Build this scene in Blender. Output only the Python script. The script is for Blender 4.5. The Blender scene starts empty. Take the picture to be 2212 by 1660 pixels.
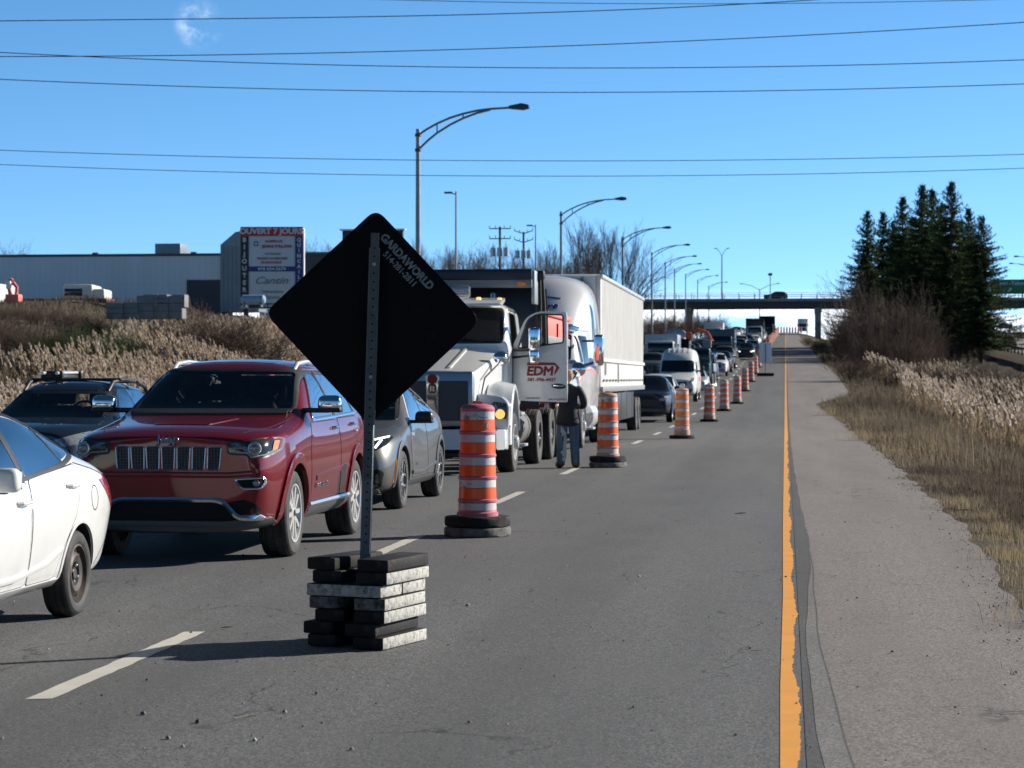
import bpy, bmesh, math, random
import numpy as np
from mathutils import Vector, Matrix, Euler
from mathutils.bvhtree import BVHTree

SC = bpy.context.scene
COL = SC.collection
R = math.radians
PI = math.pi
random.seed(7)
rng = np.random.default_rng(7)

# ------------------------------------------------------------------ camera
CAM_H, YAW, F_PX = 1.61, 6.85, 4922.0          # F_PX: focal length in pixels of a 2212 px wide frame
cd = bpy.data.cameras.new('camera')
cam = bpy.data.objects.new('camera', cd); COL.objects.link(cam)
cam.location = (0, 0, CAM_H)
cam.rotation_euler = (R(90 - 0.14), 0, R(YAW))
cd.sensor_width = 36.0
cd.lens = F_PX / 2212 * 36.0
cd.clip_start, cd.clip_end = 0.1, 9000
cd.dof.use_dof = True
cd.dof.focus_distance = 18.0
cd.dof.aperture_fstop = 6.3
SC.camera = cam

# ------------------------------------------------------------------ sky and sun
SUN_EL, SUN_AZ = 24.0, 58.0                     # azimuth clockwise from +Y (the road direction)
w = bpy.data.worlds.new('World'); SC.world = w; w.use_nodes = True
nt = w.node_tree; nt.nodes.clear()
def nd(t, typ, **kw):
    n = t.nodes.new(typ)
    for k, v in kw.items(): setattr(n, k, v)
    return n
sky = nd(nt, 'ShaderNodeTexSky', sky_type='NISHITA', sun_disc=False)
sky.sun_elevation = R(SUN_EL); sky.sun_rotation = R(SUN_AZ)
sky.air_density = 1.0; sky.dust_density = 0.1; sky.ozone_density = 1.6
bg = nd(nt, 'ShaderNodeBackground'); bg.inputs[1].default_value = 0.14
wo = nd(nt, 'ShaderNodeOutputWorld')
# clouds: a low white bank along the horizon and one small wisp
tc = nd(nt, 'ShaderNodeTexCoord')
sep = nd(nt, 'ShaderNodeSeparateXYZ'); nt.links.new(tc.outputs['Generated'], sep.inputs[0])
mp = nd(nt, 'ShaderNodeMapping'); mp.inputs['Scale'].default_value = (9, 9, 42)
nt.links.new(tc.outputs['Generated'], mp.inputs[0])
nz = nd(nt, 'ShaderNodeTexNoise'); nz.inputs['Scale'].default_value = 1.6; nz.inputs['Detail'].default_value = 7; nz.inputs['Roughness'].default_value = 0.55
nt.links.new(mp.outputs[0], nz.inputs['Vector'])
def ramp(t, inp, a, b, mode='SMOOTHSTEP'):
    m = nd(t, 'ShaderNodeMapRange', interpolation_type=mode)
    m.inputs['From Min'].default_value = a; m.inputs['From Max'].default_value = b
    t.links.new(inp, m.inputs['Value']); return m.outputs[0]
def mul(t, a, b, op='MULTIPLY'):
    m = nd(t, 'ShaderNodeMath', operation=op)
    for i, x in enumerate((a, b)):
        if isinstance(x, (int, float)): m.inputs[i].default_value = x
        else: t.links.new(x, m.inputs[i])
    return m.outputs[0]
low = ramp(nt, sep.outputs['Z'], 0.040, 0.027)
bank = mul(nt, low, ramp(nt, nz.outputs['Fac'], 0.33, 0.55))
bank = mul(nt, mul(nt, bank, 0.92), ramp(nt, sep.outputs['Y'], .2, .7))
def pdir(px, py):
    u, v = (px - 1106) / F_PX, (830 - py) / F_PX
    q = Euler((R(90 - 0.14), 0, R(YAW))).to_matrix() @ Vector((u, v, -1))
    return q.normalized()
wis = nd(nt, 'ShaderNodeVectorMath', operation='DISTANCE'); wis.inputs[1].default_value = pdir(428, 52)
nzw = nd(nt, 'ShaderNodeTexNoise'); nzw.inputs['Scale'].default_value = 95; nzw.inputs['Detail'].default_value = 5; nzw.inputs['Roughness'].default_value = .6
nt.links.new(tc.outputs['Generated'], nzw.inputs['Vector'])
nt.links.new(tc.outputs['Generated'], wis.inputs[0])
wm = mul(nt, ramp(nt, wis.outputs['Value'], 0.0125, 0.001), ramp(nt, nzw.outputs['Fac'], 0.40, 0.78))
wis2 = nd(nt, 'ShaderNodeVectorMath', operation='DISTANCE'); wis2.inputs[1].default_value = pdir(1562, 233)
nt.links.new(tc.outputs['Generated'], wis2.inputs[0])
wm2 = mul(nt, ramp(nt, wis2.outputs['Value'], 0.0028, 0.0004), 0.0)
tot = mul(nt, mul(nt, bank, mul(nt, wm, 0.62), 'MAXIMUM'), wm2, 'MAXIMUM')
mixc = nd(nt, 'ShaderNodeMix', data_type='RGBA')
nt.links.new(tot, mixc.inputs['Factor'])
vm = nd(nt, 'ShaderNodeVectorMath', operation='MULTIPLY_ADD'); vm.inputs[1].default_value = (1, 1, 2.5); vm.inputs[2].default_value = (0, 0, .135)
nt.links.new(tc.outputs['Generated'], vm.inputs[0]); nt.links.new(vm.outputs[0], sky.inputs[0])
hsv = nd(nt, 'ShaderNodeHueSaturation'); hsv.inputs['Saturation'].default_value = 1.26; hsv.inputs['Hue'].default_value = .4955
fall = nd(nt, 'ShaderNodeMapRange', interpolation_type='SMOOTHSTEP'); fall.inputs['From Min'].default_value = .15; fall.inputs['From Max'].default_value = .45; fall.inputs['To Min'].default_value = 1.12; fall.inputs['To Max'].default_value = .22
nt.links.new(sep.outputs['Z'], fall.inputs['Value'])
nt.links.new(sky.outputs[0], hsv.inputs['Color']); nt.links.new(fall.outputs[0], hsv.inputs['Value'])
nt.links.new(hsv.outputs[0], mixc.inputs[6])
mixc.inputs[7].default_value = (7.6, 7.9, 8.3, 1)
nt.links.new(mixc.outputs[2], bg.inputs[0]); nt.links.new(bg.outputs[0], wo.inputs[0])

sl = bpy.data.lights.new('sun', 'SUN'); so = bpy.data.objects.new('sun', sl); COL.objects.link(so)
sl.energy = 5.0; sl.angle = R(0.53); sl.color = (1.0, 0.945, 0.86)
sd = Vector((math.sin(R(SUN_AZ)) * math.cos(R(SUN_EL)), math.cos(R(SUN_AZ)) * math.cos(R(SUN_EL)), math.sin(R(SUN_EL))))
so.rotation_euler = (-sd).to_track_quat('-Z', 'Y').to_euler()
so.location = sd * 100
SC.view_settings.view_transform = 'Standard'
SC.view_settings.look = 'None'
SC.view_settings.exposure = 0.72
SC.view_settings.gamma = 1.0
SC.cycles.max_bounces = 6
SC.cycles.transparent_max_bounces = 12
SC.cycles.caustics_reflective = False
SC.cycles.caustics_refractive = False
SC.cycles.sample_clamp_indirect = 4.0

# ------------------------------------------------------------------ placing by measured image position
_s, _c = math.sin(R(YAW)), math.cos(R(YAW))
def at(px, D):
    """world X, Y of the point seen in column px (2212 px frame) at depth D along the optical axis"""
    u = (px - 1106) / F_PX
    return D * (-_s + u * _c), D * (_c + u * _s)
def zat(py, D): return CAM_H - (py - 818) / F_PX * D
def gz(y):
    """height of the road surface along the road: level, then a 3 % climb, then a crest"""
    if y < 65: return 0.0
    if y < 143: return 0.5 * 0.000385 * (y - 65) ** 2
    if y < 430: return 1.171 + 0.03 * (y - 143)
    if y < 630: return 9.78 + 0.03 * (y - 430) - 0.5 * 0.000155 * (y - 430) ** 2
    return max(12.68 - 0.00006 * (y - 630) ** 2, 6.0)

# ------------------------------------------------------------------ objects
def tag(o, label=None, cat=None, group=None, kind=None):
    if label: o['label'] = label
    if cat: o['category'] = cat
    if group: o['group'] = group
    if kind: o['kind'] = kind
    return o
def thing(name, label, cat, loc=(0, 0, 0), rz=0.0, group=None):
    o = bpy.data.objects.new(name, None); COL.objects.link(o)
    o.empty_display_size = 0.2
    o.location = loc; o.rotation_euler = (0, 0, rz)
    return tag(o, label, cat, group)
def obj(name, me, parent=None):
    o = bpy.data.objects.new(name, me); COL.objects.link(o)
    if parent: o.parent = parent
    return o
def copy_tree(o, parent=None):
    kids = list(o.children)
    c = o.copy(); COL.objects.link(c)
    if parent: c.parent = parent
    for k in kids: copy_tree(k, c)
    return c
def place(o, loc, rz=None, label=None, group=None):
    o.location = loc
    if rz is not None: o.rotation_euler = (0, 0, rz)
    if label: o['label'] = label
    if group: o['group'] = group
    return o

class B:
    """collects shapes and links them as one mesh"""
    def __init__(s): s.bm = bmesh.new(); s.mats = []
    def mi(s, m):
        if m not in s.mats: s.mats.append(m)
        return s.mats.index(m)
    def fin(s, faces, m):
        i = s.mi(m)
        for f in faces: f.material_index = i
    def geom(s, vs, fs, m, M=None):
        bv = [s.bm.verts.new((M @ Vector(v)) if M else v) for v in vs]
        out = []
        for f in fs:
            try: out.append(s.bm.faces.new([bv[i] for i in f]))
            except ValueError: pass
        s.fin(out, m); return bv, out
    def box(s, c, size, m, bev=0.0, rot=(0, 0, 0), seg=2, taper=None):
        x, y, z = (d / 2 for d in size)
        M = Matrix.Translation(c) @ Euler(rot).to_matrix().to_4x4()
        t = taper or (1, 1)
        vs = [(-x, -y, -z), (x, -y, -z), (x, y, -z), (-x, y, -z), (-x * t[0], -y * t[1], z), (x * t[0], -y * t[1], z), (x * t[0], y * t[1], z), (-x * t[0], y * t[1], z)]
        fs = [(3, 2, 1, 0), (4, 5, 6, 7), (0, 1, 5, 4), (1, 2, 6, 5), (2, 3, 7, 6), (3, 0, 4, 7)]
        bv, out = s.geom(vs, fs, m, M)
        if bev > 0:
            es = list({e for f in out for e in f.edges})
            r = bmesh.ops.bevel(s.bm, geom=es, offset=bev, segments=seg, affect='EDGES', profile=0.5)
            s.fin(r['faces'], m)
        return s
    def tube(s, pts, r, m, n=10, caps=True):
        pts = [Vector(p) for p in pts]; rs = r if isinstance(r, (list, tuple)) else [r] * len(pts)
        rings = []; up = None
        for i, p in enumerate(pts):
            d = (pts[min(i + 1, len(pts) - 1)] - pts[max(i - 1, 0)])
            d.normalize()
            if up is None:
                up = Vector((0, 0, 1)) if abs(d.z) < 0.9 else Vector((1, 0, 0))
            a = d.cross(up); a.normalize(); b = a.cross(d); b.normalize(); up = b
            rings.append([s.bm.verts.new(p + (a * math.cos(2 * PI * k / n) + b * math.sin(2 * PI * k / n)) * rs[i]) for k in range(n)])
        out = []
        for i in range(len(rings) - 1):
            for k in range(n):
                out.append(s.bm.faces.new((rings[i][k], rings[i][(k + 1) % n], rings[i + 1][(k + 1) % n], rings[i + 1][k])))
        if caps:
            out.append(s.bm.faces.new(rings[0][::-1])); out.append(s.bm.faces.new(rings[-1]))
        s.fin(out, m); return s
    def lathe(s, prof, m, n=32, M=None, arc=None):
        """profile of (radius, height) revolved round Z, then moved by M"""
        M = M or Matrix.Identity(4); rings = []
        for (r, z) in prof:
            if r < 1e-6: rings.append([s.bm.verts.new(M @ Vector((0, 0, z)))])
            else: rings.append([s.bm.verts.new(M @ Vector((r * math.cos(2 * PI * k / n), r * math.sin(2 * PI * k / n), z))) for k in range(n)])
        out = []
        for i in range(len(rings) - 1):
            a, b = rings[i], rings[i + 1]
            for k in range(n):
                q = [a[k % len(a)], a[(k + 1) % len(a)], b[(k + 1) % len(b)], b[k % len(b)]]
                u = []
                for v in q:
                    if v not in u: u.append(v)
                if len(u) > 2:
                    try: out.append(s.bm.faces.new(u))
                    except ValueError: pass
        s.fin(out, m); return s
    def prism(s, poly, axis, a, b, m, bev=0.0, M=None, seg=2):
        """2D polygon pushed from a to b along an axis"""
        def p3(p, t):
            if axis == 'x': return Vector((t, p[0], p[1]))
            if axis == 'y': return Vector((p[0], t, p[1]))
            return Vector((p[0], p[1], t))
        n = len(poly)
        vs = [p3(p, a) for p in poly] + [p3(p, b) for p in poly]
        fs = [tuple(range(n)), tuple(range(2 * n - 1, n - 1, -1))] + [(i, i + n, (i + 1) % n + n, (i + 1) % n) for i in range(n)]
        bv, out = s.geom(vs, fs, m, M)
        if bev > 0:
            es = list({e for f in out for e in f.edges})
            r = bmesh.ops.bevel(s.bm, geom=es, offset=bev, segments=seg, affect='EDGES', profile=0.5)
            s.fin(r['faces'], m)
        return s
    def ball(s, c, r, m, sc=(1, 1, 1), n=16):
        prof = [(math.sin(PI * i / n), -math.cos(PI * i / n)) for i in range(n + 1)]
        M = Matrix.Translation(c) @ Matrix.Diagonal((r * sc[0], r * sc[1], r * sc[2], 1))
        return s.lathe(prof, m, 2 * n, M)
    def mesh(s, name='m', smooth=35, normals=True):
        if normals: bmesh.ops.recalc_face_normals(s.bm, faces=s.bm.faces[:])
        me = bpy.data.meshes.new(name); s.bm.to_mesh(me); s.bm.free()
        for m in s.mats: me.materials.append(m)
        if smooth:
            me.shade_smooth()
            me.set_sharp_from_angle(angle=R(smooth))
        return me
    def build(s, name, parent=None, smooth=35, normals=True):
        return obj(name, s.mesh(name, smooth, normals), parent)

def np_mesh(name, V, Fq, mat, colname=None, cols=None, smooth=False):
    """mesh from numpy arrays: V (n,3), Fq (m,k) faces of equal size"""
    me = bpy.data.meshes.new(name)
    V = np.asarray(V, np.float32); Fq = np.asarray(Fq, np.int32); k = Fq.shape[1]
    me.vertices.add(len(V)); me.vertices.foreach_set('co', V.ravel())
    me.loops.add(Fq.size); me.loops.foreach_set('vertex_index', Fq.ravel())
    me.polygons.add(len(Fq)); me.polygons.foreach_set('loop_start', np.arange(0, Fq.size, k, dtype=np.int32))
    me.update(calc_edges=True)
    if cols is not None:
        at_ = me.attributes.new('tint', 'FLOAT', 'POINT'); at_.data.foreach_set('value', np.asarray(cols, np.float32))
    me.materials.append(mat)
    if smooth: me.shade_smooth()
    return me

# ------------------------------------------------------------------ materials
def principled(name):
    m = bpy.data.materials.new(name); m.use_nodes = True
    t = m.node_tree; return m, t, t.nodes['Principled BSDF']
def lk(t, a, b): t.links.new(a, b)
def ocoord(t, scale=(1, 1, 1)):
    c = nd(t, 'ShaderNodeTexCoord'); mpn = nd(t, 'ShaderNodeMapping'); mpn.inputs['Scale'].default_value = scale
    lk(t, c.outputs['Object'], mpn.inputs[0]); return mpn.outputs[0]
def noise(t, vec, scale, detail=4, rough=.55):
    n = nd(t, 'ShaderNodeTexNoise'); n.inputs['Scale'].default_value = scale; n.inputs['Detail'].default_value = detail; n.inputs['Roughness'].default_value = rough
    lk(t, vec, n.inputs['Vector']); return n.outputs['Fac']
def cramp(t, fac, stops):
    r = nd(t, 'ShaderNodeValToRGB'); e = r.color_ramp.elements
    while len(e) < len(stops): e.new(0.5)
    for i, (p, c) in enumerate(stops):
        e[i].position = p; e[i].color = (*c, 1)
    lk(t, fac, r.inputs[0]); return r.outputs[0]
def mixrgb(t, fac, a, b, blend='MIX'):
    m = nd(t, 'ShaderNodeMix', data_type='RGBA', blend_type=blend)
    for s_, x in ((m.inputs['Factor'], fac), (m.inputs[6], a), (m.inputs[7], b)):
        if isinstance(x, (int, float)): s_.default_value = x
        elif isinstance(x, tuple): s_.default_value = (*x, 1)
        else: lk(t, x, s_)
    return m.outputs[2]
def bump(t, p, h, strength=.3, dist=.01):
    b = nd(t, 'ShaderNodeBump'); b.inputs['Strength'].default_value = strength; b.inputs['Distance'].default_value = dist
    lk(t, h, b.inputs['Height']); lk(t, b.outputs[0], p.inputs['Normal'])
def mat(name, col, rough=.5, metal=0., var=.12, vscale=6., bmp=0., bscale=60., coat=0., spec=.5, emit=0., dirt=None, dscale=3., damt=.5):
    """a plain surface with a little cloudy variation, optional fine bump and dirt patches"""
    m, t, p = principled(name)
    v = ocoord(t)
    n = noise(t, v, vscale)
    c = cramp(t, n, [(.25, tuple(max(0, x * (1 - var)) for x in col)), (.75, tuple(min(1, x * (1 + var)) for x in col))])
    if dirt:
        k = ramp(t, noise(t, v, dscale, 8, .65), .62 - damt * .3, .72)
        c = mixrgb(t, mul(t, k, min(1., damt * 1.6)), c, dirt)
    lk(t, c, p.inputs['Base Color'])
    lk(t, ramp(t, n, 0, 1), p.inputs['Roughness'])
    rr = nd(t, 'ShaderNodeMapRange'); rr.inputs['To Min'].default_value = max(.02, rough * (1 - var)); rr.inputs['To Max'].default_value = min(1, rough * (1 + var))
    lk(t, n, rr.inputs['Value']); lk(t, rr.outputs[0], p.inputs['Roughness'])
    p.inputs['Metallic'].default_value = metal
    p.inputs['Specular IOR Level'].default_value = spec
    p.inputs['Coat Weight'].default_value = coat; p.inputs['Coat Roughness'].default_value = .04
    if bmp: bump(t, p, noise(t, v, bscale, 3), bmp, .01)
    if emit:
        lk(t, c, p.inputs['Emission Color']); p.inputs['Emission Strength'].default_value = emit
    return m
def paint(name, col, metal=0., rough=.32, flake=.1, dust=.25, coat=1., dcol=(.17, .155, .135)):
    """car paint under clear coat with road dust"""
    m, t, p = principled(name); v = ocoord(t)
    n = noise(t, v, 2.2, 5); g = nd(t, 'ShaderNodeSeparateXYZ'); lk(t, v, g.inputs[0])
    c = cramp(t, n, [(.3, tuple(x * (1 - flake) for x in col)), (.7, tuple(min(1, x * (1 + flake)) for x in col))])
    k = mul(t, ramp(t, g.outputs['Z'], .95, .22), ramp(t, noise(t, v, 5, 8, .7), .25, .75))
    c = mixrgb(t, mul(t, k, dust), c, dcol)
    lk(t, c, p.inputs['Base Color']); p.inputs['Metallic'].default_value = metal; p.inputs['Roughness'].default_value = rough
    p.inputs['Coat Weight'].default_value = coat; p.inputs['Specular IOR Level'].default_value = .25
    rr = nd(t, 'ShaderNodeMapRange'); rr.inputs['To Min'].default_value = .03; rr.inputs['To Max'].default_value = .03 + .5 * dust
    lk(t, k, rr.inputs['Value']); lk(t, rr.outputs[0], p.inputs['Coat Roughness'])
    return m
def glassmat(name, tint=(.25, .3, .3), refl=.06, op=0.):
    """window glass: tinted see-through under a mirror-like coat"""
    m = bpy.data.materials.new(name); m.use_nodes = True; t = m.node_tree; t.nodes.clear()
    o = nd(t, 'ShaderNodeOutputMaterial'); mx = nd(t, 'ShaderNodeMixShader'); tr = nd(t, 'ShaderNodeBsdfTransparent'); gl = nd(t, 'ShaderNodeBsdfGlossy')
    v = ocoord(t); n = noise(t, v, 3, 3)
    c = cramp(t, n, [(.3, tuple(x * .92 for x in tint)), (.7, tint)]); lk(t, c, tr.inputs[0])
    gl.inputs['Roughness'].default_value = .015
    fr = nd(t, 'ShaderNodeFresnel'); fr.inputs['IOR'].default_value = 1.52
    f2 = mul(t, fr.outputs[0], refl / .04)
    f3 = mul(t, f2, .95, 'MINIMUM')
    lk(t, f3, mx.inputs[0]); lk(t, tr.outputs[0], mx.inputs[1]); lk(t, gl.outputs[0], mx.inputs[2]); lk(t, mx.outputs[0], o.inputs[0])
    return m
def darkglass(name, col=(.008, .011, .014)):
    m = mat(name, col, .04, 0, .1, 3, spec=.6); return m

M = {}
M['rubber'] = mat('rubber', (.013, .013, .0135), .85, var=.35, vscale=14, bmp=.35, bscale=60, dirt=(.06, .056, .05), dscale=9, damt=.35, spec=.25)
M['tyre'] = mat('tyre', (.02, .02, .021), .72, var=.2, vscale=10, bmp=.15, bscale=120, dirt=(.075, .07, .062), dscale=9, damt=.45)
M['black_plastic'] = mat('black plastic', (.014, .014, .015), .42, var=.15)
M['trim'] = mat('grey lower trim', (.06, .062, .066), .5, var=.12)
M['chrome'] = mat('chrome', (.78, .79, .8), .1, 1., .06, 4)
M['alloy'] = mat('alloy rim', (.70, .70, .69), .28, .55, .08, 6)
M['alloy_dark'] = mat('dark machined rim', (.20, .20, .20), .35, .5, .2, 6)
M['steel_rust'] = mat('rusty steel rim', (.055, .045, .04), .6, .5, .3, 12, dirt=(.11, .06, .032), dscale=14, damt=.4)
M['interior'] = mat('dark cabin', (.012, .012, .013), .8, var=.2)
M['seat_cloth'] = mat('seat cloth', (.02, .02, .022), .85, var=.2)
M['glass_clear'] = glassmat('windshield glass', (.42, .47, .47), .05)
M['glass_side'] = glassmat('side glass', (.12, .14, .15), .22)
M['glass_dark'] = darkglass('dark window glass')
M['lens'] = mat('headlamp lens', (.22, .24, .26), .06, .3, .2, 20, coat=1.)
M['lens_dark'] = mat('lamp housing', (.03, .033, .038), .08, .2, .2, 20, coat=1.)
M['lens_red'] = mat('red tail lens', (.35, .012, .016), .12, 0, .2, 20, coat=1.)
M['lens_amber'] = mat('amber lens', (.75, .24, .03), .2, 0, .15, 20, coat=1.)
M['lamp_on'] = mat('lit lamp', (1., .97, .9), .2, 0, .02, emit=1.4)
M['amber_on'] = mat('lit amber lamp', (1., .62, .18), .2, 0, .02, emit=.6)
M['galv'] = mat('galvanised steel', (.34, .36, .38), .42, .55, .18, 9, bmp=.08, bscale=50)
M['galv_dark'] = mat('weathered steel post', (.13, .14, .15), .5, .4, .25, 9)
M['hole'] = mat('dark hole', (.004, .004, .004), .9)
M['white_paint'] = paint('white truck paint', (.74, .74, .72), dust=.3)
M['grey_panel'] = mat('grey painted steel', (.2, .205, .21), .55, .1, .15, 3)

def txt(s, size, m, name='lettering', parent=None, loc=(0, 0, 0), rot=(PI / 2, 0, 0), bold=0., shear=0., ext=.002, sx=1., align='CENTER', space=1.):
    c = bpy.data.curves.new('lettering', 'FONT'); c.body = s; c.size = size; c.align_x = align; c.align_y = 'CENTER'
    c.bevel_depth = bold * size; c.bevel_resolution = 0; c.shear = shear; c.extrude = ext; c.space_character = space; c.resolution_u = 3
    o = bpy.data.objects.new('lettering', c); COL.objects.link(o)
    dg = bpy.context.evaluated_depsgraph_get()
    me = bpy.data.meshes.new_from_object(o.evaluated_get(dg)); bpy.data.objects.remove(o)
    me.materials.clear(); me.materials.append(m)
    o = obj(name, me, parent); o.location = loc; o.rotation_euler = rot; o.scale = (sx, 1, 1)
    return o
# ================================================================== ground, road, markings
def lerp_tab(tab):
    xs = np.array([a for a, _ in tab], float); ys = np.array([b for _, b in tab], float)
    return lambda v: float(np.interp(v, xs, ys))
def sst(a, b, v):
    t = min(1., max(0., (v - a) / (b - a))); return t * t * (3 - 2 * t)
EDGE = lerp_tab([(-80, 1.5), (10, 1.5), (15.5, 1.6), (20, 1.78), (25, 1.93), (50, 2.06), (80, 1.98), (96, 1.8), (103, 1.55), (110, 1.5), (115, 2.2), (121, 3.2), (135, 3.6), (160, 3.6), (230, 3.1), (400, 2.5), (900, 2.5)])
LEDGE = -13.6
def edge_wob(y): return EDGE(y) + .04 * math.sin(y * 1.3) + .025 * math.sin(y * 3.7 + 1)
def H(x, y):
    g = gz(y)
    e = EDGE(y)
    if x > e:
        d = x - e
        h = g - .008 - 0.10 * min(d, 1.) - 1.35 * sst(.6, 6.5, d) + 1.5 * sst(14, 23, d)
        h += .10 * math.sin(x * .9 + y * .35) * sst(2, 6, d) * (1 - sst(15, 20, d))
        if x > 24.5 and x < 40: h = g - .06
        return h
    if x < LEDGE:
        d = LEDGE - x
        plat = .2 + 5.0 * sst(84, 126, y) + 1.5 * sst(127, 146, y) + .5 * math.sin(x * .07) * sst(40, 60, d)
        k = sst(10, 32, d)
        h = (g - 1.1 * sst(.5, 4.5, d)) * (1 - k) + max(plat, g - .5 if y > 200 else plat) * k
        h += .12 * math.sin(x * .8 + y * .27) * sst(5, 9, d) * (1 - sst(30, 40, d))
        return h
    return g - .03
ys_road = [-30, -10, 0] + list(np.arange(2, 160, 1.5)) + list(np.arange(160, 700, 5)) + list(np.arange(700, 901, 25))
ys_g = ys_road + [950, 1050, 1200, 1500, 2000, 3000, 5000]
xs_g = [-3000, -1200, -500, -250, -150, -110, -90] + list(np.arange(-80, -14, 2.)) + [-13.8, -13.5, -9, -4, 0, 1.4] + list(np.arange(1.6, 4.2, .2)) + list(np.arange(4.5, 26, .75)) + [26, 30, 34, 39, 41, 46, 60, 90, 150, 300, 700, 1500, 3000]

def ground_mat():
    m, t, p = principled('dry verge ground'); v = ocoord(t)
    n1 = noise(t, v, .35, 6, .6); n2 = noise(t, v, 9, 6, .7); n3 = noise(t, v, 60, 3, .6)
    a = cramp(t, n1, [(.3, (.06, .05, .036)), (.5, (.10, .083, .058)), (.72, (.075, .07, .045))])
    b = cramp(t, n2, [(.3, (.045, .04, .032)), (.5, (.12, .10, .075)), (.75, (.21, .18, .13))])
    c = mixrgb(t, .55, a, b); c = mixrgb(t, ramp(t, n3, .55, .75), c, (.2, .18, .15))
    lk(t, c, p.inputs['Base Color']); p.inputs['Roughness'].default_value = .95; p.inputs['Specular IOR Level'].default_value = .1
    bump(t, p, n2, .8, .12); return m
M['ground'] = ground_mat()

def asphalt(name, base, speck, tone, lanes=True, rough=.82):
    m, t, p = principled(name); v = ocoord(t)
    ag = noise(t, v, 70, 4, .8); fine = noise(t, v, 190, 2, .6)
    big = noise(t, ocoord(t, (1, .07, 1)), 1.1, 5, .6); patch = noise(t, v, .55, 4, .55)
    lo = tuple(x * .30 for x in base); hi = tuple(min(1, x * 2.1) for x in base)
    vc = nd(t, 'ShaderNodeTexVoronoi'); vc.inputs['Scale'].default_value = 105; lk(t, v, vc.inputs['Vector'])
    vs = nd(t, 'ShaderNodeSeparateColor'); lk(t, vc.outputs['Color'], vs.inputs[0])
    c = cramp(t, mul(t, mul(t, vs.outputs[0], .6), mul(t, ramp(t, ag, .3, .7), .4), 'ADD'), [(.10, lo), (.46, base), (.80, hi)])
    vo = nd(t, 'ShaderNodeTexVoronoi'); vo.inputs['Scale'].default_value = 62; lk(t, v, vo.inputs['Vector'])
    dots = mul(t, ramp(t, vo.outputs['Distance'], .3, .12), ramp(t, noise(t, v, 31, 2), .53, .62))
    c = mixrgb(t, dots, c, speck)
    dk = mul(t, ramp(t, fine, .5, .35), .55); c = mixrgb(t, dk, c, tuple(x * .35 for x in base))
    c = mixrgb(t, mul(t, ramp(t, big, .35, .68), .45), c, tuple(x * .68 for x in base))
    c = mixrgb(t, mul(t, ramp(t, patch, .45, .75), .35), c, tone)
    # tyre-polished tracks and the oily strip between them, then hairline cracks
    sx = nd(t, 'ShaderNodeSeparateXYZ'); lk(t, v, sx.inputs[0])
    if lanes:
        wob = mul(t, noise(t, ocoord(t, (1, .03, 1)), 1.5, 3), .35)
        ph_ = mul(t, mul(t, mul(t, sx.outputs['X'], wob, 'ADD'), 2 * PI / 1.86), 1., 'MULTIPLY')
        sn = nd(t, 'ShaderNodeMath', operation='SINE'); lk(t, ph_, sn.inputs[0])
        trk = mul(t, ramp(t, sn.outputs[0], -.2, .95), ramp(t, patch, .2, .7))
        c = mixrgb(t, mul(t, trk, .32), c, tuple(x * .52 for x in base))
    wv_ = nd(t, 'ShaderNodeVectorMath', operation='ADD'); lk(t, ocoord(t, (1, .45, 1)), wv_.inputs[0])
    nc = nd(t, 'ShaderNodeTexNoise'); nc.inputs['Scale'].default_value = 1.3; nc.inputs['Detail'].default_value = 4; lk(t, v, nc.inputs['Vector'])
    sc_ = nd(t, 'ShaderNodeVectorMath', operation='SCALE'); sc_.inputs['Scale'].default_value = .9; lk(t, nc.outputs['Color'], sc_.inputs[0]); lk(t, sc_.outputs[0], wv_.inputs[1])
    ck = nd(t, 'ShaderNodeTexVoronoi', feature='DISTANCE_TO_EDGE'); ck.inputs['Scale'].default_value = .33; lk(t, wv_.outputs[0], ck.inputs['Vector'])
    c = mixrgb(t, mul(t, mul(t, ramp(t, ck.outputs['Distance'], .0045, .001), ramp(t, noise(t, v, .5, 2), .47, .56)), .75), c, tuple(x * .25 for x in base))
    spot_ = mul(t, ramp(t, noise(t, ocoord(t, (1, .5, 1)), 1.9, 5, .6), .64, .74), .4); c = mixrgb(t, spot_, c, tuple(x * .45 for x in base))
    lk(t, c, p.inputs['Base Color']); p.inputs['Roughness'].default_value = rough; p.inputs['Specular IOR Level'].default_value = .35
    b = nd(t, 'ShaderNodeBump'); b.inputs['Strength'].default_value = .55; b.inputs['Distance'].default_value = .006
    lk(t, ag, b.inputs['Height']); lk(t, b.outputs[0], p.inputs['Normal']); return m
M['asphalt'] = asphalt('lane asphalt', (.103, .103, .103), (.55, .55, .54), (.120, .120, .119))
M['asphalt_pink'] = asphalt('weathered shoulder asphalt', (.178, .158, .146), (.5, .48, .45), (.21, .19, .174), False)
M['asphalt_dark'] = asphalt('fresh seam asphalt', (.085, .083, .08), (.3, .29, .28), (.098, .095, .09))
M['milled'] = asphalt('milled asphalt', (.175, .168, .158), (.4, .39, .38), (.14, .135, .13))

def strip(name, x0, x1, ys, dz, m, nx=2, kind='structure', parent=None):
    V, F = [], []
    for y in ys:
        a, b = x0(y) if callable(x0) else x0, x1(y) if callable(x1) else x1
        for i in range(nx): V.append((a + (b - a) * i / (nx - 1), y, gz(y) + dz))
    for j in range(len(ys) - 1):
        for i in range(nx - 1):
            k = j * nx + i; F.append((k, k + 1, k + 1 + nx, k + nx))
    me = bpy.data.meshes.new(name); me.from_pydata(V, [], F); me.materials.append(m)
    o = obj(name, me, parent); tag(o, kind=kind); return o

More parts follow.
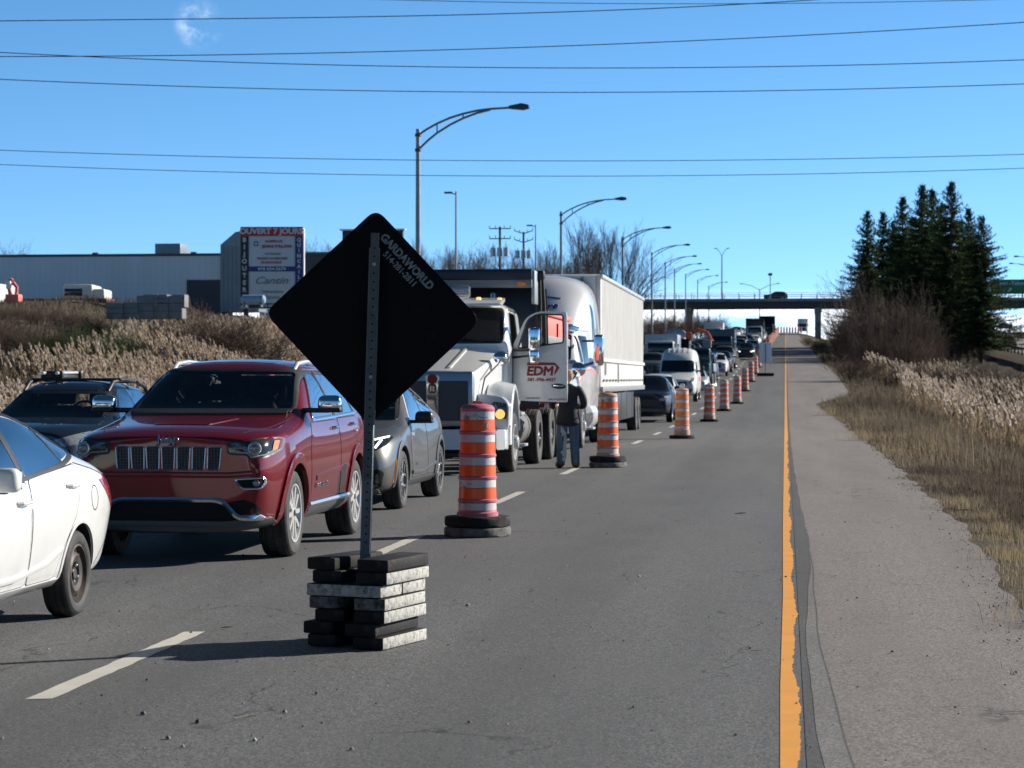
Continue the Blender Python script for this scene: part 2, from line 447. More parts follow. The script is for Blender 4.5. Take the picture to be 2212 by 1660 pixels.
V = [(x, y, H(x, y)) for y in ys_g for x in xs_g]
nxg = len(xs_g)
F = [(j * nxg + i, j * nxg + i + 1, (j + 1) * nxg + i + 1, (j + 1) * nxg + i) for j in range(len(ys_g) - 1) for i in range(nxg - 1)]
me = bpy.data.meshes.new('ground'); me.from_pydata(V, [], F); me.materials.append(M['ground']); me.shade_smooth()
tag(obj('ground', me), 'dry brown verge and median ground', None, None, 'structure')

fine_y = sorted(set(list(np.arange(-10, 60, .25)) + [round(float(a), 3) for a in ys_road]))
seam = lerp_tab([(-10, .33), (9, .30), (12, .235), (15, .205), (18, .225), (21, .235), (24, .225), (30, .185), (40, .15), (60, .13), (130, .12), (900, .12)])
def seam_w(y): return seam(y) + .006 * math.sin(y * 1.7)
strip('road', -11.15, .11, ys_road, 0, M['asphalt'], 6)
strip('shoulder', lambda y: .05, edge_wob, fine_y, -.004, M['asphalt_pink'], 4)
strip('outer_shoulder', LEDGE, -11.1, ys_road, -.004, M['asphalt_pink'], 3)
strip('road_seam', .088, seam_w, [y for y in fine_y if y < 170], .002, M['asphalt_dark'])
strip('milled_strip', lambda y: seam_w(y) - min(.125, max(.0, .02 + .011 * (20 - y))), lambda y: seam_w(y) - .012, [y for y in fine_y if y < 22], .0035, M['milled'])
strip('opposite_road', 25, 37.5, ys_road, 0, M['asphalt_pink'], 3)

def worn_paint(name, col, dark, thr, stretch=(1, 1, 1), sc=30):
    m, t, p = principled(name); v = ocoord(t, stretch)
    n = noise(t, v, sc, 8, .7); n2 = noise(t, v, 140, 3, .7)
    c = cramp(t, noise(t, v, 3, 4), [(.3, tuple(x * .86 for x in col)), (.7, col)])
    c = mixrgb(t, mul(t, ramp(t, n, thr, thr + .1), .55), c, dark)
    c = mixrgb(t, mul(t, ramp(t, n2, .62, .72), .6), c, dark)
    lk(t, c, p.inputs['Base Color']); p.inputs['Roughness'].default_value = .62
    bump(t, p, n2, .35, .004); return m
M['yellow_line'] = worn_paint('worn yellow marking', (.80, .345, .045), (.22, .13, .06), .68)
M['white_line'] = worn_paint('worn white marking', (.56, .53, .46), (.16, .155, .15), .64)
# yellow edge line: clean left side, chewed right side
YL = lerp_tab([(-10, -.02), (9.4, -.022), (12, -.028), (17, -.02), (25, -.03), (40, -.035), (70, -.04), (140, -.05), (900, -.05)])
yrng = random.Random(3); V, F = [], []; wv = .085
yy = [y for y in np.arange(2, 60, .035)] + list(np.arange(60, 160, 1.5)) + list(np.arange(160, 640, 5))
for i, y in enumerate(yy):
    if y < 60: wv += yrng.uniform(-.0045, .0045) + (.082 + .012 * math.sin(y * 1.3) - wv) * .12
    jag = yrng.uniform(-.0035, .0035) if y < 60 else 0
    V += [(YL(y), y, gz(y) + .0025), (YL(y) + (wv + jag if y < 60 else .1), y, gz(y) + .0025)]
    if i: k = 2 * i; F.append((k - 2, k - 1, k + 1, k))
me = bpy.data.meshes.new('edge_line'); me.from_pydata(V, [], F); me.materials.append(M['yellow_line'])
tag(obj('yellow_edge_line', me), kind='structure')
# dashed lane lines, one every 9 m
V, F = [], []; drng = random.Random(9)
for lane_x in (-3.72, -7.45):
    y = 2.05
    while y < 480:
        e = .0
        n = 24 if y < 60 else 4
        for side in range(n + 1):
            q = y + 3.05 * side / n; j = drng.uniform(-.006, .006) if y < 60 else 0
            V += [(lane_x - .065 + j, q, gz(q) + .003), (lane_x + .065 + j, q + .03, gz(q) + .003)]
            if side: k = len(V); F.append((k - 4, k - 3, k - 1, k - 2))
        y += 9.0
me = bpy.data.meshes.new('lane_dashes'); me.from_pydata(V, [], F); me.materials.append(M['white_line'])
tag(obj('white_lane_dashes', me), kind='structure')
strip('outer_edge_line', -11.2, -11.08, ys_road, .006, M['white_line'])
for x in (28.7, 32.4): strip('opposite_lane_line', x, x + .12, ys_road, .006, M['white_line'])

# pebbles and grit lying on the asphalt
V, F = [], []; pr = random.Random(21)
def pebble(x, y, r):
    z = gz(y) + .004; b = len(V)
    n = 6
    for k in range(n): V.append((x + r * math.cos(k * PI / 3 + .3) * pr.uniform(.7, 1.2), y + r * math.sin(k * PI / 3 + .3) * pr.uniform(.7, 1.2), z))
    for k in range(n): V.append((x + .75 * r * math.cos(k * PI / 3) * pr.uniform(.7, 1.1), y + .75 * r * math.sin(k * PI / 3) * pr.uniform(.7, 1.1), z + r * pr.uniform(.5, .9)))
    V.append((x, y, z + r * 1.05))
    for k in range(n):
        F.append((b + k, b + (k + 1) % n, b + n + (k + 1) % n)); F.append((b + k, b + n + (k + 1) % n, b + n + k)); F.append((b + n + k, b + n + (k + 1) % n, b + 2 * n))
for _ in range(650):
    y = 7.5 + 32 * pr.random() ** 1.6; x = pr.uniform(-.36 * y, 1.7)
    pebble(x, y, abs(pr.gauss(.0, .0036)) + .003)
for px, py, r in ((1010, 1310, .016), (310, 1545, .016), (427, 1563, .017), (363, 1598, .015), (615, 1541, .012), (760, 1662 - 40, .012), (1060, 1160, .02)):
    D = CAM_H * F_PX / (py - 818); x, y = at(px, D); pebble(x, y, r)
for _ in range(1300):
    y = 9 + 40 * pr.random() ** 1.4; x = edge_wob(y) + pr.gauss(.02, .16)
    if x < edge_wob(y) + .02: pebble(x, y, abs(pr.gauss(0, .0045)) + .003)
def pebble_mat():
    m, t, p = principled('loose grit'); g = nd(t, 'ShaderNodeNewGeometry')
    c = cramp(t, g.outputs['Random Per Island'], [(.2, (.06, .058, .055)), (.5, (.14, .132, .125)), (.85, (.28, .265, .25)), (1., (.5, .48, .45))])
    lk(t, c, p.inputs['Base Color']); p.inputs['Roughness'].default_value = .85; return m
me = bpy.data.meshes.new('pebbles'); me.from_pydata(V, [], F); me.materials.append(pebble_mat())
tag(obj('road_grit', me), 'loose pebbles and grit scattered over the asphalt', 'grit', None, 'stuff')

M['straw'] = mat('pale straw', (.55, .50, .34), .8); M['stick'] = mat('dark stick', (.02, .017, .014), .9)
def litter(name, label, px, py, ln, ang, m, w):
    D = CAM_H * F_PX / (py - 818); x, y = at(px, D); b = B(); c_, s_ = math.cos(ang), math.sin(ang)
    b.tube([(-ln / 2 * c_, -ln / 2 * s_, .008), (0.02 * s_, .02 * c_, .012), (ln / 2 * c_, ln / 2 * s_, .016)], [w * .5, w, w * .3], m, 6)
    o = b.build(name); o.location = (x, y, gz(y) + .004); tag(o, label, name.replace('_', ' '))
litter('straw_blade', 'pale straw blade lying on the asphalt near the bottom edge', 530, 1556, .11, .5, M['straw'], .005)
litter('twig', 'short dark twig on the asphalt right of the near lane dash', 490, 1361, .08, -.1, M['stick'], .004)
litter('twig', 'dark twig on the empty lane left of the yellow line', 1600, 1112, .14, .1, M['stick'], .007)
litter('straw_blade', 'thin pale straw on the empty lane close to the yellow line', 1632, 1412, .10, .05, M['straw'], .003)
litter('twig', 'dark stick at the edge of the gravel shoulder by the grass', 2085, 1105, .22, .15, M['stick'], .008)
# ================================================================== vehicle shaping tools
def rpoly(pts, r=.02, n=4):
    """polygon with rounded corners; r may be a list"""
    out = []; N = len(pts)
    for i, p in enumerate(pts):
        p = Vector((p[0], p[1])); a = Vector(pts[i - 1][:2]); b = Vector(pts[(i + 1) % N][:2])
        rr = r[i] if isinstance(r, (list, tuple)) else r
        da, db = (a - p), (b - p); la, lb = da.length, db.length
        q = min(rr, la * .45, lb * .45)
        if q < 1e-4: out.append((p.x, p.y)); continue
        p0, p1 = p + da / la * q, p + db / lb * q
        for k in range(n + 1):
            t = k / n; v = p0 * (1 - t) ** 2 + p * 2 * t * (1 - t) + p1 * t * t; out.append((v.x, v.y))
    return out
def inset2(poly, d):
    """crude inward offset towards the inside of a polygon"""
    N = len(poly); A = sum(poly[i][0] * poly[(i + 1) % N][1] - poly[(i + 1) % N][0] * poly[i][1] for i in range(N))
    s = 1 if A > 0 else -1; out = []
    for i in range(N):
        p = Vector(poly[i]); e1 = (p - Vector(poly[i - 1])); e2 = (Vector(poly[(i + 1) % N]) - p)
        n1 = Vector((-e1.y, e1.x)) * s; n2 = Vector((-e2.y, e2.x)) * s
        n1 = n1.normalized() if n1.length > 1e-9 else n1; n2 = n2.normalized() if n2.length > 1e-9 else n2
        n = n1 + n2; k = n.length
        n = n / k * min(1 / max(k / 2, .4), 2.) if k > 1e-6 else n1
        out.append((p.x + n.x * d, p.y + n.y * d))
    return out
def shrink(poly, d):
    xs = [p[0] for p in poly]; ys = [p[1] for p in poly]; cx, cy = (min(xs) + max(xs)) / 2, (min(ys) + max(ys)) / 2
    kx, ky = 1 - 2 * d / (max(xs) - min(xs)), 1 - 2 * d / (max(ys) - min(ys))
    return [(cx + (p[0] - cx) * kx, cy + (p[1] - cy) * ky) for p in poly]
class Shell:
    """a smooth vehicle skin that other parts are laid on"""
    def __init__(s, verts, faces, L): s.bvh = BVHTree.FromPolygons(verts, faces); s.L = L
    def hit(s, axis, a, b):
        if axis == '+x': o, d = Vector((3, a, b)), Vector((-1, 0, 0))
        elif axis == '-x': o, d = Vector((-3, a, b)), Vector((1, 0, 0))
        elif axis == '-y': o, d = Vector((a, -2, b)), Vector((0, 1, 0))
        elif axis == '+y': o, d = Vector((a, s.L + 2, b)), Vector((0, -1, 0))
        else: o, d = Vector((a, b, 6)), Vector((0, 0, -1))
        h = s.bvh.ray_cast(o, d)
        if h[0] is None: return None, None
        n = h[1]
        if n.dot(d) > 0: n = -n
        return h[0], n
    def panel(s, b, poly, axis, m, off=.004, thick=.012, grid=.07, flat=0.):
        """a sheet cut to a 2D outline, laid on the skin, with its edges turned in"""
        t = bmesh.new()
        f = t.faces.new([t.verts.new((p[0], p[1], 0)) for p in poly])
        xs = [p[0] for p in poly]; ys = [p[1] for p in poly]
        for ax, lo, hi in ((0, min(xs), max(xs)), (1, min(ys), max(ys))):
            n = int((hi - lo) / grid)
            for i in range(1, n + 1):
                c = lo + (hi - lo) * i / (n + 1)
                co = (c, 0, 0) if ax == 0 else (0, c, 0); no = (1, 0, 0) if ax == 0 else (0, 1, 0)
                bmesh.ops.bisect_plane(t, geom=t.verts[:] + t.edges[:] + t.faces[:], plane_co=co, plane_no=no)
        bmesh.ops.triangulate(t, faces=[f for f in t.faces if len(f.verts) > 4])
        t.verts.ensure_lookup_table(); t.verts.index_update()
        P, Nn = {}, {}
        for v in t.verts:
            p, n = s.hit(axis, v.co.x, v.co.y)
            if p is not None: P[v.index] = p + n * off; Nn[v.index] = n
        top = {i: b.bm.verts.new(p) for i, p in P.items()}
        out = []
        for f in t.faces:
            ids = [v.index for v in f.verts]
            if all(i in top for i in ids):
                try: out.append(b.bm.faces.new([top[i] for i in ids]))
                except ValueError: pass
        edge = [e for e in t.edges if len(e.link_faces) == 1]
        dup, low = {}, {}
        for e in edge:
            i, j = e.verts[0].index, e.verts[1].index
            if i in P and j in P:
                for k in (i, j):
                    if k not in dup: dup[k] = b.bm.verts.new(P[k]); low[k] = b.bm.verts.new(P[k] - Nn[k] * thick)
                out.append(b.bm.faces.new((dup[i], dup[j], low[j], low[i])))
        b.fin(out, m); t.free()
        # face outwards
        cen = Vector((0, s.L / 2, .8))
        for f in out:
            f.normal_update()
        for f in out[:len(out)]:
            vs = f.verts[:]
            ok = True
            n = Nn_avg = None
            if f.normal.dot({'+x': Vector((1, 0, 0)), '-x': Vector((-1, 0, 0)), '-y': Vector((0, -1, 0)), '+y': Vector((0, 1, 0)), 'z': Vector((0, 0, 1))}[axis]) < -0.05: f.normal_flip()
        return b
    def ribbon(s, b, path, axis, w, m, off=.006, thick=.02, closed=False, rnd=True):
        """a raised strip that follows a path on the skin"""
        N = len(path); rows = []
        for i in range(N):
            a = Vector(path[i - 1] if (i or closed) else path[0]); c = Vector(path[(i + 1) % N] if (i < N - 1 or closed) else path[-1])
            d = (c - a)
            if d.length < 1e-9: continue
            d.normalize(); nn = Vector((-d.y, d.x)) * w / 2
            p = Vector(path[i]); row = []
            for q in (p - nn, p, p + nn):
                h, n = s.hit(axis, q.x, q.y)
                if h is None: row = None; break
                row.append((h, n))
            if row is None: rows.append(None); continue
            lo0 = row[0][0] - row[0][1] * thick; lo1 = row[2][0] - row[2][1] * thick
            cr = off * (1.35 if rnd else 1.)
            rows.append([b.bm.verts.new(x) for x in (lo0, row[0][0] + row[0][1] * off, row[1][0] + row[1][1] * cr, row[2][0] + row[2][1] * off, lo1)])
        out = []; R_ = rows + ([rows[0]] if closed else [])
        for i in range(len(R_) - 1):
            if R_[i] is None or R_[i + 1] is None: continue
            for k in range(4): out.append(b.bm.faces.new((R_[i][k], R_[i][k + 1], R_[i + 1][k + 1], R_[i + 1][k])))
        if not closed:
            g = [r for r in rows if r is not None]
            if len(g) > 1: out.append(b.bm.faces.new(g[0])); out.append(b.bm.faces.new(g[-1][::-1]))
        b.fin(out, m); return b
def dense(path, step=.05, closed=False):
    out = []; N = len(path)
    for i in range(N if closed else N - 1):
        a, c = Vector(path[i]), Vector(path[(i + 1) % N]); n = max(1, int((c - a).length / step))
        out += [tuple(a.lerp(c, k / n)) for k in range(n)]
    if not closed: out.append(tuple(path[-1]))
    return out
def loft(name, ys, ring, mats, sub=2, crease=None):
    """cage of half sections (bottom centre .. top centre) mirrored, capped and smoothed"""
    bm = bmesh.new(); rows = []
    for y in ys:
        h = ring(y); n = len(h)
        r = [bm.verts.new((h[0][0], y, h[0][1]))] + [bm.verts.new((x, y, z)) for x, z in h[1:-1]] + [bm.verts.new((0, y, h[-1][1]))] + [bm.verts.new((-x, y, z)) for x, z in h[-2:0:-1]]
        rows.append(r)
    n = len(rows[0]); half = len(ring(ys[0])) - 1
    for a, c in zip(rows[:-1], rows[1:]):
        for k in range(n): bm.faces.new((a[k], a[(k + 1) % n], c[(k + 1) % n], c[k]))
    for r, fl in ((rows[0], 1), (rows[-1], 0)):
        for i in range(half):
            q = [r[i], r[i + 1], r[-(i + 1) % n], r[(-i) % n]]; u = []
            for v in q:
                if v not in u: u.append(v)
            if fl: u.reverse()
            bm.faces.new(u)
    bmesh.ops.recalc_face_normals(bm, faces=bm.faces[:])
    if crease:
        cl = bm.edges.layers.float.get('crease_edge') or bm.edges.layers.float.new('crease_edge')
        for idx, val in crease.items():
            for a, c in zip(rows[:-1], rows[1:]):
                for k in {idx, (n - idx) % n}:
                    e = bm.edges.get((a[k], c[k]))
                    if e: e[cl] = val
    me = bpy.data.meshes.new(name); bm.to_mesh(me); bm.free()
    for m in mats: me.materials.append(m)
    o = obj(name, me); md = o.modifiers.new('s', 'SUBSURF'); md.levels = md.render_levels = sub
    me2 = bake(o); me2.name = name
    return me2
def bake(o):
    dg = bpy.context.evaluated_depsgraph_get()
    me = bpy.data.meshes.new_from_object(o.evaluated_get(dg), depsgraph=dg)
    old = o.data; bpy.data.objects.remove(o)
    if old.users == 0: bpy.data.meshes.remove(old)
    return me
def shell_of(me, L): return Shell([v.co.copy() for v in me.vertices], [tuple(p.vertices) for p in me.polygons], L)
DEBUG_CUT = False
def cut(me, cutters):
    """subtract solids from a skin"""
    o = obj('skin', me); cs = []
    for c in cutters:
        co = obj('cutter', c.mesh('cutter', 0)); cs.append(co)
        md = o.modifiers.new('b', 'BOOLEAN'); md.operation = 'DIFFERENCE'; md.object = co; md.solver = 'EXACT'; md.material_mode = 'TRANSFER'
    if DEBUG_CUT:
        mods = list(o.modifiers)
        for i in range(len(mods)):
            for j, q in enumerate(mods): q.show_viewport = j <= i; q.show_render = j <= i
            dg = bpy.context.evaluated_depsgraph_get(); ev = o.evaluated_get(dg); bmt = bmesh.new(); bmt.from_mesh(ev.data)
            print('CUT', i, len(ev.data.vertices), round(bmt.calc_volume(signed=True), 3))
    m2 = bake(o)
    for co in cs:
        d = co.data; bpy.data.objects.remove(co); bpy.data.meshes.remove(d)
    return m2
def smooth_me(me, a=35):
    me.shade_smooth(); me.set_sharp_from_angle(angle=R(a)); return me

def curves(L, W, H, zb, zh0, zc, yc, yr, ym, yrr, Hr, yt, zbf, zbr, ztail, zmx, over=None):
    """the characteristic lines of a car: front at y=0, W half width, H roof, zh0 bonnet nose, zc cowl at yc, roof yr..yrr, tail at yt"""
    c = dict(
        zb=[(0, zb + .12), (.12, zb + .02), (.35, zb), (L - .4, zb), (L - .1, zb + .1), (L, zb + .2)],
        wb=[(0, W * .70), (.2, W * .84), (.5, W * .90), (L - .5, W * .90), (L - .1, W * .8), (L, W * .7)],
        zl=[(0, zb + .2), (.3, zb + .14), (L - .3, zb + .14), (L, zb + .26)],
        wl=[(0, W * .74), (.1, W * .86), (.35, W * .95), (.7, W * .975), (L - .6, W * .975), (L - .15, W * .9), (L, W * .8)],
        zm=[(0, zmx - .08), (.5, zmx), (L - .5, zmx + .04), (L, zmx + .02)],
        wm=[(0, W * .76), (.1, W * .875), (.35, W * .965), (.8, W), (L - .8, W), (L - .25, W * .95), (L - .05, W * .87), (L, W * .82)],
        zs=[(0, zh0 - .13), (.3, zh0 - .06), (yc, zbf - .07), (yt, zbr - .07), (L, ztail - .12)],
        ws=[(0, W * .70), (.1, W * .82), (.35, W * .925), (.8, W * .965), (L - .8, W * .965), (L - .25, W * .90), (L, W * .76)],
        ze=[(0, zh0 - .05), (.3, zh0 + .01), (yc, zbf), (yt, zbr), (L, ztail - .04)],
        we=[(0, W * .62), (.1, W * .74), (.35, W * .85), (.8, W * .905), (yc, W * .925), (yt, W * .91), (L - .2, W * .84), (L, W * .68)],
        zr=[(0, zh0 - .01), (.1, zh0 + .03), (.5, zh0 + .03 + (zc - zh0) * .4), (yc, zc - .01), (yr, H - .085), (ym, H - .05), (yrr, Hr - .06), (yt, zbr + .05), (L - .12, ztail + .01), (L, ztail - .02)],
        wr=[(0, W * .45), (.3, W * .62), (yc - .1, W * .78), (yc + .08, W * .80), (yr, W * .685), (ym, W * .68), (yrr, W * .655), (yt, W * .74), (L, W * .55)],
        cr=[(0, .015), (.5, .03), (yc, .03), (yr, .055), (ym, .045), (yrr, .05), (yt, .03), (L, .015)])
    if over: c.update(over)
    return {k: lerp_tab(v) for k, v in c.items()}
def car_ring(f):
    def ring(y):
        zt = f['zr'](y) + f['cr'](y)
        return [(0, f['zb'](y)), (f['wb'](y), f['zb'](y)), (f['wl'](y), f['zl'](y)), (f['wm'](y), f['zm'](y)), (f['ws'](y), f['zs'](y)), (f['we'](y), f['ze'](y)),
                (f['wr'](y), f['zr'](y)), (f['wr'](y) * .55, zt - f['cr'](y) * .25), (0, zt)]
    return ring

# ---- wheels, turned about the x axis, outer face towards +x
TURN = Matrix.Rotation(PI / 2, 4, 'Y')
def tyre_mesh(r, w, rr, n=44, m=None):
    b = B(); h = w / 2
    prof = [(rr - .012, -h + .03), (rr + .012, -h + .004), (r - .045, -h), (r - .014, -h + .012), (r - .003, -h + .035)]
    for g in (-.27, 0, .27):
        x = g * w; prof += [(r, x - .012), (r - .008, x - .006), (r - .008, x + .006), (r, x + .012)]
    prof += [(r - .003, h - .035), (r - .014, h - .012), (r - .03, h - .004), (r - .034, h), (rr + .03, h + .002), (rr + .012, h - .004), (rr - .012, h - .03)]
    b.lathe(prof, m or M['tyre'], n, TURN)
    return b.mesh('tyre', 40)
def rim_mesh(rr, w, style, m, dark=None, n=44):
    b = B(); h = w / 2; dark = dark or M['hole']
    if style == 'steel':
        b.lathe([(rr, -h), (rr - .012, h - .06), (rr + .004, h - .012), (rr - .008, h - .008), (rr - .02, h - .03), (rr - .035, h - .05), (rr * .72, h - .03), (rr * .62, h - .018), (rr * .42, h - .028), (rr * .36, h - .05), (rr * .2, h - .05), (rr * .18, h - .03), (0, h - .03)], m, n, TURN)
        for k in range(12):
            a = 2 * PI * k / 12; b.ball((h - .037, rr * .76 * math.cos(a), rr * .76 * math.sin(a)), .016, dark, (.35, 1, 1), 6)
        for k in range(4):
            a = PI / 4 + PI / 2 * k; b.ball((h - .036, rr * .30 * math.cos(a), rr * .30 * math.sin(a)), .016, M['chrome'], (1, 1, 1), 6)
        return b.mesh('rim', 40)
    if style == 'dual':
        b.lathe([(rr, -h), (rr - .01, h - .03), (rr + .012, h), (rr - .01, h + .004), (rr - .03, h - .02), (rr * .9, -.02), (rr * .8, -.05), (rr * .5, -.05), (rr * .45, h - .06), (rr * .36, h - .02), (0, h - .015)], m, n, TURN)
        for k in range(8):
            a = 2 * PI * k / 8; b.ball((h - .018, rr * .26 * math.cos(a), rr * .26 * math.sin(a)), .018, M['chrome'], (1., 1, 1), 5)
        return b.mesh('rim', 40)
    if style == 'truck':
        b.lathe([(rr, -h), (rr - .01, h - .03), (rr + .012, h), (rr - .01, h + .004), (rr - .03, h - .02), (rr * .8, h - .09), (rr * .62, h - .10), (rr * .5, h - .085), (rr * .42, h - .03), (rr * .4, h + .03), (rr * .3, h + .06), (0, h + .065)], m, n, TURN)
        for k in range(10):
            a = 2 * PI * k / 10
            b.ball((h - .092, rr * .72 * math.cos(a), rr * .72 * math.sin(a)), .032, dark, (.3, 1, 1), 6)
            a += .31; b.ball((h - .08, rr * .54 * math.cos(a), rr * .54 * math.sin(a)), .02, M['chrome'], (1.4, 1, 1), 6)
        return b.mesh('rim', 40)
    b.lathe([(rr, -h), (rr - .014, h - .05), (rr - .014, h - .02), (rr + .004, h - .008), (rr + .004, h), (rr - .012, h - .002), (rr - .022, h - .022), (rr - .03, h - .05), (rr - .035, -h + .03)], m, n, TURN)
    b.lathe([(rr - .03, -h + .04), (0, -h + .04)], M['hole'], n, TURN)
    b.lathe([(rr * .62, 0), (rr * .62, .02), (.05, .02)], M['galv_dark'], n, TURN)
    ns = 5
    for k in range(ns):
        a0 = 2 * PI * k / ns + PI / 2
        Mr = Matrix.Rotation(a0, 4, 'X')
        if style == 'split':
            for sgn in (-1, 1):
                pl = [(.045, sgn * .004), (.045, sgn * .05), (rr * .55, sgn * .062), (rr - .012, sgn * .105), (rr - .012, sgn * .055), (rr * .55, sgn * .024)]
                b.prism([(p[0], p[1]) for p in pl], 'x', h - .055, h - .012, m, .006, Mr @ Matrix.Identity(4), 1)
        else:
            b.prism([(.04, -.035), (.04, .035), (rr * .55, .022), (rr * .55, -.022)], 'x', h - .06, h - .018, m, .006, Mr, 1)
            for sgn in (-1, 1):
                b.prism([(rr * .5, sgn * .0), (rr * .5, sgn * .024), (rr - .012, sgn * .115), (rr - .012, sgn * .062)], 'x', h - .055, h - .014, m, .005, Mr, 1)
    b.lathe([(.075, h - .06), (.075, h - .02), (.05, h - .012), (0, h - .01)], m, 20, TURN)
    b.lathe([(.03, h - .012), (.028, h - .004), (0, h - .003)], M['black_plastic'], 16, TURN)
    return b.mesh('rim', 40)
def add_wheels(root, pos, r, w, tm, rm):
    """pos: list of (x, y) axle ends; a wheel is an Empty with a tyre and a rim"""
    for x, y in pos:
        wh = bpy.data.objects.new('wheel', None); COL.objects.link(wh); wh.parent = root; wh.empty_display_size = .1
        wh.location = (x, y, r); wh.rotation_euler = (random.uniform(0, 6), 0, 0 if x > 0 else PI)
        obj('tyre', tm, wh); obj('rim', rm, wh)
def arch_poly(y, z, r, a0=0, a1=PI, n=18): return [(y - r * math.cos(a0 + (a1 - a0) * k / n), z + r * math.sin(a0 + (a1 - a0) * k / n)) for k in range(n + 1)]
def car_base(name, label, cat, f, L, pm, axles, rw, arch_r, sub=3, windows=(), wshield=None, y_ws=1.3, cab_bottom=None, extra_cut=(), ys=None, keys=()):
    """smooth body with wheel wells and a hollow cabin; returns root, skin"""
    yc, yr, ym, yrr, yt = keys
    st = ys or sorted({0, .035, .12, .3, .55, .85, yc - .12, yc + .06, (yc + yr) / 2, yr - .08, yr + .14, ym, (ym + yrr) / 2, yrr, (yrr + yt) / 2, yt - .04, yt + .1, (yt + L) / 2, L - .12, L - .03, L})
    me = loft(name + '_skin', st, car_ring(f), [pm], sub)
    sk = shell_of(me, L)
    cs = []
    for ay in axles:
        b = B()
        for sgn in (1, -1):
            b = B(); b.lathe([(0, .48), (arch_r, .48), (arch_r, 1.4), (0, 1.4)], M['interior'], 40, Matrix.Translation((0, ay, rw)) @ (TURN if sgn > 0 else Matrix.Rotation(-PI / 2, 4, 'Y')))
            cs.append(b)
    if wshield:
        b = B(); b.prism(shrink(wshield, .03), 'y', y_ws, L + .6, M['interior']); cs.append(b)
    for wpoly in windows:
        b = B(); b.prism(shrink(wpoly, .018), 'x', -1.5, 1.5, M['interior']); cs.append(b)
    for b in extra_cut: cs.append(b)
    me2 = smooth_me(cut(me, cs), 38)
    root = thing(name, label, cat)
    body = obj('body', me2, root)
    return root, sk, body
def low_trim(root, m, test):
    body = [c for c in root.children if c.name.startswith('body')][0]; me = body.data; me.materials.append(m); k = len(me.materials) - 1
    im = me.materials.find('dark cabin')
    for p in me.polygons:
        if test(p.center) and p.material_index != im: p.material_index = k
def both(sk, polys, m, name, root, off=.004, thick=.012, grid=.07, sides=('+x', '-x'), each=True):
    out = []
    for pl in polys:
        for sd_ in sides:
            b = B(); sk.panel(b, pl, sd_, m, off, thick, grid); out.append(b.build(name, root, 30, False))
    return out
def seams(sk, paths, root, name='panel_seam', w=.011, sides=('+x', '-x'), m=None, axis=None, off=.0012):
    for p in paths:
        for sd_ in ((axis,) if axis else sides):
            b = B(); sk.ribbon(b, dense(p, .05), sd_, w, m or M['hole'], off, .004, rnd=False); b.build(name, root, 0, False)
def seat_set(root, ys, xs, z, w=.46, hr=True):
    for y in ys:
        for x in xs:
            b = B(); b.box((x, y + .06, z - .12), (w, .14, .42), M['seat_cloth'], .05, (-.2, 0, 0))
            if hr: b.box((x, y + .12, z + .19), (.25, .1, .17), M['seat_cloth'], .04, (-.15, 0, 0)); b.tube([(x - .06, y + .1, z + .05), (x - .06, y + .12, z + .15)], .008, M['chrome'], 6); b.tube([(x + .06, y + .1, z + .05), (x + .06, y + .12, z + .15)], .008, M['chrome'], 6)
            b.build('seat', root)
def steering(root, x, y, z, m=None):
    b = B(); Mx = Matrix.Translation((x, y, z)) @ Matrix.Rotation(R(-62), 4, 'X')
    prof = [(.19 + .017 * math.cos(2 * PI * k / 8), .017 * math.sin(2 * PI * k / 8)) for k in range(9)]
    b.lathe(prof, m or M['trim'], 28, Mx); b.box((x, y, z), (.3, .03, .05), M['black_plastic'], .01, (R(28), 0, 0)); b.build('steering_wheel', root)
def mirror(root, x, y, z, size, m, m2=None, arm=.14):
    """door mirrors on both sides: a rounded shell on a short arm"""
    for sgn in (1, -1):
        b = B(); sx, sy, sz = size
        prof = []
        n = 12
        for k in range(n):   # nose to glass, swelling quickly
            pass
        b.box((sgn * x, y, z), (sx, sy, sz), m, min(sx, sy, sz) * .36, seg=4, taper=(.93, .9))
        o = b.build('mirror', root)
        b = B(); b.box((sgn * x, y, z - sz * .40), (sx * .96, sy * 1.03, sz * .30), M['black_plastic'], sz * .1) if m2 is None else None; b.build('mirror_base', o) if m2 is None else None; b = B(); b.box((sgn * x, y + sy / 2 + .002, z), (sx * .84, .008, sz * .78), M['chrome'], .003); b.build('mirror_glass', o)
        b = B(); b.box((sgn * (x - sx / 2 - arm / 2 + .05), y + .02, z - sz * .42), (arm + .12, sy * .5, sz * .3), m2 or M['black_plastic'], .012); b.build('mirror_arm', o)
def handle(root, y, z, sk, m, ln=.19):
    for sd_, sgn in (('+x', 1), ('-x', -1)):
        h, n = sk.hit(sd_, y, z)
        if h is None: continue
        b = B(); b.tube([(h.x + sgn * .0, y - ln / 2, z), (h.x + sgn * .028, y - ln / 2 + .025, z), (h.x + sgn * .034, y, z), (h.x + sgn * .028, y + ln / 2 - .025, z), (h.x, y + ln / 2, z)], [.012, .014, .015, .014, .012], m, 8)
        b.build('door_handle', root)
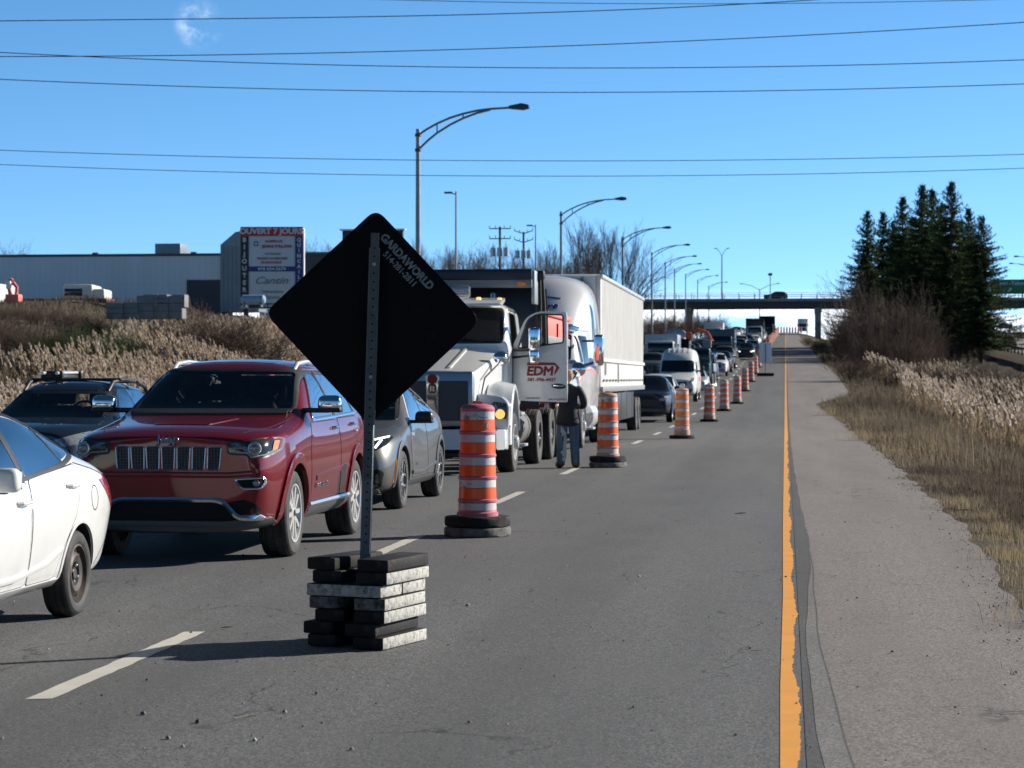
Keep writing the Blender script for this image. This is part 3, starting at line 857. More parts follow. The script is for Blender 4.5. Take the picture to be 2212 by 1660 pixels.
# ================================================================== red sport utility vehicle
M['red_paint'] = paint('deep red metallic paint', (.165, .0018, .009), .4, .3, .12, .05, .8)
M['red_dark'] = M['red_paint']
def honeycomb(name):
    m, t, p = principled(name); v = ocoord(t)
    vo = nd(t, 'ShaderNodeTexVoronoi', feature='DISTANCE_TO_EDGE'); vo.inputs['Scale'].default_value = 38; vo.inputs['Randomness'].default_value = .15; lk(t, v, vo.inputs['Vector'])
    c = cramp(t, vo.outputs['Distance'], [(.08, (.06, .063, .07)), (.16, (.002, .002, .002))])
    lk(t, c, p.inputs['Base Color']); p.inputs['Roughness'].default_value = .35
    b = nd(t, 'ShaderNodeBump'); b.invert = True; b.inputs['Strength'].default_value = .6; b.inputs['Distance'].default_value = .01; lk(t, vo.outputs['Distance'], b.inputs['Height']); lk(t, b.outputs[0], p.inputs['Normal'])
    return m
M['satin'] = mat('satin chrome', (.55, .56, .58), .28, .85, .06, 4)
M['honeycomb'] = honeycomb('black honeycomb mesh')

def build_jeep():
    L, W, H = 4.82, .965, 1.815
    keys = (1.42, 2.22, 2.9, 4.2, 4.68)
    f = curves(L, W, H, .27, 1.10, 1.275, 1.42, 2.22, 2.9, 4.2, 1.78, 4.68, 1.20, 1.265, 1.12, .80, dict(
        wm=[(0, .80), (.06, .855), (.2, .91), (.45, .95), (.8, .965), (L - .8, .965), (L - .25, .92), (L, .82)],
        ws=[(0, .755), (.06, .82), (.2, .875), (.45, .92), (.8, .94), (L - .8, .94), (L - .25, .89), (L, .76)],
        we=[(0, .68), (.06, .76), (.2, .83), (.45, .87), (.8, .885), (1.42, .90), (2.2, .89), (L - .5, .88), (L, .70)],
        zs=[(0, 1.00), (.12, 1.035), (.4, 1.065), (1.42, 1.13), (4.68, 1.18), (L, 1.0)],
        ze=[(0, 1.055), (.12, 1.10), (.4, 1.135), (.9, 1.17), (1.42, 1.215), (2.2, 1.215), (4.68, 1.27), (L, 1.1)],
        zr=[(0, 1.085), (.08, 1.125), (.3, 1.165), (.9, 1.215), (1.42, 1.265), (2.22, 1.725), (2.9, 1.765), (4.2, 1.715), (4.68, 1.30), (L - .1, 1.13), (L, 1.1)],
        wr=[(0, .50), (.3, .62), (1.3, .78), (1.5, .80), (2.22, .675), (2.9, .67), (4.2, .645), (4.68, .74), (L, .55)],
        zb=[(0, .27), (.1, .25), (.4, .26), (L - .4, .27), (L, .5)], zm=[(0, .74), (.5, .80), (L, .86)],
        zl=[(0, .50), (.3, .42), (L - .3, .42), (L, .6)]))
    ws = rpoly([(-.80, 1.285), (.80, 1.285), (.66, 1.70), (-.66, 1.70)], .05)
    fw = rpoly([(1.86, 1.235), (2.86, 1.25), (2.84, 1.655), (2.52, 1.66)], [.03, .03, .06, .10])
    rw_ = rpoly([(2.93, 1.25), (3.92, 1.265), (3.84, 1.635), (2.91, 1.655)], .04)
    qw = rpoly([(3.98, 1.27), (4.42, 1.285), (4.16, 1.60), (3.90, 1.63)], .04)
    axles, wr_, ar = (.90, 3.815), .392, .455
    root, sk, body = car_base('red_suv', 'dark red sport utility vehicle with seven chrome-rimmed grille slots and a chrome bumper strip', 'suv', f, L, M['red_paint'], axles, wr_, ar, 3, (fw, rw_), ws, 1.3, keys=keys)
    b = B(); sk.panel(b, ws, '-y', M['glass_clear'], .008, .008, .04); wsh = b.build('windshield', root, 40, False)
    b = B(); sk.ribbon(b, dense(shrink(ws, .02), .06, True), '-y', .03, M['black_plastic'], .012, .02, True); b.build('glass_border', wsh, 40, False)
    b = B(); sk.panel(b, rpoly([(-.70, 1.30), (.70, 1.30), (.60, 1.64), (-.60, 1.64)], .06), '+y', M['glass_side'], .004, .008, .12); b.build('rear_window', root, 40, False)
    both(sk, [fw, rw_, qw], M['glass_side'], 'side_window', root, .003, .006, .12)
    for sd_ in ('+x', '-x'):
        b = B()
        for pl in (fw, rw_): sk.ribbon(b, dense(inset2(pl, -.012), .06, True), sd_, .03, M['black_plastic'], .007, .006, True)
        b.build('window_frame', root, 40, False)
    for sd_ in ('+x', '-x'):
        b = B(); sk.ribbon(b, dense([(1.80, 1.215), (2.5, 1.225), (4.45, 1.262)], .08), sd_, .02, M['chrome'], .009, .006); sk.ribbon(b, dense(rpoly([(1.80, 1.22), (2.50, 1.69), (3.2, 1.695), (4.2, 1.63), (4.46, 1.29)], .12), .06), sd_, .014, M['chrome'], .009, .006); b.build('chrome_window_trim', root, 40, False)
    # doors as raised skins with dark gaps
    d1 = rpoly([(1.52, .47), (2.80, .47), (2.87, 1.20), (1.66, 1.19), (1.50, .95)], .05)
    d2 = rpoly([(2.90, .47), (3.36, .47), (3.50, .74), (3.90, .98), (3.96, 1.22), (2.94, 1.21)], .05)
    both(sk, [d1, d2], M['red_paint'], 'door', root, .0035, .006, .09)
    seams(sk, [inset2(d1, -.006) + [inset2(d1, -.006)[0]], inset2(d2, -.006) + [inset2(d2, -.006)[0]]], root, 'door_gap', .010)
    for sd_ in ('+x', '-x'):
        b = B(); sk.ribbon(b, dense([(1.72, .675), (2.2, .70), (3.30, .735)], .08), sd_, .05, M['red_paint'], .009, .006); b.build('door_crease', root, 50, False)
    for sd_ in ('+x', '-x'):
        b = B(); sk.ribbon(b, dense([(1.42, .395), (3.34, .395)], .1), sd_, .14, M['trim'], .02, .01); b.build('rocker_trim', root, 40, False)
    for sd_ in ('+x', '-x'):
        b = B(); sk.ribbon(b, dense([(1.42, .445), (3.34, .445)], .1), sd_, .04, M['satin'], .03, .01); b.build('rocker_chrome', root, 40, False)
    # wheel arch flares
    for ay in axles:
        for sd_ in ('+x', '-x'):
            b = B(); r1 = ar + .045
            path = arch_poly(ay, wr_, r1, -.12, PI + .06, 30)
            sk.ribbon(b, path, sd_, .095, M['red_paint'], .02, .02); b.build('wheel_arch_flare', root, 50, False)
    # nose
    slots, frames = B(), B()
    for k in range(7):
        cx = (k - 3) * .134; lean = (k - 3) * .004
        pl = rpoly([(cx - .055, .812), (cx + .052 , .812), (cx + .058 + lean, 1.016), (cx - .060 + lean, 1.016)], .02)
        sk.panel(slots, pl, '-y', M['honeycomb'], .003, .01, .05)
        sk.ribbon(frames, dense(pl, .03, True), '-y', .009, M['satin'], .009, .01, True)
    slots.build('grille', root, 30, False); frames.build('grille_frame', root, 40, False)
    b = B(); sk.panel(b, rpoly([(-.50, .79), (.50, .79), (.53, 1.035), (-.53, 1.035)], .03), '-y', M['red_paint'], .0015, .01, .08); b.build('grille_surround', root, 40, False)
    for s in (1, -1):
        hl = [(s * .535, 1.045), (s * .75, 1.068), (s * .895, 1.075), (s * .90, .985), (s * .84, .935), (s * .735, .915), (s * .70, .955), (s * .54, .965)]
        hl = rpoly(hl if s > 0 else hl[::-1], .02)
        bz = inset2(hl, -.018)
        b = B(); sk.panel(b, bz, '-y', M['black_plastic'], .003, .01, .05); hz = b.build('headlight', root, 40, False)
        b = B(); sk.panel(b, hl, '-y', M['lens_dark'], .010, .01, .05); b.build('headlight_lens', hz, 40, False)
        b = B(); h, n = sk.hit('-y', s * .765, 1.0)
        b.lathe([(.058, -.01), (.058, .02), (.05, .022), (.044, .012), (0, .018)], M['satin'], 24, Matrix.Translation(h + Vector((0, -.012, 0))) @ Matrix.Rotation(PI / 2, 4, 'X')); b.ball(h + Vector((0, -.02, 0)), .042, M['lens'], (1, .5, 1), 12); b.build('projector', hz)
        b = B(); sk.ribbon(b, dense([(s * .56, 1.005), (s * .69, 1.01)], .03), '-y', .022, M['lens'], .018, .01)
        sk.ribbon(b, dense([(s * .56, .972), (s * .70, .962), (s * .74, .925), (s * .83, .942), (s * .885, .985)], .03), '-y', .012, M['alloy'], .018, .01); b.build('light_bar', hz, 40, False)
        b = B(); sk.panel(b, rpoly([(s * .868, 1.06), (s * .892, 1.062), (s * .892, .99), (s * .868, .97)][::s], .008), '-y', M['lens_amber'], .016, .01, .03); b.build('side_marker', hz, 40, False)
        fg = rpoly([(s * .595, .735), (s * .835, .748), (s * .84, .70), (s * .80, .655), (s * .66, .652), (s * .62, .69)][::s], .025)
        b = B(); sk.panel(b, fg, '-y', M['hole'], .003, .01, .05); fo = b.build('fog_light', root, 40, False)
        b = B(); sk.ribbon(b, dense(fg, .03, True), '-y', .016, M['chrome'], .012, .01, True); b.build('fog_frame', fo, 40, False)
        b = B(); h, n = sk.hit('-y', s * .775, .70); b.ball(h + Vector((0, -.005, 0)), .03, M['lens'], (1, .4, 1), 10); b.build('fog_bulb', fo)
        cv = rpoly([(s * .50, .525), (s * .66, .56), (s * .77, .52), (s * .82, .44), (s * .60, .42)][::s], .04)
        b = B(); sk.panel(b, cv, '-y', M['hole'], .003, .01, .05); b.build('lower_vent', root, 40, False)
    b = B(); sk.panel(b, rpoly([(-.80, .33), (.80, .33), (.60, .42), (.46, .545), (-.46, .545), (-.60, .42)], .03), '-y', M['hole'], .004, .012, .07); b.build('lower_grille', root, 40, False)
    b = B(); sk.ribbon(b, dense(rpoly([(-.82, .410), (-.62, .398), (-.50, .53), (-.42, .556), (.42, .556), (.50, .53), (.62, .398), (.82, .410)], .05), .035), '-y', .042, M['chrome'], .03, .02); b.build('bumper_strip', root, 50, False)
    low_trim(root, M['trim'], lambda c: c.z < .385)
    b = B(); sk.ribbon(b, dense([(-.86, .37), (-.5, .345), (.5, .345), (.86, .37)], .06), '-y', .05, M['trim'], .022, .02); b.build('bumper_lower', root, 50, False)
    b = B(); sk.ribbon(b, dense([(-.74, .785), (-.55, .77), (.55, .77), (.74, .785)], .06), '-y', .05, M['red_paint'], .02, .01); b.build('bumper_ledge', root, 60, False)
    # bonnet raised centre, gap line, jets, badge
    hp = rpoly([(-.25, .42), (.25, .42), (.40, 1.02), (-.40, 1.02)], .05)
    b = B(); sk.panel(b, hp, 'z', M['red_paint'], .006, .012, .08); b.build('bonnet_panel', root, 60, False)
    seams(sk, [[(-.80, 1.38), (-.76, .6), (-.62, .16), (0, .105), (.62, .16), (.76, .6), (.80, 1.38)]], root, 'bonnet_gap', .010, axis='z')
    for s in (-.3, .25):
        h, n = sk.hit('z', s, 1.24); b = B(); b.ball(h + Vector((0, 0, .006)), .012, M['black_plastic'], (1.4, 1, .8), 6); b.build('washer_jet', root)
    h, n = sk.hit('-y', 0, 1.072)
    txt('Jeep', .115, M['chrome'], 'badge_lettering', root, (0, h.y - .012, 1.082), (PI / 2 - .25, 0, 0), .012, ext=.006)
    # wiper cowl, mirrors, rails, handles
    b = B(); sk.ribbon(b, dense([(-.74, 1.287), (.74, 1.287)], .08), '-y', .03, M['black_plastic'], .02, .01); b.build('wiper_cowl', root, 40, False)
    mirror(root, 1.09, 1.70, 1.375, (.235, .15, .155), M['chrome'])
    handle(root, 2.68, 1.13, sk, M['chrome']); handle(root, 3.62, 1.15, sk, M['chrome'])
    for s in (1, -1):
        b = B(); b.tube([sk.hit('z', s * .60, yy_)[0] + Vector((0, 0, dz_)) for yy_, dz_ in ((2.35, -.01), (2.5, .045), (2.9, .055), (3.5, .055), (3.95, .045), (4.08, -.01))], [.018, .024, .022, .022, .024, .018], M['alloy'], 8)
        b.build('roof_rail', root)
    b = B(); sk.panel(b, rpoly([(-.58, 2.36), (.58, 2.36), (.55, 3.6), (-.55, 3.6)], .08), 'z', M['glass_dark'], .004, .01, .2); b.build('sunroof', root, 40, False)
    for s in (1, -1):
        b = B(); sk.panel(b, rpoly([(s * .58, 1.0), (s * .84, 1.0), (s * .86, 1.16), (s * .60, 1.14)][::s], .03), '+y', M['lens_red'], .006, .01, .08); b.build('tail_light', root, 40, False)
    h, n = sk.hit('+x', 1.95, .62)
    txt('GRAND CHEROKEE', .062, M['chrome'], 'door_lettering', root, (h.x + .012, 1.95, .60), (PI / 2, 0, PI / 2), .008, ext=.002)
    seat_set(root, (2.35, 3.3), (-.38, .38), 1.28); steering(root, .37, 1.93, 1.30, M['black_plastic'])
    b = B(); b.box((0, 2.2, 1.62), (.24, .03, .07), M['black_plastic'], .02); b.tube([(0, 2.2, 1.66), (0, 2.17, 1.7)], .012, M['black_plastic'], 6); b.build('rear_view_mirror', root)
    tm = tyre_mesh(wr_, .265, .262); rm = rim_mesh(.262, .265, 'split', M['alloy'])
    add_wheels(root, [(s * .80, a) for a in axles for s in (1, -1)], wr_, .265, tm, rm)
    return root
jeep = build_jeep(); place(jeep, (-5.34, 19.35, 0))
# ================================================================== white saloon in the near left
M['white_car'] = paint('white car paint', (.66, .662, .65), 0., .3, .03, .18)
M['steel_wheel'] = M['steel_rust']
def build_sedan():
    L, W, H = 4.37, .85, 1.475
    keys = (1.12, 1.95, 2.35, 3.0, 3.72)
    f = curves(L, W, H, .20, .80, 1.0, 1.12, 1.95, 2.35, 3.0, 1.425, 3.72, .93, 1.07, .985, .66, dict(
        ze=[(0, .74), (.3, .80), (1.12, .90), (2.3, .965), (3.3, 1.045), (3.72, 1.05), (4.1, .99), (L, .90)],
        zs=[(0, .66), (.3, .72), (1.12, .82), (2.3, .88), (3.4, .93), (4.1, .90), (L, .80)],
        zr=[(0, .78), (.5, .88), (1.12, .99), (1.55, 1.22), (1.95, 1.385), (2.4, 1.425), (3.0, 1.375), (3.4, 1.24), (3.74, 1.085), (4.15, 1.03), (4.28, 1.0), (L, .93)],
        wr=[(0, .40), (.3, .52), (1.05, .66), (1.2, .68), (1.95, .58), (2.4, .57), (3.0, .555), (3.74, .62), (4.1, .60), (L, .5)],
        we=[(0, .55), (.2, .68), (.6, .76), (1.12, .785), (2.4, .80), (3.3, .785), (3.72, .765), (4.1, .75), (4.3, .70), (L, .60)],
        ws=[(0, .60), (.2, .73), (.6, .81), (2.4, .83), (3.4, .835), (4.0, .83), (4.22, .80), (4.32, .745), (L, .66)],
        wm=[(0, .64), (.1, .75), (.4, .825), (.8, .85), (3.7, .85), (4.0, .846), (4.22, .825), (4.33, .77), (L, .70)],
        wl=[(0, .62), (.2, .76), (.6, .815), (3.7, .815), (4.1, .79), (L, .66)],
        zm=[(0, .58), (1, .64), (3.4, .70), (L, .70)], zb=[(0, .28), (.2, .19), (3.9, .20), (4.2, .27), (L, .34)]))
    ws = rpoly([(-.64, 1.02), (.64, 1.02), (.55, 1.36), (-.55, 1.36)], .05)
    fw = rpoly([(1.52, .975), (2.30, .985), (2.28, 1.365), (2.0, 1.355)], [.03, .03, .05, .1])
    rwn = rpoly([(2.40, .99), (3.16, 1.045), (3.28, 1.10), (3.02, 1.285), (2.72, 1.355), (2.37, 1.372)], [.02, .04, .02, .12, .2, .03])
    qw = rpoly([(3.21, 1.065), (3.50, 1.105), (3.11, 1.25)], [.02, .05, .05])
    axles, r, ar = (.82, 3.39), .292, .345
    root, sk, body = car_base('white_sedan', 'white four-door saloon on rusty steel wheels, cut off by the left picture edge', 'car', f, L, M['white_car'], axles, r, ar, 3, (fw, rwn), ws, 1.1, keys=keys)
    b = B(); sk.panel(b, ws, '-y', M['glass_clear'], .005, .008, .1); b.build('windshield', root, 40, False)
    b = B(); sk.panel(b, rpoly([(-.54, 1.10), (.54, 1.10), (.48, 1.34), (-.48, 1.34)], .05), '+y', M['glass_side'], .005, .008, .1); b.build('rear_window', root, 40, False)
    both(sk, [fw, rwn, qw], M['glass_side'], 'side_window', root, .004, .006, .12)
    for sd_ in ('+x', '-x'):
        b = B()
        sk.ribbon(b, dense(rpoly([(1.36, .96), (2.3, .968), (3.2, 1.038), (3.52, 1.09), (3.56, 1.12), (3.05, 1.30), (2.75, 1.378), (2.3, 1.395), (1.95, 1.375)], .08), .05, True), sd_, .028, M['black_plastic'], .006, .005, True)
        sk.ribbon(b, dense([(2.345, .985), (2.325, 1.375)], .05), sd_, .075, M['black_plastic'], .005, .004); sk.ribbon(b, dense([(3.19, 1.045), (3.06, 1.28)], .05), sd_, .035, M['black_plastic'], .006, .004)
        b.build('window_frame', root, 40, False)
    d1 = rpoly([(1.40, .30), (2.34, .30), (2.37, .95), (1.48, .94), (1.34, .7)], .04)
    d2 = rpoly([(2.37, .30), (2.90, .30), (3.02, .48), (3.28, .70), (3.42, .95), (3.40, 1.03), (2.41, .965)], .05)
    both(sk, [d1, d2], M['white_car'], 'door', root, .003, .006, .1)
    seams(sk, [inset2(d1, -.005) + [inset2(d1, -.005)[0]], inset2(d2, -.005) + [inset2(d2, -.005)[0]], [(3.42, 1.04), (3.78, .985), (4.05, .93)], [(3.76, .30), (3.95, .42), (4.18, .52), (4.32, .56)]], root, 'door_gap', .008)
    for sd_ in ('+x', '-x'):
        b = B()
        sk.ribbon(b, dense([(1.3, .70), (2.0, .765), (2.8, .84), (3.5, .90), (3.9, .925)], .08), sd_, .03, M['white_car'], .012, .006)
        sk.ribbon(b, dense([(1.5, .36), (2.1, .36), (2.7, .41), (3.0, .49)], .07), sd_, .035, M['white_car'], .014, .006)
        b.build('door_crease', root, 60, False)
    for sd_ in ('+x', '-x'):
        b = B(); sk.ribbon(b, dense([(1.2, .255), (3.02, .255)], .1), sd_, .08, M['white_car'], .012, .01); b.build('rocker_sill', root, 50, False)
    for ay in axles:
        for sd_ in ('+x', '-x'):
            b = B(); sk.ribbon(b, arch_poly(ay, r, ar + .012, -.1, PI + .1, 28), sd_, .032, M['white_car'], .009, .01); b.build('wheel_arch_lip', root, 50, False)
    for sd_ in ('+x', '-x'):
        b = B(); sk.panel(b, rpoly([(3.83, .925), (4.18, .945), (4.29, .87), (4.31, .745), (4.17, .69), (4.03, .79)], .03), sd_, M['lens_red'], .006, .012, .05); b.build('tail_light', root, 40, False)
    el = [(3.70 + .075 * math.cos(a * PI / 10), .79 + .085 * math.sin(a * PI / 10)) for a in range(20)]
    seams(sk, [el + [el[0]]], root, 'fuel_flap', .007, ('+x',))
    handle(root, 2.22, .83, sk, M['white_car'], .2); handle(root, 3.20, .895, sk, M['white_car'], .2)
    mirror(root, .93, 1.62, 1.0, (.2, .13, .15), M['white_car'], M['black_plastic'], .08)
    seat_set(root, (1.95, 2.75), (-.34, .34), 1.02); steering(root, .34, 1.6, 1.03)
    b = B(); sk.panel(b, rpoly([(-.55, .45), (.55, .45), (.5, .70), (-.5, .70)], .05), '-y', M['honeycomb'], .004, .01, .1); b.build('grille', root, 40, False)
    for s in (1, -1):
        b = B(); sk.panel(b, rpoly([(s * .42, .70), (s * .60, .80), (s * .74, .82), (s * .74, .70), (s * .55, .64)][::s], .02), '-y', M['lens'], .006, .01, .06); b.build('headlight', root, 40, False)
    tm = tyre_mesh(r, .185, .195); rm = rim_mesh(.195, .185, 'steel', M['steel_rust'])
    add_wheels(root, [(s * .735, a) for a in axles for s in (1, -1)], r, .185, tm, rm)
    return root
sedan = build_sedan(); place(sedan, (-5.57, 11.56, 0))

# ================================================================== grey electric crossover behind the red suv
M['grey_metallic'] = paint('grey metallic paint', (.105, .107, .105), .45, .36, .1, .22, .55)
M['clad'] = mat('satin grey cladding', (.055, .058, .062), .42, var=.12)
def build_ev():
    L, W, H = 4.71, .94, 1.635
    keys = (1.35, 2.25, 2.75, 3.6, 4.3)
    f = curves(L, W, H, .20, .90, 1.07, 1.35, 2.25, 2.75, 3.6, 1.52, 4.3, 1.0, 1.13, 1.08, .62, dict(
        zr=[(0, .84), (.12, .90), (.5, .985), (1.35, 1.06), (2.25, 1.535), (2.75, 1.585), (3.6, 1.46), (4.0, 1.29), (4.3, 1.17), (4.58, 1.10), (L, 1.0)],
        ze=[(0, .78), (.15, .86), (.5, .93), (1.35, 1.0), (2.5, 1.05), (3.6, 1.10), (4.3, 1.13), (L, .98)],
        zs=[(0, .70), (.3, .80), (1.0, .86), (2.5, .92), (3.6, .99), (L, .84)], 
        ws=[(0, .66), (.1, .77), (.35, .87), (.8, .92), (1.6, .875), (2.4, .87), (3.3, .91), (3.9, .92), (4.4, .86), (L, .72)],
        wm=[(0, .72), (.1, .83), (.35, .91), (.8, .94), (1.6, .915), (2.4, .91), (3.2, .93), (3.9, .94), (4.45, .88), (L, .78)],
        zb=[(0, .26), (.15, .2), (.4, .19), (L - .3, .22), (L, .4)]))
    ws = rpoly([(-.74, 1.085), (.74, 1.085), (.62, 1.49), (-.62, 1.49)], .05)
    fw = rpoly([(1.80, 1.06), (2.72, 1.085), (2.70, 1.52), (2.42, 1.51)], [.03, .03, .04, .12])
    rwn = rpoly([(2.80, 1.09), (3.56, 1.12), (3.66, 1.19), (3.32, 1.42), (2.78, 1.515)], [.03, .05, .05, .15, .03])
    axles, r, ar = (.84, 3.825), .362, .42
    root, sk, body = car_base('grey_crossover', 'grey metallic crossover with black mirrors and a lit slim headlight, behind the red suv', 'car', f, L, M['grey_metallic'], axles, r, ar, 3, (fw, rwn), ws, 1.3, keys=keys)
    b = B(); sk.panel(b, ws, '-y', M['glass_clear'], .005, .008, .1); wsh = b.build('windshield', root, 40, False)
    b = B(); sk.ribbon(b, dense(shrink(ws, .02), .06, True), '-y', .045, M['black_plastic'], .004, .004, True); b.build('glass_border', wsh, 40, False)
    both(sk, [fw, rwn], M['glass_side'], 'side_window', root, .004, .006, .12)
    for sd_ in ('+x', '-x'):
        b = B(); sk.ribbon(b, dense(rpoly([(1.72, 1.045), (2.75, 1.07), (3.62, 1.11), (3.72, 1.2), (3.35, 1.45), (2.75, 1.545), (2.38, 1.53)], .08), .05, True), sd_, .024, M['alloy'], .006, .005, True); sk.ribbon(b, dense([(2.76, 1.08), (2.74, 1.52)], .06), sd_, .06, M['black_plastic'], .006, .004); b.build('window_frame', root, 40, False)
    d1 = rpoly([(1.55, .36), (2.72, .36), (2.77, 1.05), (1.72, 1.03), (1.48, .75)], .05)
    d2 = rpoly([(2.76, .36), (3.25, .36), (3.42, .62), (3.78, .86), (3.72, 1.09), (2.81, 1.06)], .05)
    both(sk, [d1, d2], M['grey_metallic'], 'door', root, .003, .006, .1)
    seams(sk, [inset2(d1, -.005) + [inset2(d1, -.005)[0]], inset2(d2, -.005) + [inset2(d2, -.005)[0]]], root, 'door_gap', .008)
    for sd_ in ('+x', '-x'):
        b = B(); sk.ribbon(b, dense([(1.5, .43), (2.3, .41), (3.3, .49)], .08), sd_, .045, M['grey_metallic'], .018, .006); b.build('door_crease', root, 60, False)
    for sd_ in ('+x', '-x'):
        b = B(); sk.ribbon(b, dense([(1.32, .275), (3.32, .275)], .1), sd_, .12, M['clad'], .016, .01); b.build('rocker_trim', root, 50, False)
    for ay in axles:
        for sd_ in ('+x', '-x'):
            b = B(); sk.ribbon(b, arch_poly(ay, r, ar + .03, -.15, PI + .12, 30), sd_, .065, M['clad'], .014, .012); b.build('wheel_arch_trim', root, 50, False)
    for s in (1, -1):
        pl = rpoly([(s * .30, .795), (s * .56, .835), (s * .80, .905), (s * .84, .89), (s * .80, .80), (s * .70, .735), (s * .42, .735)][::s], .02)
        b = B(); sk.panel(b, pl, '-y', M['lens_dark'], .006, .01, .05); hz = b.build('headlight', root, 40, False)
        b = B(); sk.ribbon(b, dense([(s * .32, .80), (s * .56, .838), (s * .80, .898)], .05), '-y', .016, M['lamp_on'], .012, .004); sk.ribbon(b, dense([(s * .50, .80), (s * .47, .755)], .02), '-y', .026, M['lamp_on'], .012, .004); sk.ribbon(b, dense([(s * .74, .86), (s * .69, .77)], .02), '-y', .026, M['lamp_on'], .012, .004); b.build('light_strip', hz, 40, False)
        b = B(); sk.panel(b, rpoly([(s * .60, .28), (s * .76, .30), (s * .80, .48), (s * .74, .52), (s * .60, .50)][::s], .03), '-y', M['hole'], .004, .01, .06); b.build('bumper_vent', root, 40, False)
        b = B(); sk.panel(b, rpoly([(.32, .34), (.36, .34), (.44, .62), (.40, .62)], .008), '+x' if s > 0 else '-x', M['lens_amber'], .006, .01, .05); b.build('side_marker', root, 40, False)
    b = B(); sk.panel(b, rpoly([(-.56, .30), (.56, .30), (.60, .52), (-.60, .52)], .04), '-y', M['black_plastic'], .004, .01, .08); b.build('lower_grille', root, 40, False)
    b = B(); sk.ribbon(b, dense([(-.80, .255), (-.4, .245), (.4, .245), (.80, .255)], .08), '-y', .06, M['clad'], .02, .012); b.build('bumper_lip', root, 50, False)
    b = B(); sk.panel(b, rpoly([(-.50, .58), (.50, .58), (.56, .78), (-.56, .78)], .06), '-y', M['clad'], .003, .01, .1); b.build('nose_panel', root, 40, False)
    seams(sk, [[(-.80, 1.30), (-.74, .6), (-.62, .22), (0, .12), (.62, .22), (.74, .6), (.80, 1.30)]], root, 'bonnet_gap', .009, axis='z')
    mirror(root, 1.02, 1.78, 1.12, (.24, .15, .145), M['black_plastic'], None, .08)
    seat_set(root, (2.3, 3.15), (-.36, .36), 1.12); steering(root, .36, 1.88, 1.12)
    h, n = sk.hit('+x', 1.72, .50); txt('MACH-E', .045, M['chrome'], 'door_lettering', root, (h.x + .008, 1.85, .52), (PI / 2, 0, PI / 2), .006)
    tm = tyre_mesh(r, .235, .245); rm = rim_mesh(.245, .235, 'y5', M['alloy_dark'])
    add_wheels(root, [(s * .80, a) for a in axles for s in (1, -1)], r, .235, tm, rm)
    return root
ev = build_ev(); place(ev, (-5.60, 26.95, 0))

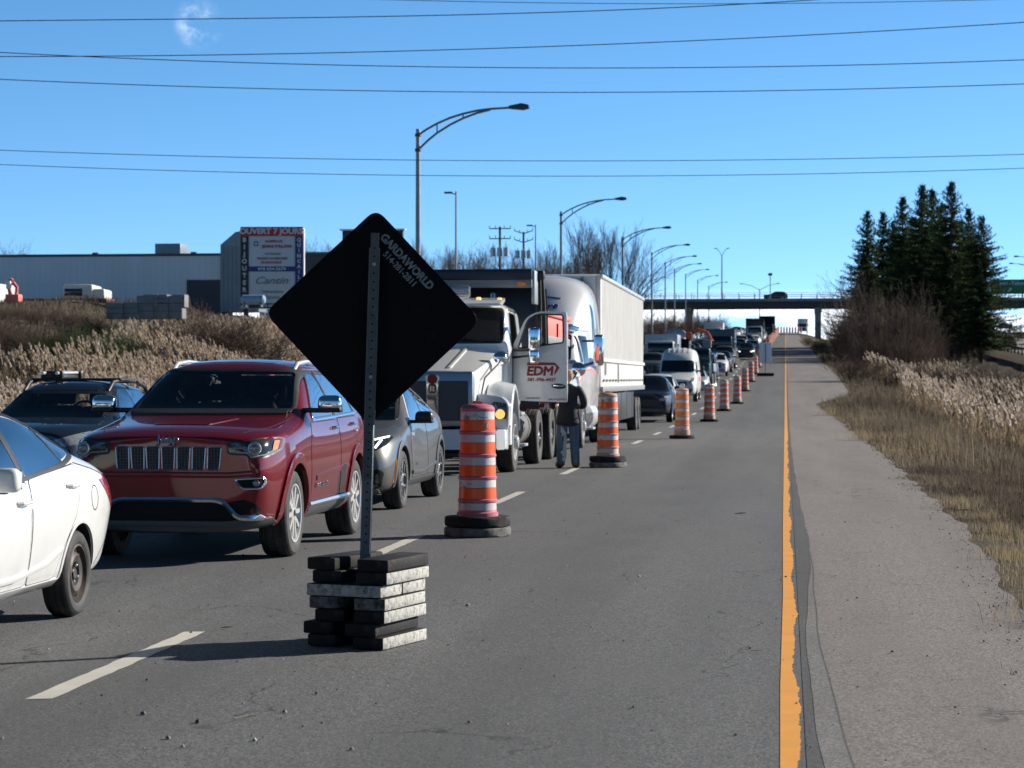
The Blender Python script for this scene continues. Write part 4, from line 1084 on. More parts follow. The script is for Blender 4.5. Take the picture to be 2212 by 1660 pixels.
# ================================================================== dark wagon with roof carrier in the third lane
M['navy_paint'] = paint('dark blue-green paint', (.012, .02, .03), .3, .3, .1, .2)
def build_wagon():
    L, W, H = 4.45, .895, 1.60
    keys = (1.30, 2.05, 2.6, 3.75, 4.2)
    f = curves(L, W, H, .23, .96, 1.10, 1.30, 2.05, 2.6, 3.75, 1.53, 4.2, 1.05, 1.12, 1.02, .72)
    ws = rpoly([(-.72, 1.115), (.72, 1.115), (.60, 1.455), (-.60, 1.455)], .05)
    fw = rpoly([(1.68, 1.085), (2.55, 1.10), (2.53, 1.47), (2.25, 1.47)], [.03, .03, .04, .1])
    rwn = rpoly([(2.62, 1.10), (3.50, 1.12), (3.42, 1.44), (2.60, 1.465)], [.03, .04, .06, .03])
    axles, r, ar = (.88, 3.55), .34, .40
    root, sk, body = car_base('dark_wagon', 'dark blue wagon with black roof rails and a ski carrier, behind the white saloon', 'car', f, L, M['navy_paint'], axles, r, ar, 2, (fw, rwn), ws, 1.2, keys=keys)
    b = B(); sk.panel(b, ws, '-y', M['glass_clear'], .005, .008, .1); wsh = b.build('windshield', root, 40, False)
    b = B(); sk.ribbon(b, dense(shrink(ws, .02), .06, True), '-y', .045, M['black_plastic'], .004, .004, True); b.build('glass_border', wsh, 40, False)
    both(sk, [fw, rwn], M['glass_side'], 'side_window', root, .004, .006, .14)
    both(sk, [rpoly([(1.42, .36), (2.56, .36), (2.60, 1.06), (1.60, 1.05), (1.38, .8)], .05), rpoly([(2.60, .36), (3.05, .36), (3.2, .6), (3.5, .82), (3.55, 1.08), (2.64, 1.07)], .05)], M['navy_paint'], 'door', root, .004, .006, .14)
    for ay in axles:
        for sd_ in ('+x', '-x'):
            b = B(); sk.ribbon(b, arch_poly(ay, r, ar + .04, -.1, PI + .1, 24), sd_, .08, M['black_plastic'], .014, .012); b.build('wheel_arch_trim', root, 50, False)
    for s in (1, -1):
        pl = rpoly([(s * .44, .86), (s * .62, .90), (s * .80, .965), (s * .83, .93), (s * .78, .82), (s * .60, .78), (s * .46, .80)][::s], .02)
        b = B(); sk.panel(b, pl, '-y', M['lens'], .006, .01, .05); b.build('headlight', root, 40, False)
        b = B(); b.tube([sk.hit('z', s * .56, yy_)[0] + Vector((0, 0, dz_)) for yy_, dz_ in ((2.0, .0), (2.2, .08), (2.7, .10), (3.3, .10), (3.7, .08), (3.9, -.01))], [.02, .028, .024, .024, .028, .02], M['black_plastic'], 8); b.build('roof_rail', root)
    for yb in (2.45, 3.25):
        z = sk.hit('z', .56, yb)[0].z + .10; b = B(); b.box((0, yb, z), (1.22, .07, .035), M['black_plastic'], .012); b.build('cross_bar', root)
    b = B(); sk.panel(b, rpoly([(-.40, .60), (.40, .60), (.44, .84), (-.44, .84)], .05), '-y', M['honeycomb'], .004, .01, .1); b.build('grille', root, 40, False)
    b = B(); sk.panel(b, rpoly([(-.62, .34), (.62, .34), (.66, .50), (-.66, .50)], .05), '-y', M['hole'], .004, .01, .1); b.build('lower_grille', root, 40, False)
    b = B()
    z = sk.hit('z', .56, 2.85)[0].z - .03
    b.box((-.33, 2.85, z + .17), (.22, .9, .06), M['black_plastic'], .02); b.box((-.33, 2.45, z + .2), (.3, .06, .1), M['black_plastic'], .02); b.box((-.33, 3.25, z + .2), (.3, .06, .1), M['black_plastic'], .02)
    b.tube([(-.42, 2.3, z + .22), (-.42, 3.5, z + .235)], .022, M['alloy'], 8); b.tube([(-.24, 2.35, z + .22), (-.24, 3.4, z + .23)], .022, M['alloy'], 8)
    b.build('ski_carrier', root)
    mirror(root, .99, 1.66, 1.15, (.2, .14, .14), M['navy_paint'], None, .08)
    seat_set(root, (2.2, 3.0), (-.35, .35), 1.16); steering(root, .35, 1.78, 1.15)
    tm = tyre_mesh(r, .225, .22, 32); rm = rim_mesh(.22, .225, 'y5', M['alloy_dark'], n=32)
    add_wheels(root, [(s * .77, a) for a in axles for s in (1, -1)], r, .225, tm, rm)
    return root
wagon = build_wagon(); place(wagon, (-9.25, 26.6, 0))
# ================================================================== white dump truck with an open door
M['truck_white'] = paint('white truck enamel', (.73, .735, .735), 0., .3, .03, .03)
M['navy_steel'] = mat('dark navy steel', (.012, .02, .042), .4, .1, .15)
M['red_box'] = mat('faded red steel', (.74, .16, .13), .6, 0, .12, 4, dirt=(.3, .12, .09), dscale=5, damt=.4)
M['logo_red'] = mat('dark red lettering', (.30, .012, .02), .45)
M['logo_blue'] = mat('blue lettering', (.02, .03, .16), .45)
M['mud'] = mat('road-dirty steel', (.10, .095, .088), .75, 0, .3, 8)
def mesh_grille(name):
    m, t, p = principled(name); v = ocoord(t, (1, 1, 1))
    wv = nd(t, 'ShaderNodeTexVoronoi', feature='DISTANCE_TO_EDGE'); wv.inputs['Scale'].default_value = 55; wv.inputs['Randomness'].default_value = .05; lk(t, v, wv.inputs['Vector'])
    c = cramp(t, wv.outputs['Distance'], [(.1, (.07, .072, .076)), (.2, (.004, .005, .006))]); lk(t, c, p.inputs['Base Color']); p.inputs['Roughness'].default_value = .4; p.inputs['Metallic'].default_value = .5
    return m
M['mesh_grille'] = mesh_grille('woven grille mesh')
TT = tyre_mesh(.515, .29, .30, 40); TR = rim_mesh(.30, .29, 'truck', M['alloy'], n=36)
TRD = rim_mesh(.30, .29, 'dual', M['mud'], n=36)
def truck_ring(pts): return lambda y: [(x(y), z(y)) for x, z in pts]
def T(*a): return lerp_tab(list(a))
def build_dump():
    root = thing('dump_truck', 'white dump truck with its door standing open and dark canopy above the cab', 'dump truck')
    W = M['truck_white']
    # bonnet
    L = 2.5
    ring = truck_ring([(T((0, 0), (3, 0)), T((0, .80), (L, .80))), (T((0, .66), (L, .90)), T((0, .80), (L, .80))), (T((0, .69), (L, .93)), T((0, 1.2), (L, 1.3))), (T((0, .69), (.4, .73), (L, .93)), T((0, 1.62), (.3, 1.66), (L, 2.02))),
                       (T((0, .66), (.4, .70), (L, .88)), T((0, 1.705), (.3, 1.75), (1.4, 1.93), (L, 2.12))), (T((0, .40), (L, .50)), T((0, 1.735), (.3, 1.785), (1.4, 1.99), (L, 2.20))), (T((0, 0), (3, 0)), T((0, 1.745), (.3, 1.80), (1.4, 2.01), (L, 2.225)))])
    me = smooth_me(loft('bonnet', [.0, .05, .3, .8, 1.4, 2.0, 2.4, L], ring, [W], 2, {3: .6, 4: .6}), 40)
    hood = obj('bonnet', me, root); sk = shell_of(me, L)
    b = B()
    for s in (-.22, .22): sk.ribbon(b, dense([(s, .25), (s * 1.2, 2.3)], .15), 'z', .06, W, .02, .01)
    b.build('bonnet_rib', hood, 60, False)
    # radiator shell
    M['shell_metal'] = mat('brushed grille shell', (.36, .38, .41), .32, .8, .1, 5)
    b = B(); b.box((0, -.03, 1.27), (1.36, .10, .92), M['shell_metal'], .045); g = b.build('grille_shell', root)
    b = B()
    for s in (1, -1): b.prism(rpoly([(s * .10, .90), (s * .60, .90), (s * .60, 1.57), (s * .10, 1.57)][::s], .03), 'y', -.10, -.06, M['mesh_grille'])
    b.build('grille', g, 30)
    b = B(); b.prism(rpoly([(-.085, .86), (.085, .86), (.10, 1.55), (.13, 1.66), (-.13, 1.66), (-.10, 1.55)], .03), 'y', -.125, -.05, M['chrome'], .012); b.build('grille_centre_bar', g)
    b = B(); b.lathe([(.085, 0), (.085, .02), (.06, .026), (0, .028)], M['logo_red'], 20, Matrix.Translation((0, -.12, 1.60)) @ Matrix.Rotation(PI / 2, 4, 'X')); b.prism(rpoly([(-.065, 1.36), (.065, 1.36), (.07, 1.52), (-.07, 1.52)], .05), 'y', -.145, -.12, M['logo_red']); 
    for k in (-.03, 0, .03): b.box((k, -.146, 1.44), (.012, .006, .09), M['chrome'])
    b.build('badge', g)
    b = B(); b.box((0, -.02, .85), (1.30, .08, .06), M['chrome'], .02); b.build('grille_lower_bar', g)
    # bumper
    b = B(); b.prism(rpoly([(-1.22, .10), (-1.05, -.10), (1.05, -.10), (1.22, .10), (1.22, .42), (-1.22, .42)], .06), 'z', .42, .755, W, .03); b.build('bumper', root)
    b = B(); b.box((0, .3, .55), (1.9, .5, .4), M['hole']); b.box((0, .25, .36), (1.4, .3, .16), M['black_plastic'], .02); b.build('front_frame', root)
    # fenders and lights
    for s in (1, -1):
        b = B(); n = 22; prof = [(.80, .62), (.98, .64), (1.10, .62), (1.235, .60), (1.255, .55), (1.24, .535), (1.10, .545), (.80, .545)]
        rows = []
        for k in range(n + 1):
            a = PI * (1.04 - 1.0 * k / n) if True else 0
            ca, sa = math.cos(a), math.sin(a)
            stretch = 1.18 if ca < 0 else 1.0
            rows.append([b.bm.verts.new((s * x, 1.22 + r * ca * stretch, .60 + r * sa * 1.52)) for x, r in prof])
        out = []
        for i in range(n):
            for k in range(len(prof)): out.append(b.bm.faces.new((rows[i][k], rows[i][(k + 1) % len(prof)], rows[i + 1][(k + 1) % len(prof)], rows[i + 1][k])))
        out.append(b.bm.faces.new(rows[0])); out.append(b.bm.faces.new(rows[-1][::-1])); b.fin(out, W)
        fen = b.build('fender', root, 50)
        b = B(); b.prism(rpoly([(s * .70, .76), (s * 1.235, .76), (s * 1.245, 1.18), (s * 1.12, 1.30), (s * .72, 1.36)][::s], .05), 'y', .22, .62, W, .03); b.build('fender_nose', fen)
        b = B(); b.prism(rpoly([(s * .93, .93), (s * 1.21, .93), (s * 1.22, 1.19), (s * .98, 1.22)][::s], .03), 'y', .185, .25, M['lens_dark'], .012); hl = b.build('headlight', root)
        b = B(); b.lathe([(.085, 0), (.08, .03), (0, .04)], M['amber_on'], 20, Matrix.Translation((s * 1.10, .187, 1.01)) @ Matrix.Rotation(PI / 2, 4, 'X')); b.lathe([(.075, 0), (.07, .03), (0, .04)], M['lens'], 20, Matrix.Translation((s * 1.0, .187, 1.10)) @ Matrix.Rotation(PI / 2, 4, 'X')); b.build('lamp', hl)
        b = B()
        for k in range(4): b.box((s * (.97 + .055 * k), .182, 1.185 - .004 * k), (.03, .012, .018), M['lens_amber'])
        b.build('marker_strip', hl)
        b = B(); b.box((s * 1.238, .42, .80), (.03, .07, .05), M['lens_amber'], .008); b.build('side_marker', root)
    # cab
    ws = rpoly([(-.88, 2.24), (.88, 2.24), (.84, 2.86), (-.84, 2.86)], .06)
    Lc = 2.15
    cr = truck_ring([(T((0, 0), (9, 0)), T((0, 1.05), (9, 1.05))), (T((0, .93), (9, .97)), T((0, 1.05), (9, 1.05))), (T((0, .97), (.4, 1.0), (9, 1.0)), T((0, 1.4), (9, 1.4))), (T((0, .97), (.4, 1.02), (9, 1.02)), T((0, 2.10), (9, 2.1))), (T((0, .94), (.2, .97), (9, .98)), T((0, 2.22), (9, 2.25))),
                     (T((0, .90), (.12, .91), (.42, .90), (9, .90)), T((0, 2.24), (.12, 2.32), (.42, 2.86), (.8, 2.92), (Lc, 2.9))), (T((0, .45), (9, .45)), T((0, 2.25), (.12, 2.40), (.40, 2.95), (.8, 3.04), (Lc, 3.0))), (T((0, 0), (9, 0)), T((0, 2.26), (.12, 2.42), (.40, 2.97), (.8, 3.06), (Lc, 3.02)))])
    me = loft('cab', [0, .04, .12, .26, .40, .5, .8, 1.3, 1.8, 2.1, Lc], cr, [W], 2, {5: .4, 1: .7})
    skc = shell_of(me, Lc)
    b1 = B(); b1.prism(shrink(ws, .03), 'y', -.3, 1.9, M['interior'])
    b2 = B(); b2.prism(rpoly([(.48, 1.25), (1.50, 1.25), (1.50, 2.78), (.72, 2.80), (.52, 2.3)], .06), 'x', -.55, 1.4, M['interior'])
    cab = obj('cab', smooth_me(cut(me, [b1, b2]), 38), root); cab.location = (0, 2.28, 0)
    b = B(); skc.panel(b, ws, '-y', M['glass_dark'], .004, .01, .1); b.build('windshield', cab, 40, False)
    b = B(); skc.ribbon(b, dense(shrink(ws, .012), .08, True), '-y', .05, M['black_plastic'], .007, .008, True); b.build('windshield_seal', cab, 40, False)
    b = B(); b.box((-.25, .02, 2.27), (.5, .02, .015), M['black_plastic'], rot=(0, -.12, 0)); b.box((.45, .02, 2.27), (.5, .02, .015), M['black_plastic'], rot=(0, -.12, 0)); b.build('wiper', cab)
    b = B(); b.prism(rpoly([(-.22, 2.905), (.12, 2.905), (.56, 3.00), (.56, 3.05), (.1, 3.0), (-.2, 2.93)], .02), 'x', -.86, .86, W, .02); b.build('sun_visor', cab)
    for x in (-.78, -.4, 0, .4, .78):
        b = B(); b.box((x, .42, 3.05 - abs(x) * .03), (.085, .12, .055), M['amber_on' if abs(x) > .3 else 'lens_amber'], .022); b.build('marker_light', cab)
    b = B(); b.box((.02, .85, 3.18), (.34, .22, .22), M['lens'], .04); b.box((.02, .85, 3.07), (.2, .2, .06), M['chrome'], .01); b.build('beacon', cab)
    for s in (1, -1): b = B(); b.tube([(s * .62, .7, 3.02), (s * .62, .7, 3.12), (s * .62, 1.2, 3.12)], .04, M['chrome'], 10); b.build('air_horn', cab)
    b = B(); b.box((.45, .9, 2.05), (.5, .2, .9), M['seat_cloth'], .06, (-.15, 0, 0)); b.box((.45, .6, 1.7), (.5, .5, .16), M['seat_cloth'], .06); b.build('seat', cab)
    b = B(); b.prism(rpoly([(.30, 2.26), (1.55, 2.26), (1.55, 2.76), (.62, 2.78), (.42, 2.6)], .05), 'x', -1.03, -1.015, M['glass_dark']); b.build('side_window', cab)
    b = B(); skc.ribbon(b, dense([(.44, 1.2), (.46, 2.2), (.7, 2.86), (1.54, 2.84), (1.54, 1.2)], .1), '+x', .05, M['black_plastic'], .008, .01); b.build('door_frame_seal', cab, 40, False)
    # open door, swung square to the cab
    door = bpy.data.objects.new('door', None); COL.objects.link(door); door.parent = root; door.location = (.99, 2.86, 0); door.rotation_euler = (0, 0, R(-3))
    dp = rpoly([(0, 1.22), (1.0, 1.18), (.985, 2.80), (.46, 2.81), (.25, 2.70), (.02, 2.22)], [.04, .04, .035, .12, .12, .04])
    wp = rpoly([(.11, 2.15), (.93, 2.25), (.92, 2.745), (.46, 2.76), (.28, 2.66)], [.03, .04, .04, .1, .1])
    pm = obj('d', B().prism(dp, 'y', -.03, .05, W, .012).mesh('d', 0))
    c = B(); c.prism(wp, 'y', -.3, .3, M['black_plastic']); m2 = cut(pm.data, [c]); bpy.data.objects.remove(pm)
    obj('door_panel', smooth_me(m2, 35), door)
    b = B(); n = len(wp)
    for i in range(n):
        p, q = wp[i], wp[(i + 1) % n]; b.tube([(p[0], -.03, p[1]), (q[0], -.03, q[1])], .016, M['black_plastic'], 6)
    b.build('window_seal', door)
    b = B(); b.lathe([(.0, .012), (.09, .012), (.115, 0), (.115, -.01)], M['black_plastic'], 24, Matrix.Translation((.845, -.03, 1.47)) @ Matrix.Rotation(.08, 4, 'Y') @ Matrix.Diagonal((1.15, 1, .42, 1)) @ Matrix.Rotation(PI / 2, 4, 'X')); b.box((.845, -.05, 1.48), (.2, .03, .03), M['chrome'], .01, (0, .08, 0)); b.build('door_handle', door)
    L_ = M['logo_red']; y0 = -.034
    txt('EDM', .225, L_, 'lettering', door, (.50, y0, 1.735), (PI / 2, 0, 0), .04, .12, .003, 1.06)
    b = B(); b.prism([(.27, 1.845), (.775, 1.845), (.77, 1.895), (.275, 1.895)], 'y', y0 - .003, y0 + .003, L_); b.prism([(.775, 1.845), (.77, 1.895), (.86, 1.80), (.765, 1.66), (.77, 1.74), (.80, 1.80)][::-1], 'y', y0 - .003, y0 + .003, L_); b.build('logo_arrow', door)
    txt('581-996-4437', .085, L_, 'lettering', door, (.53, y0, 1.585), (PI / 2, 0, 0), .03, .1, .003, 1.08)
    txt('NIR: R-161913-1', .05, L_, 'lettering', door, (.83, y0, 1.235), (PI / 2, 0, 0), .008, 0, .003)
    txt('TRANSPORT', .045, M['black_plastic'], 'lettering', door, (.38, y0, 1.255), (PI / 2, 0, 0), .008, 0, .003)
    b = B(); b.tube([(.40, -.30, 2.47), (.48, -.30, 2.47)], .01, M['chrome'], 6); b.box((.44, -.28, 2.31), (.20, .13, .42), M['chrome'], .05, seg=4); b.box((.44, -.28, 2.0), (.19, .125, .26), M['chrome'], .05, seg=4)
    mr = b.build('mirror', door)
    b = B(); b.tube([(-.02, -.08, 2.12), (.38, -.28, 2.12)], .028, M['black_plastic'], 8); b.tube([(-.02, -.05, 1.98), (.38, -.28, 2.02)], .022, M['black_plastic'], 8); b.build('mirror_arm', mr)
    # left hood mirrors
    for s in (1, -1):
        b = B(); b.tube([(s * .74, .42, 1.28), (s * .78, .34, 1.42), (s * .80, .5, 1.62), (s * .95, 1.15, 1.86), (s * .97, 1.3, 1.93)], .014, M['black_plastic'], 8); b.box((s * .735, .42, 1.27), (.06, .08, .16), M['galv'], .01); arm = b.build('hood_mirror_arm', root)
        b = B(); b.lathe([(0, -.10), (.06, -.095), (.105, -.06), (.128, 0), (.128, .02), (0, .035)], M['chrome'], 28, Matrix.Translation((s * .96, 1.36, 1.96)) @ Matrix.Rotation(-PI / 2, 4, 'X')); b.build('hood_mirror', arm)
    # chassis, tanks, steps
    b = B(); b.box((0, 5.3, .80), (.86, 9.2, .28), M['hole'], .01); b.box((0, 4.9, .62), (1.5, .2, .2), M['hole']); b.build('chassis', root)
    for s in (1, -1):
        b = B(); b.tube([(s * .88, 2.35, .72), (s * .88, 3.9, .72)], .33, M['mud'], 24)
        for y in (2.6, 3.6): b.lathe([(.34, -.03), (.34, .03)], M['chrome'], 24, Matrix.Translation((s * .88, y, .72)) @ Matrix.Rotation(PI / 2, 4, 'X'))
        b.build('fuel_tank', root)
        b = B(); b.box((s * 1.14, 2.85, .42), (.2, .6, .05), M['alloy'], .01); b.box((s * 1.08, 2.85, .98), (.2, .6, .05), M['alloy'], .01); b.box((s * 1.06, 2.56, .72), (.16, .03, .62), M['galv']); b.build('step', root)
    b = B(); b.tube([(-.98, 4.3, .9), (-.98, 4.3, 3.3)], .07, M['chrome'], 14); b.build('exhaust_stack', root)
    # dump body
    b = B(); b.box((0, 4.06, 3.53), (2.42, .10, .18), M['navy_steel'], .02); b.box((0, 4.05, 3.36), (2.42, .08, .15), M['grey_panel'], .01); b.box((0, 4.5, 3.61), (2.42, .95, .04), M['navy_steel']); can = b.build('canopy', root)
    b = B(); b.lathe([(.0, .02), (.07, .02), (.085, .0)], M['lens_amber'], 20, Matrix.Translation((1.02, 4.008, 3.36)) @ Matrix.Diagonal((1.15, 1, .55, 1)) @ Matrix.Rotation(PI / 2, 4, 'X')); b.build('canopy_light', can)
    b = B(); b.box((0, 5.0, 2.35), (2.5, .10, 2.5), M['navy_steel'], .02); b.box((1.22, 4.6, 3.30), (.06, .9, .62), M['galv'], .01); b.box((-1.22, 4.6, 3.30), (.06, .9, .62), M['galv'], .01); b.build('headboard', root)
    bx = B()
    bx.prism([(-1.25, 2.84), (-1.22, 1.2), (-1.0, 1.1), (1.0, 1.1), (1.22, 1.2), (1.25, 2.84), (1.17, 2.84), (1.14, 1.25), (-1.14, 1.25), (-1.17, 2.84)], 'y', 5.06, 10.3, M['red_box'])
    bx.box((0, 10.33, 1.95), (2.5, .08, 1.75), M['red_box'], .02)
    box = bx.build('dump_box', root)
    b = B()
    for s in (1, -1):
        b.box((s * 1.27, 7.7, 2.86), (.14, 5.3, .09), M['red_box'], .02)
        b.box((s * 1.275, 7.7, 2.36), (.10, 5.3, .16), M['grey_panel'], .02); b.box((s * 1.26, 7.7, 1.72), (.07, 5.25, 1.1), M['navy_steel'], .02)
        b.box((s * 1.262, 7.7, 2.62), (.04, 5.25, .42), M['red_box'], .01); b.box((s * 1.30, 7.9, 2.56), (.03, .04, .3), M['navy_steel'])
    b.build('box_rail', box)
    for s in (1,):
        b = B(); b.tube([(s * 1.26, 4.9, 2.1), (s * 1.28, 4.78, 3.0), (s * 1.27, 4.72, 3.6)], .035, M['black_plastic'], 8); b.tube([(s * 1.33, 5.2, 1.9), (s * 1.33, 4.95, 3.0), (s * 1.30, 4.85, 3.58)], .045, M['black_plastic'], 8)
        b.tube([(s * 1.22, 4.70, 2.6), (s * 1.20, 4.66, 3.3), (s * 1.24, 4.7, 3.62)], .022, M['black_plastic'], 6); b.tube([(s * 1.36, 5.4, 2.2), (s * 1.38, 5.1, 2.9), (s * 1.36, 5.05, 3.3)], .018, M['black_plastic'], 6); b.box((s * 1.26, 4.75, 3.55), (.22, .25, .16), M['black_plastic'], .03)
        b.build('tarp_arm', root)
    for s in (1, -1):
        b = B(); b.box((s * .98, 9.35, .55), (.55, .02, .7), M['rubber']); b.build('mud_flap', root)
    add_wheels(root, [(s * 1.09, 1.22) for s in (1, -1)], .515, .29, TT, TR)
    add_wheels(root, [(s * 1.11, a) for a in (5.0, 7.35, 8.7) for s in (1, -1)], .515, .29, TT, TRD)
    return root
dump = build_dump(); place(dump, (-5.86, 37.75, 0))

# ================================================================== white semi tractor and box trailer
M['trailer_white'] = mat('chalky white trailer skin', (.60, .59, .565), .55, 0, .08, 1.2, dirt=(.36, .33, .29), dscale=1.6, damt=.35)
M['sleeper_white'] = paint('white tractor enamel', (.58, .585, .60), 0., .3, .03, .12)
def build_semi():
    root = thing('semi_tractor', 'white semi tractor with tall sleeper fairing and a blue and red swoosh on its door', 'truck'); W = M['sleeper_white']
    L = 2.25
    ring = truck_ring([(T((0, 0), (9, 0)), T((0, .55), (L, .7))), (T((0, .80), (.5, .95), (L, 1.0)), T((0, .55), (L, .7))), (T((0, .86), (.4, 1.02), (L, 1.05)), T((0, .9), (L, 1.1))), (T((0, .84), (.4, .99), (L, 1.03)), T((0, 1.22), (.4, 1.32), (L, 1.55))), (T((0, .72), (.4, .86), (L, .95)), T((0, 1.36), (.4, 1.50), (L, 1.78))), (T((0, .4), (L, .5)), T((0, 1.45), (.4, 1.62), (1.2, 1.80), (L, 1.92))), (T((0, 0), (9, 0)), T((0, 1.47), (.4, 1.65), (1.2, 1.83), (L, 1.95)))])
    me = smooth_me(loft('bonnet', [0, .06, .3, .7, 1.2, 1.8, L], ring, [W], 2), 40); obj('bonnet', me, root); sk = shell_of(me, L)
    b = B(); sk.panel(b, rpoly([(-.40, .72), (.40, .72), (.46, 1.40), (-.46, 1.40)], .06), '-y', M['mesh_grille'], .006, .01, .1); b.build('grille', root, 40, False)
    for s in (1, -1):
        b = B(); sk.panel(b, rpoly([(s * .56, .95), (s * .88, 1.0), (s * .90, 1.22), (s * .60, 1.16)][::s], .04), '-y', M['lens'], .006, .01, .08); b.build('headlight', root, 40, False)
    b = B(); b.prism(rpoly([(-1.15, .1), (-.9, -.12), (.9, -.12), (1.15, .1), (1.15, .6), (-1.15, .6)], .08), 'z', .36, .68, M['grey_panel'], .04); b.build('bumper', root)
    Lc = 4.2
    cr = truck_ring([(T((0, 0), (9, 0)), T((0, .75), (9, .62))), (T((0, .98), (1, 1.05), (1.7, 1.14), (9, 1.18)), T((0, .75), (9, .62))), (T((0, 1.04), (.8, 1.10), (1.7, 1.20), (9, 1.25)), T((0, 1.1), (9, 1.0))), (T((0, 1.02), (.5, 1.08), (1.5, 1.16), (2.2, 1.25), (9, 1.27)), T((0, 1.80), (9, 2.0))), (T((0, .94), (.5, 1.02), (1.5, 1.12), (2.2, 1.24), (9, 1.27)), T((0, 1.92), (1, 2.2), (2, 2.9), (9, 3.0))),
                     (T((0, .86), (.12, .88), (.62, .86), (1.3, .94), (2.0, 1.12), (9, 1.20)), T((0, 1.96), (.12, 2.02), (.62, 2.70), (1.3, 3.25), (2.0, 3.80), (2.6, 3.95), (9, 3.98))), (T((0, .45), (.6, .5), (9, .72)), T((0, 1.99), (.12, 2.08), (.62, 2.86), (.8, 3.0), (1.3, 3.5), (1.9, 4.0), (2.5, 4.14), (9, 4.14))), (T((0, 0), (9, 0)), T((0, 2.0), (.12, 2.1), (.62, 2.9), (.8, 3.04), (1.3, 3.55), (1.9, 4.05), (2.5, 4.18), (9, 4.17)))])
    me = loft('cab', [0, .04, .12, .36, .62, .8, 1.1, 1.4, 1.7, 2.0, 2.4, 3.0, 3.6, Lc - .06, Lc], cr, [W], 2, {1: .6})
    skc = shell_of(me, Lc); cab = obj('cab', smooth_me(me, 50), root); cab.location = (0, 2.05, 0)
    b = B(); skc.panel(b, rpoly([(-.82, 2.04), (.82, 2.04), (.80, 2.66), (-.80, 2.66)], .06), '-y', M['glass_dark'], .006, .01, .1); b.build('windshield', cab, 40, False)
    b = B(); skc.ribbon(b, dense([(-.86, 2.76), (.86, 2.76)], .1), '-y', .10, M['chrome'], .10, .02); b.build('sun_visor', cab, 50, False)
    for x in (-.75, -.4, 0, .4, .75): h, n = skc.hit('-y', x, 2.88); b = B(); b.box(h + Vector((0, -.03, .0)), (.14, .1, .07), M['alloy'], .025); b.build('marker_light', cab)
    both(skc, [rpoly([(.52, 2.0), (.72, 1.98), (.72, 2.62), (.66, 2.64)], .03), rpoly([(.82, 1.95), (1.35, 1.95), (1.35, 2.62), (.82, 2.64)], .04)], M['glass_dark'], 'side_window', cab, .008, .01, .1)
    both(skc, [rpoly([(1.9, 2.5), (2.25, 2.45), (2.15, 3.25), (1.95, 3.45)], .08)], M['glass_dark'], 'sleeper_window', cab, .006, .01, .1)
    seams(skc, [[(.42, .8), (.42, 1.9), (.74, 2.75), (1.55, 2.75), (1.60, .8), (.42, .8)], [(1.72, .7), (1.75, 2.0), (2.0, 3.4)]], cab, 'door_gap', .012)
    b = B(); skc.panel(b, rpoly([(.1, 1.62), (.8, 1.85), (1.6, 1.90), (2.4, 1.80), (2.4, 1.98), (1.6, 2.12), (.9, 2.02), (.1, 1.72)][::1], .03), '+x', M['logo_blue'], .004, .006, .1); skc.ribbon(b, dense([(.05, 1.50), (.5, 1.68), (1.0, 1.80), (1.6, 1.83), (2.4, 1.70)], .1), '+x', .05, M['red_box'], .004, .006); b.build('door_stripe', cab, 40, False)
    h, n = skc.hit('-y', .28, 3.36)
    tilt = math.atan2(n.z, -n.y)
    txt('re', .30, M['logo_blue'], 'lettering', cab, (h.x, h.y - .012, h.z), (PI / 2 - tilt, 0, 0), .035, .25, .004)
    b = B(); skc.ribbon(b, dense([(-.45, 3.52), (-.05, 3.60), (.45, 3.54)], .08), '-y', .035, M['logo_blue'], .006, .006); b.build('lettering_swoosh', cab, 40, False)
    for s in (1, -1):
        b = B(); b.tube([(s * 1.05, .55, 1.9), (s * 1.46, .40, 2.02)], .035, M['black_plastic'], 8); b.tube([(s * 1.05, .6, 2.5), (s * 1.46, .42, 2.5)], .025, M['black_plastic'], 8); b.box((s * 1.46, .40, 2.28), (.24, .16, .74), M['chrome'], .06, seg=4); b.build('mirror', cab)
        b = B(); b.lathe([(0, -.09), (.10, -.06), (.17, 0), (.17, .03), (0, .04)], M['chrome'], 24, Matrix.Translation((s * 1.06, 1.55, 1.82)) @ Matrix.Rotation(-PI / 2, 4, 'X')); b.tube([(s * .95, 1.4, 1.6), (s * 1.06, 1.52, 1.8)], .02, M['black_plastic'], 6); b.build('hood_mirror', root)
        b = B(); b.tube([(s * .95, 3.0, .70), (s * .95, 4.6, .70)], .34, M['alloy'], 24); b.build('fuel_tank', root)
        b = B(); b.box((s * 1.2, 3.0, .42), (.22, .7, .05), M['alloy'], .01); b.box((s * 1.2, 3.0, .78), (.22, .7, .05), M['alloy'], .01); b.build('step', root)
        b = B(); b.prism([(1.0 + .62 * math.cos(a), .56 + .66 * math.sin(a)) for a in np.linspace(.15, PI - .15, 14)] + [(1.0 + .56 * math.cos(a), .56 + .58 * math.sin(a)) for a in np.linspace(PI - .15, .15, 14)], 'x', s * .85, s * 1.24, W); b.build('fender', root, 40)
    b = B(); b.box((0, 4.6, .80), (.9, 6.0, .3), M['hole']); b.build('chassis', root)
    add_wheels(root, [(s * 1.08, 1.0) for s in (1, -1)], .515, .29, TT, TR)
    add_wheels(root, [(s * 1.1, a) for a in (5.9, 7.2) for s in (1, -1)], .515, .29, TT, TRD)
    return root
semi = build_semi(); place(semi, (-5.86, 51.4, 0))

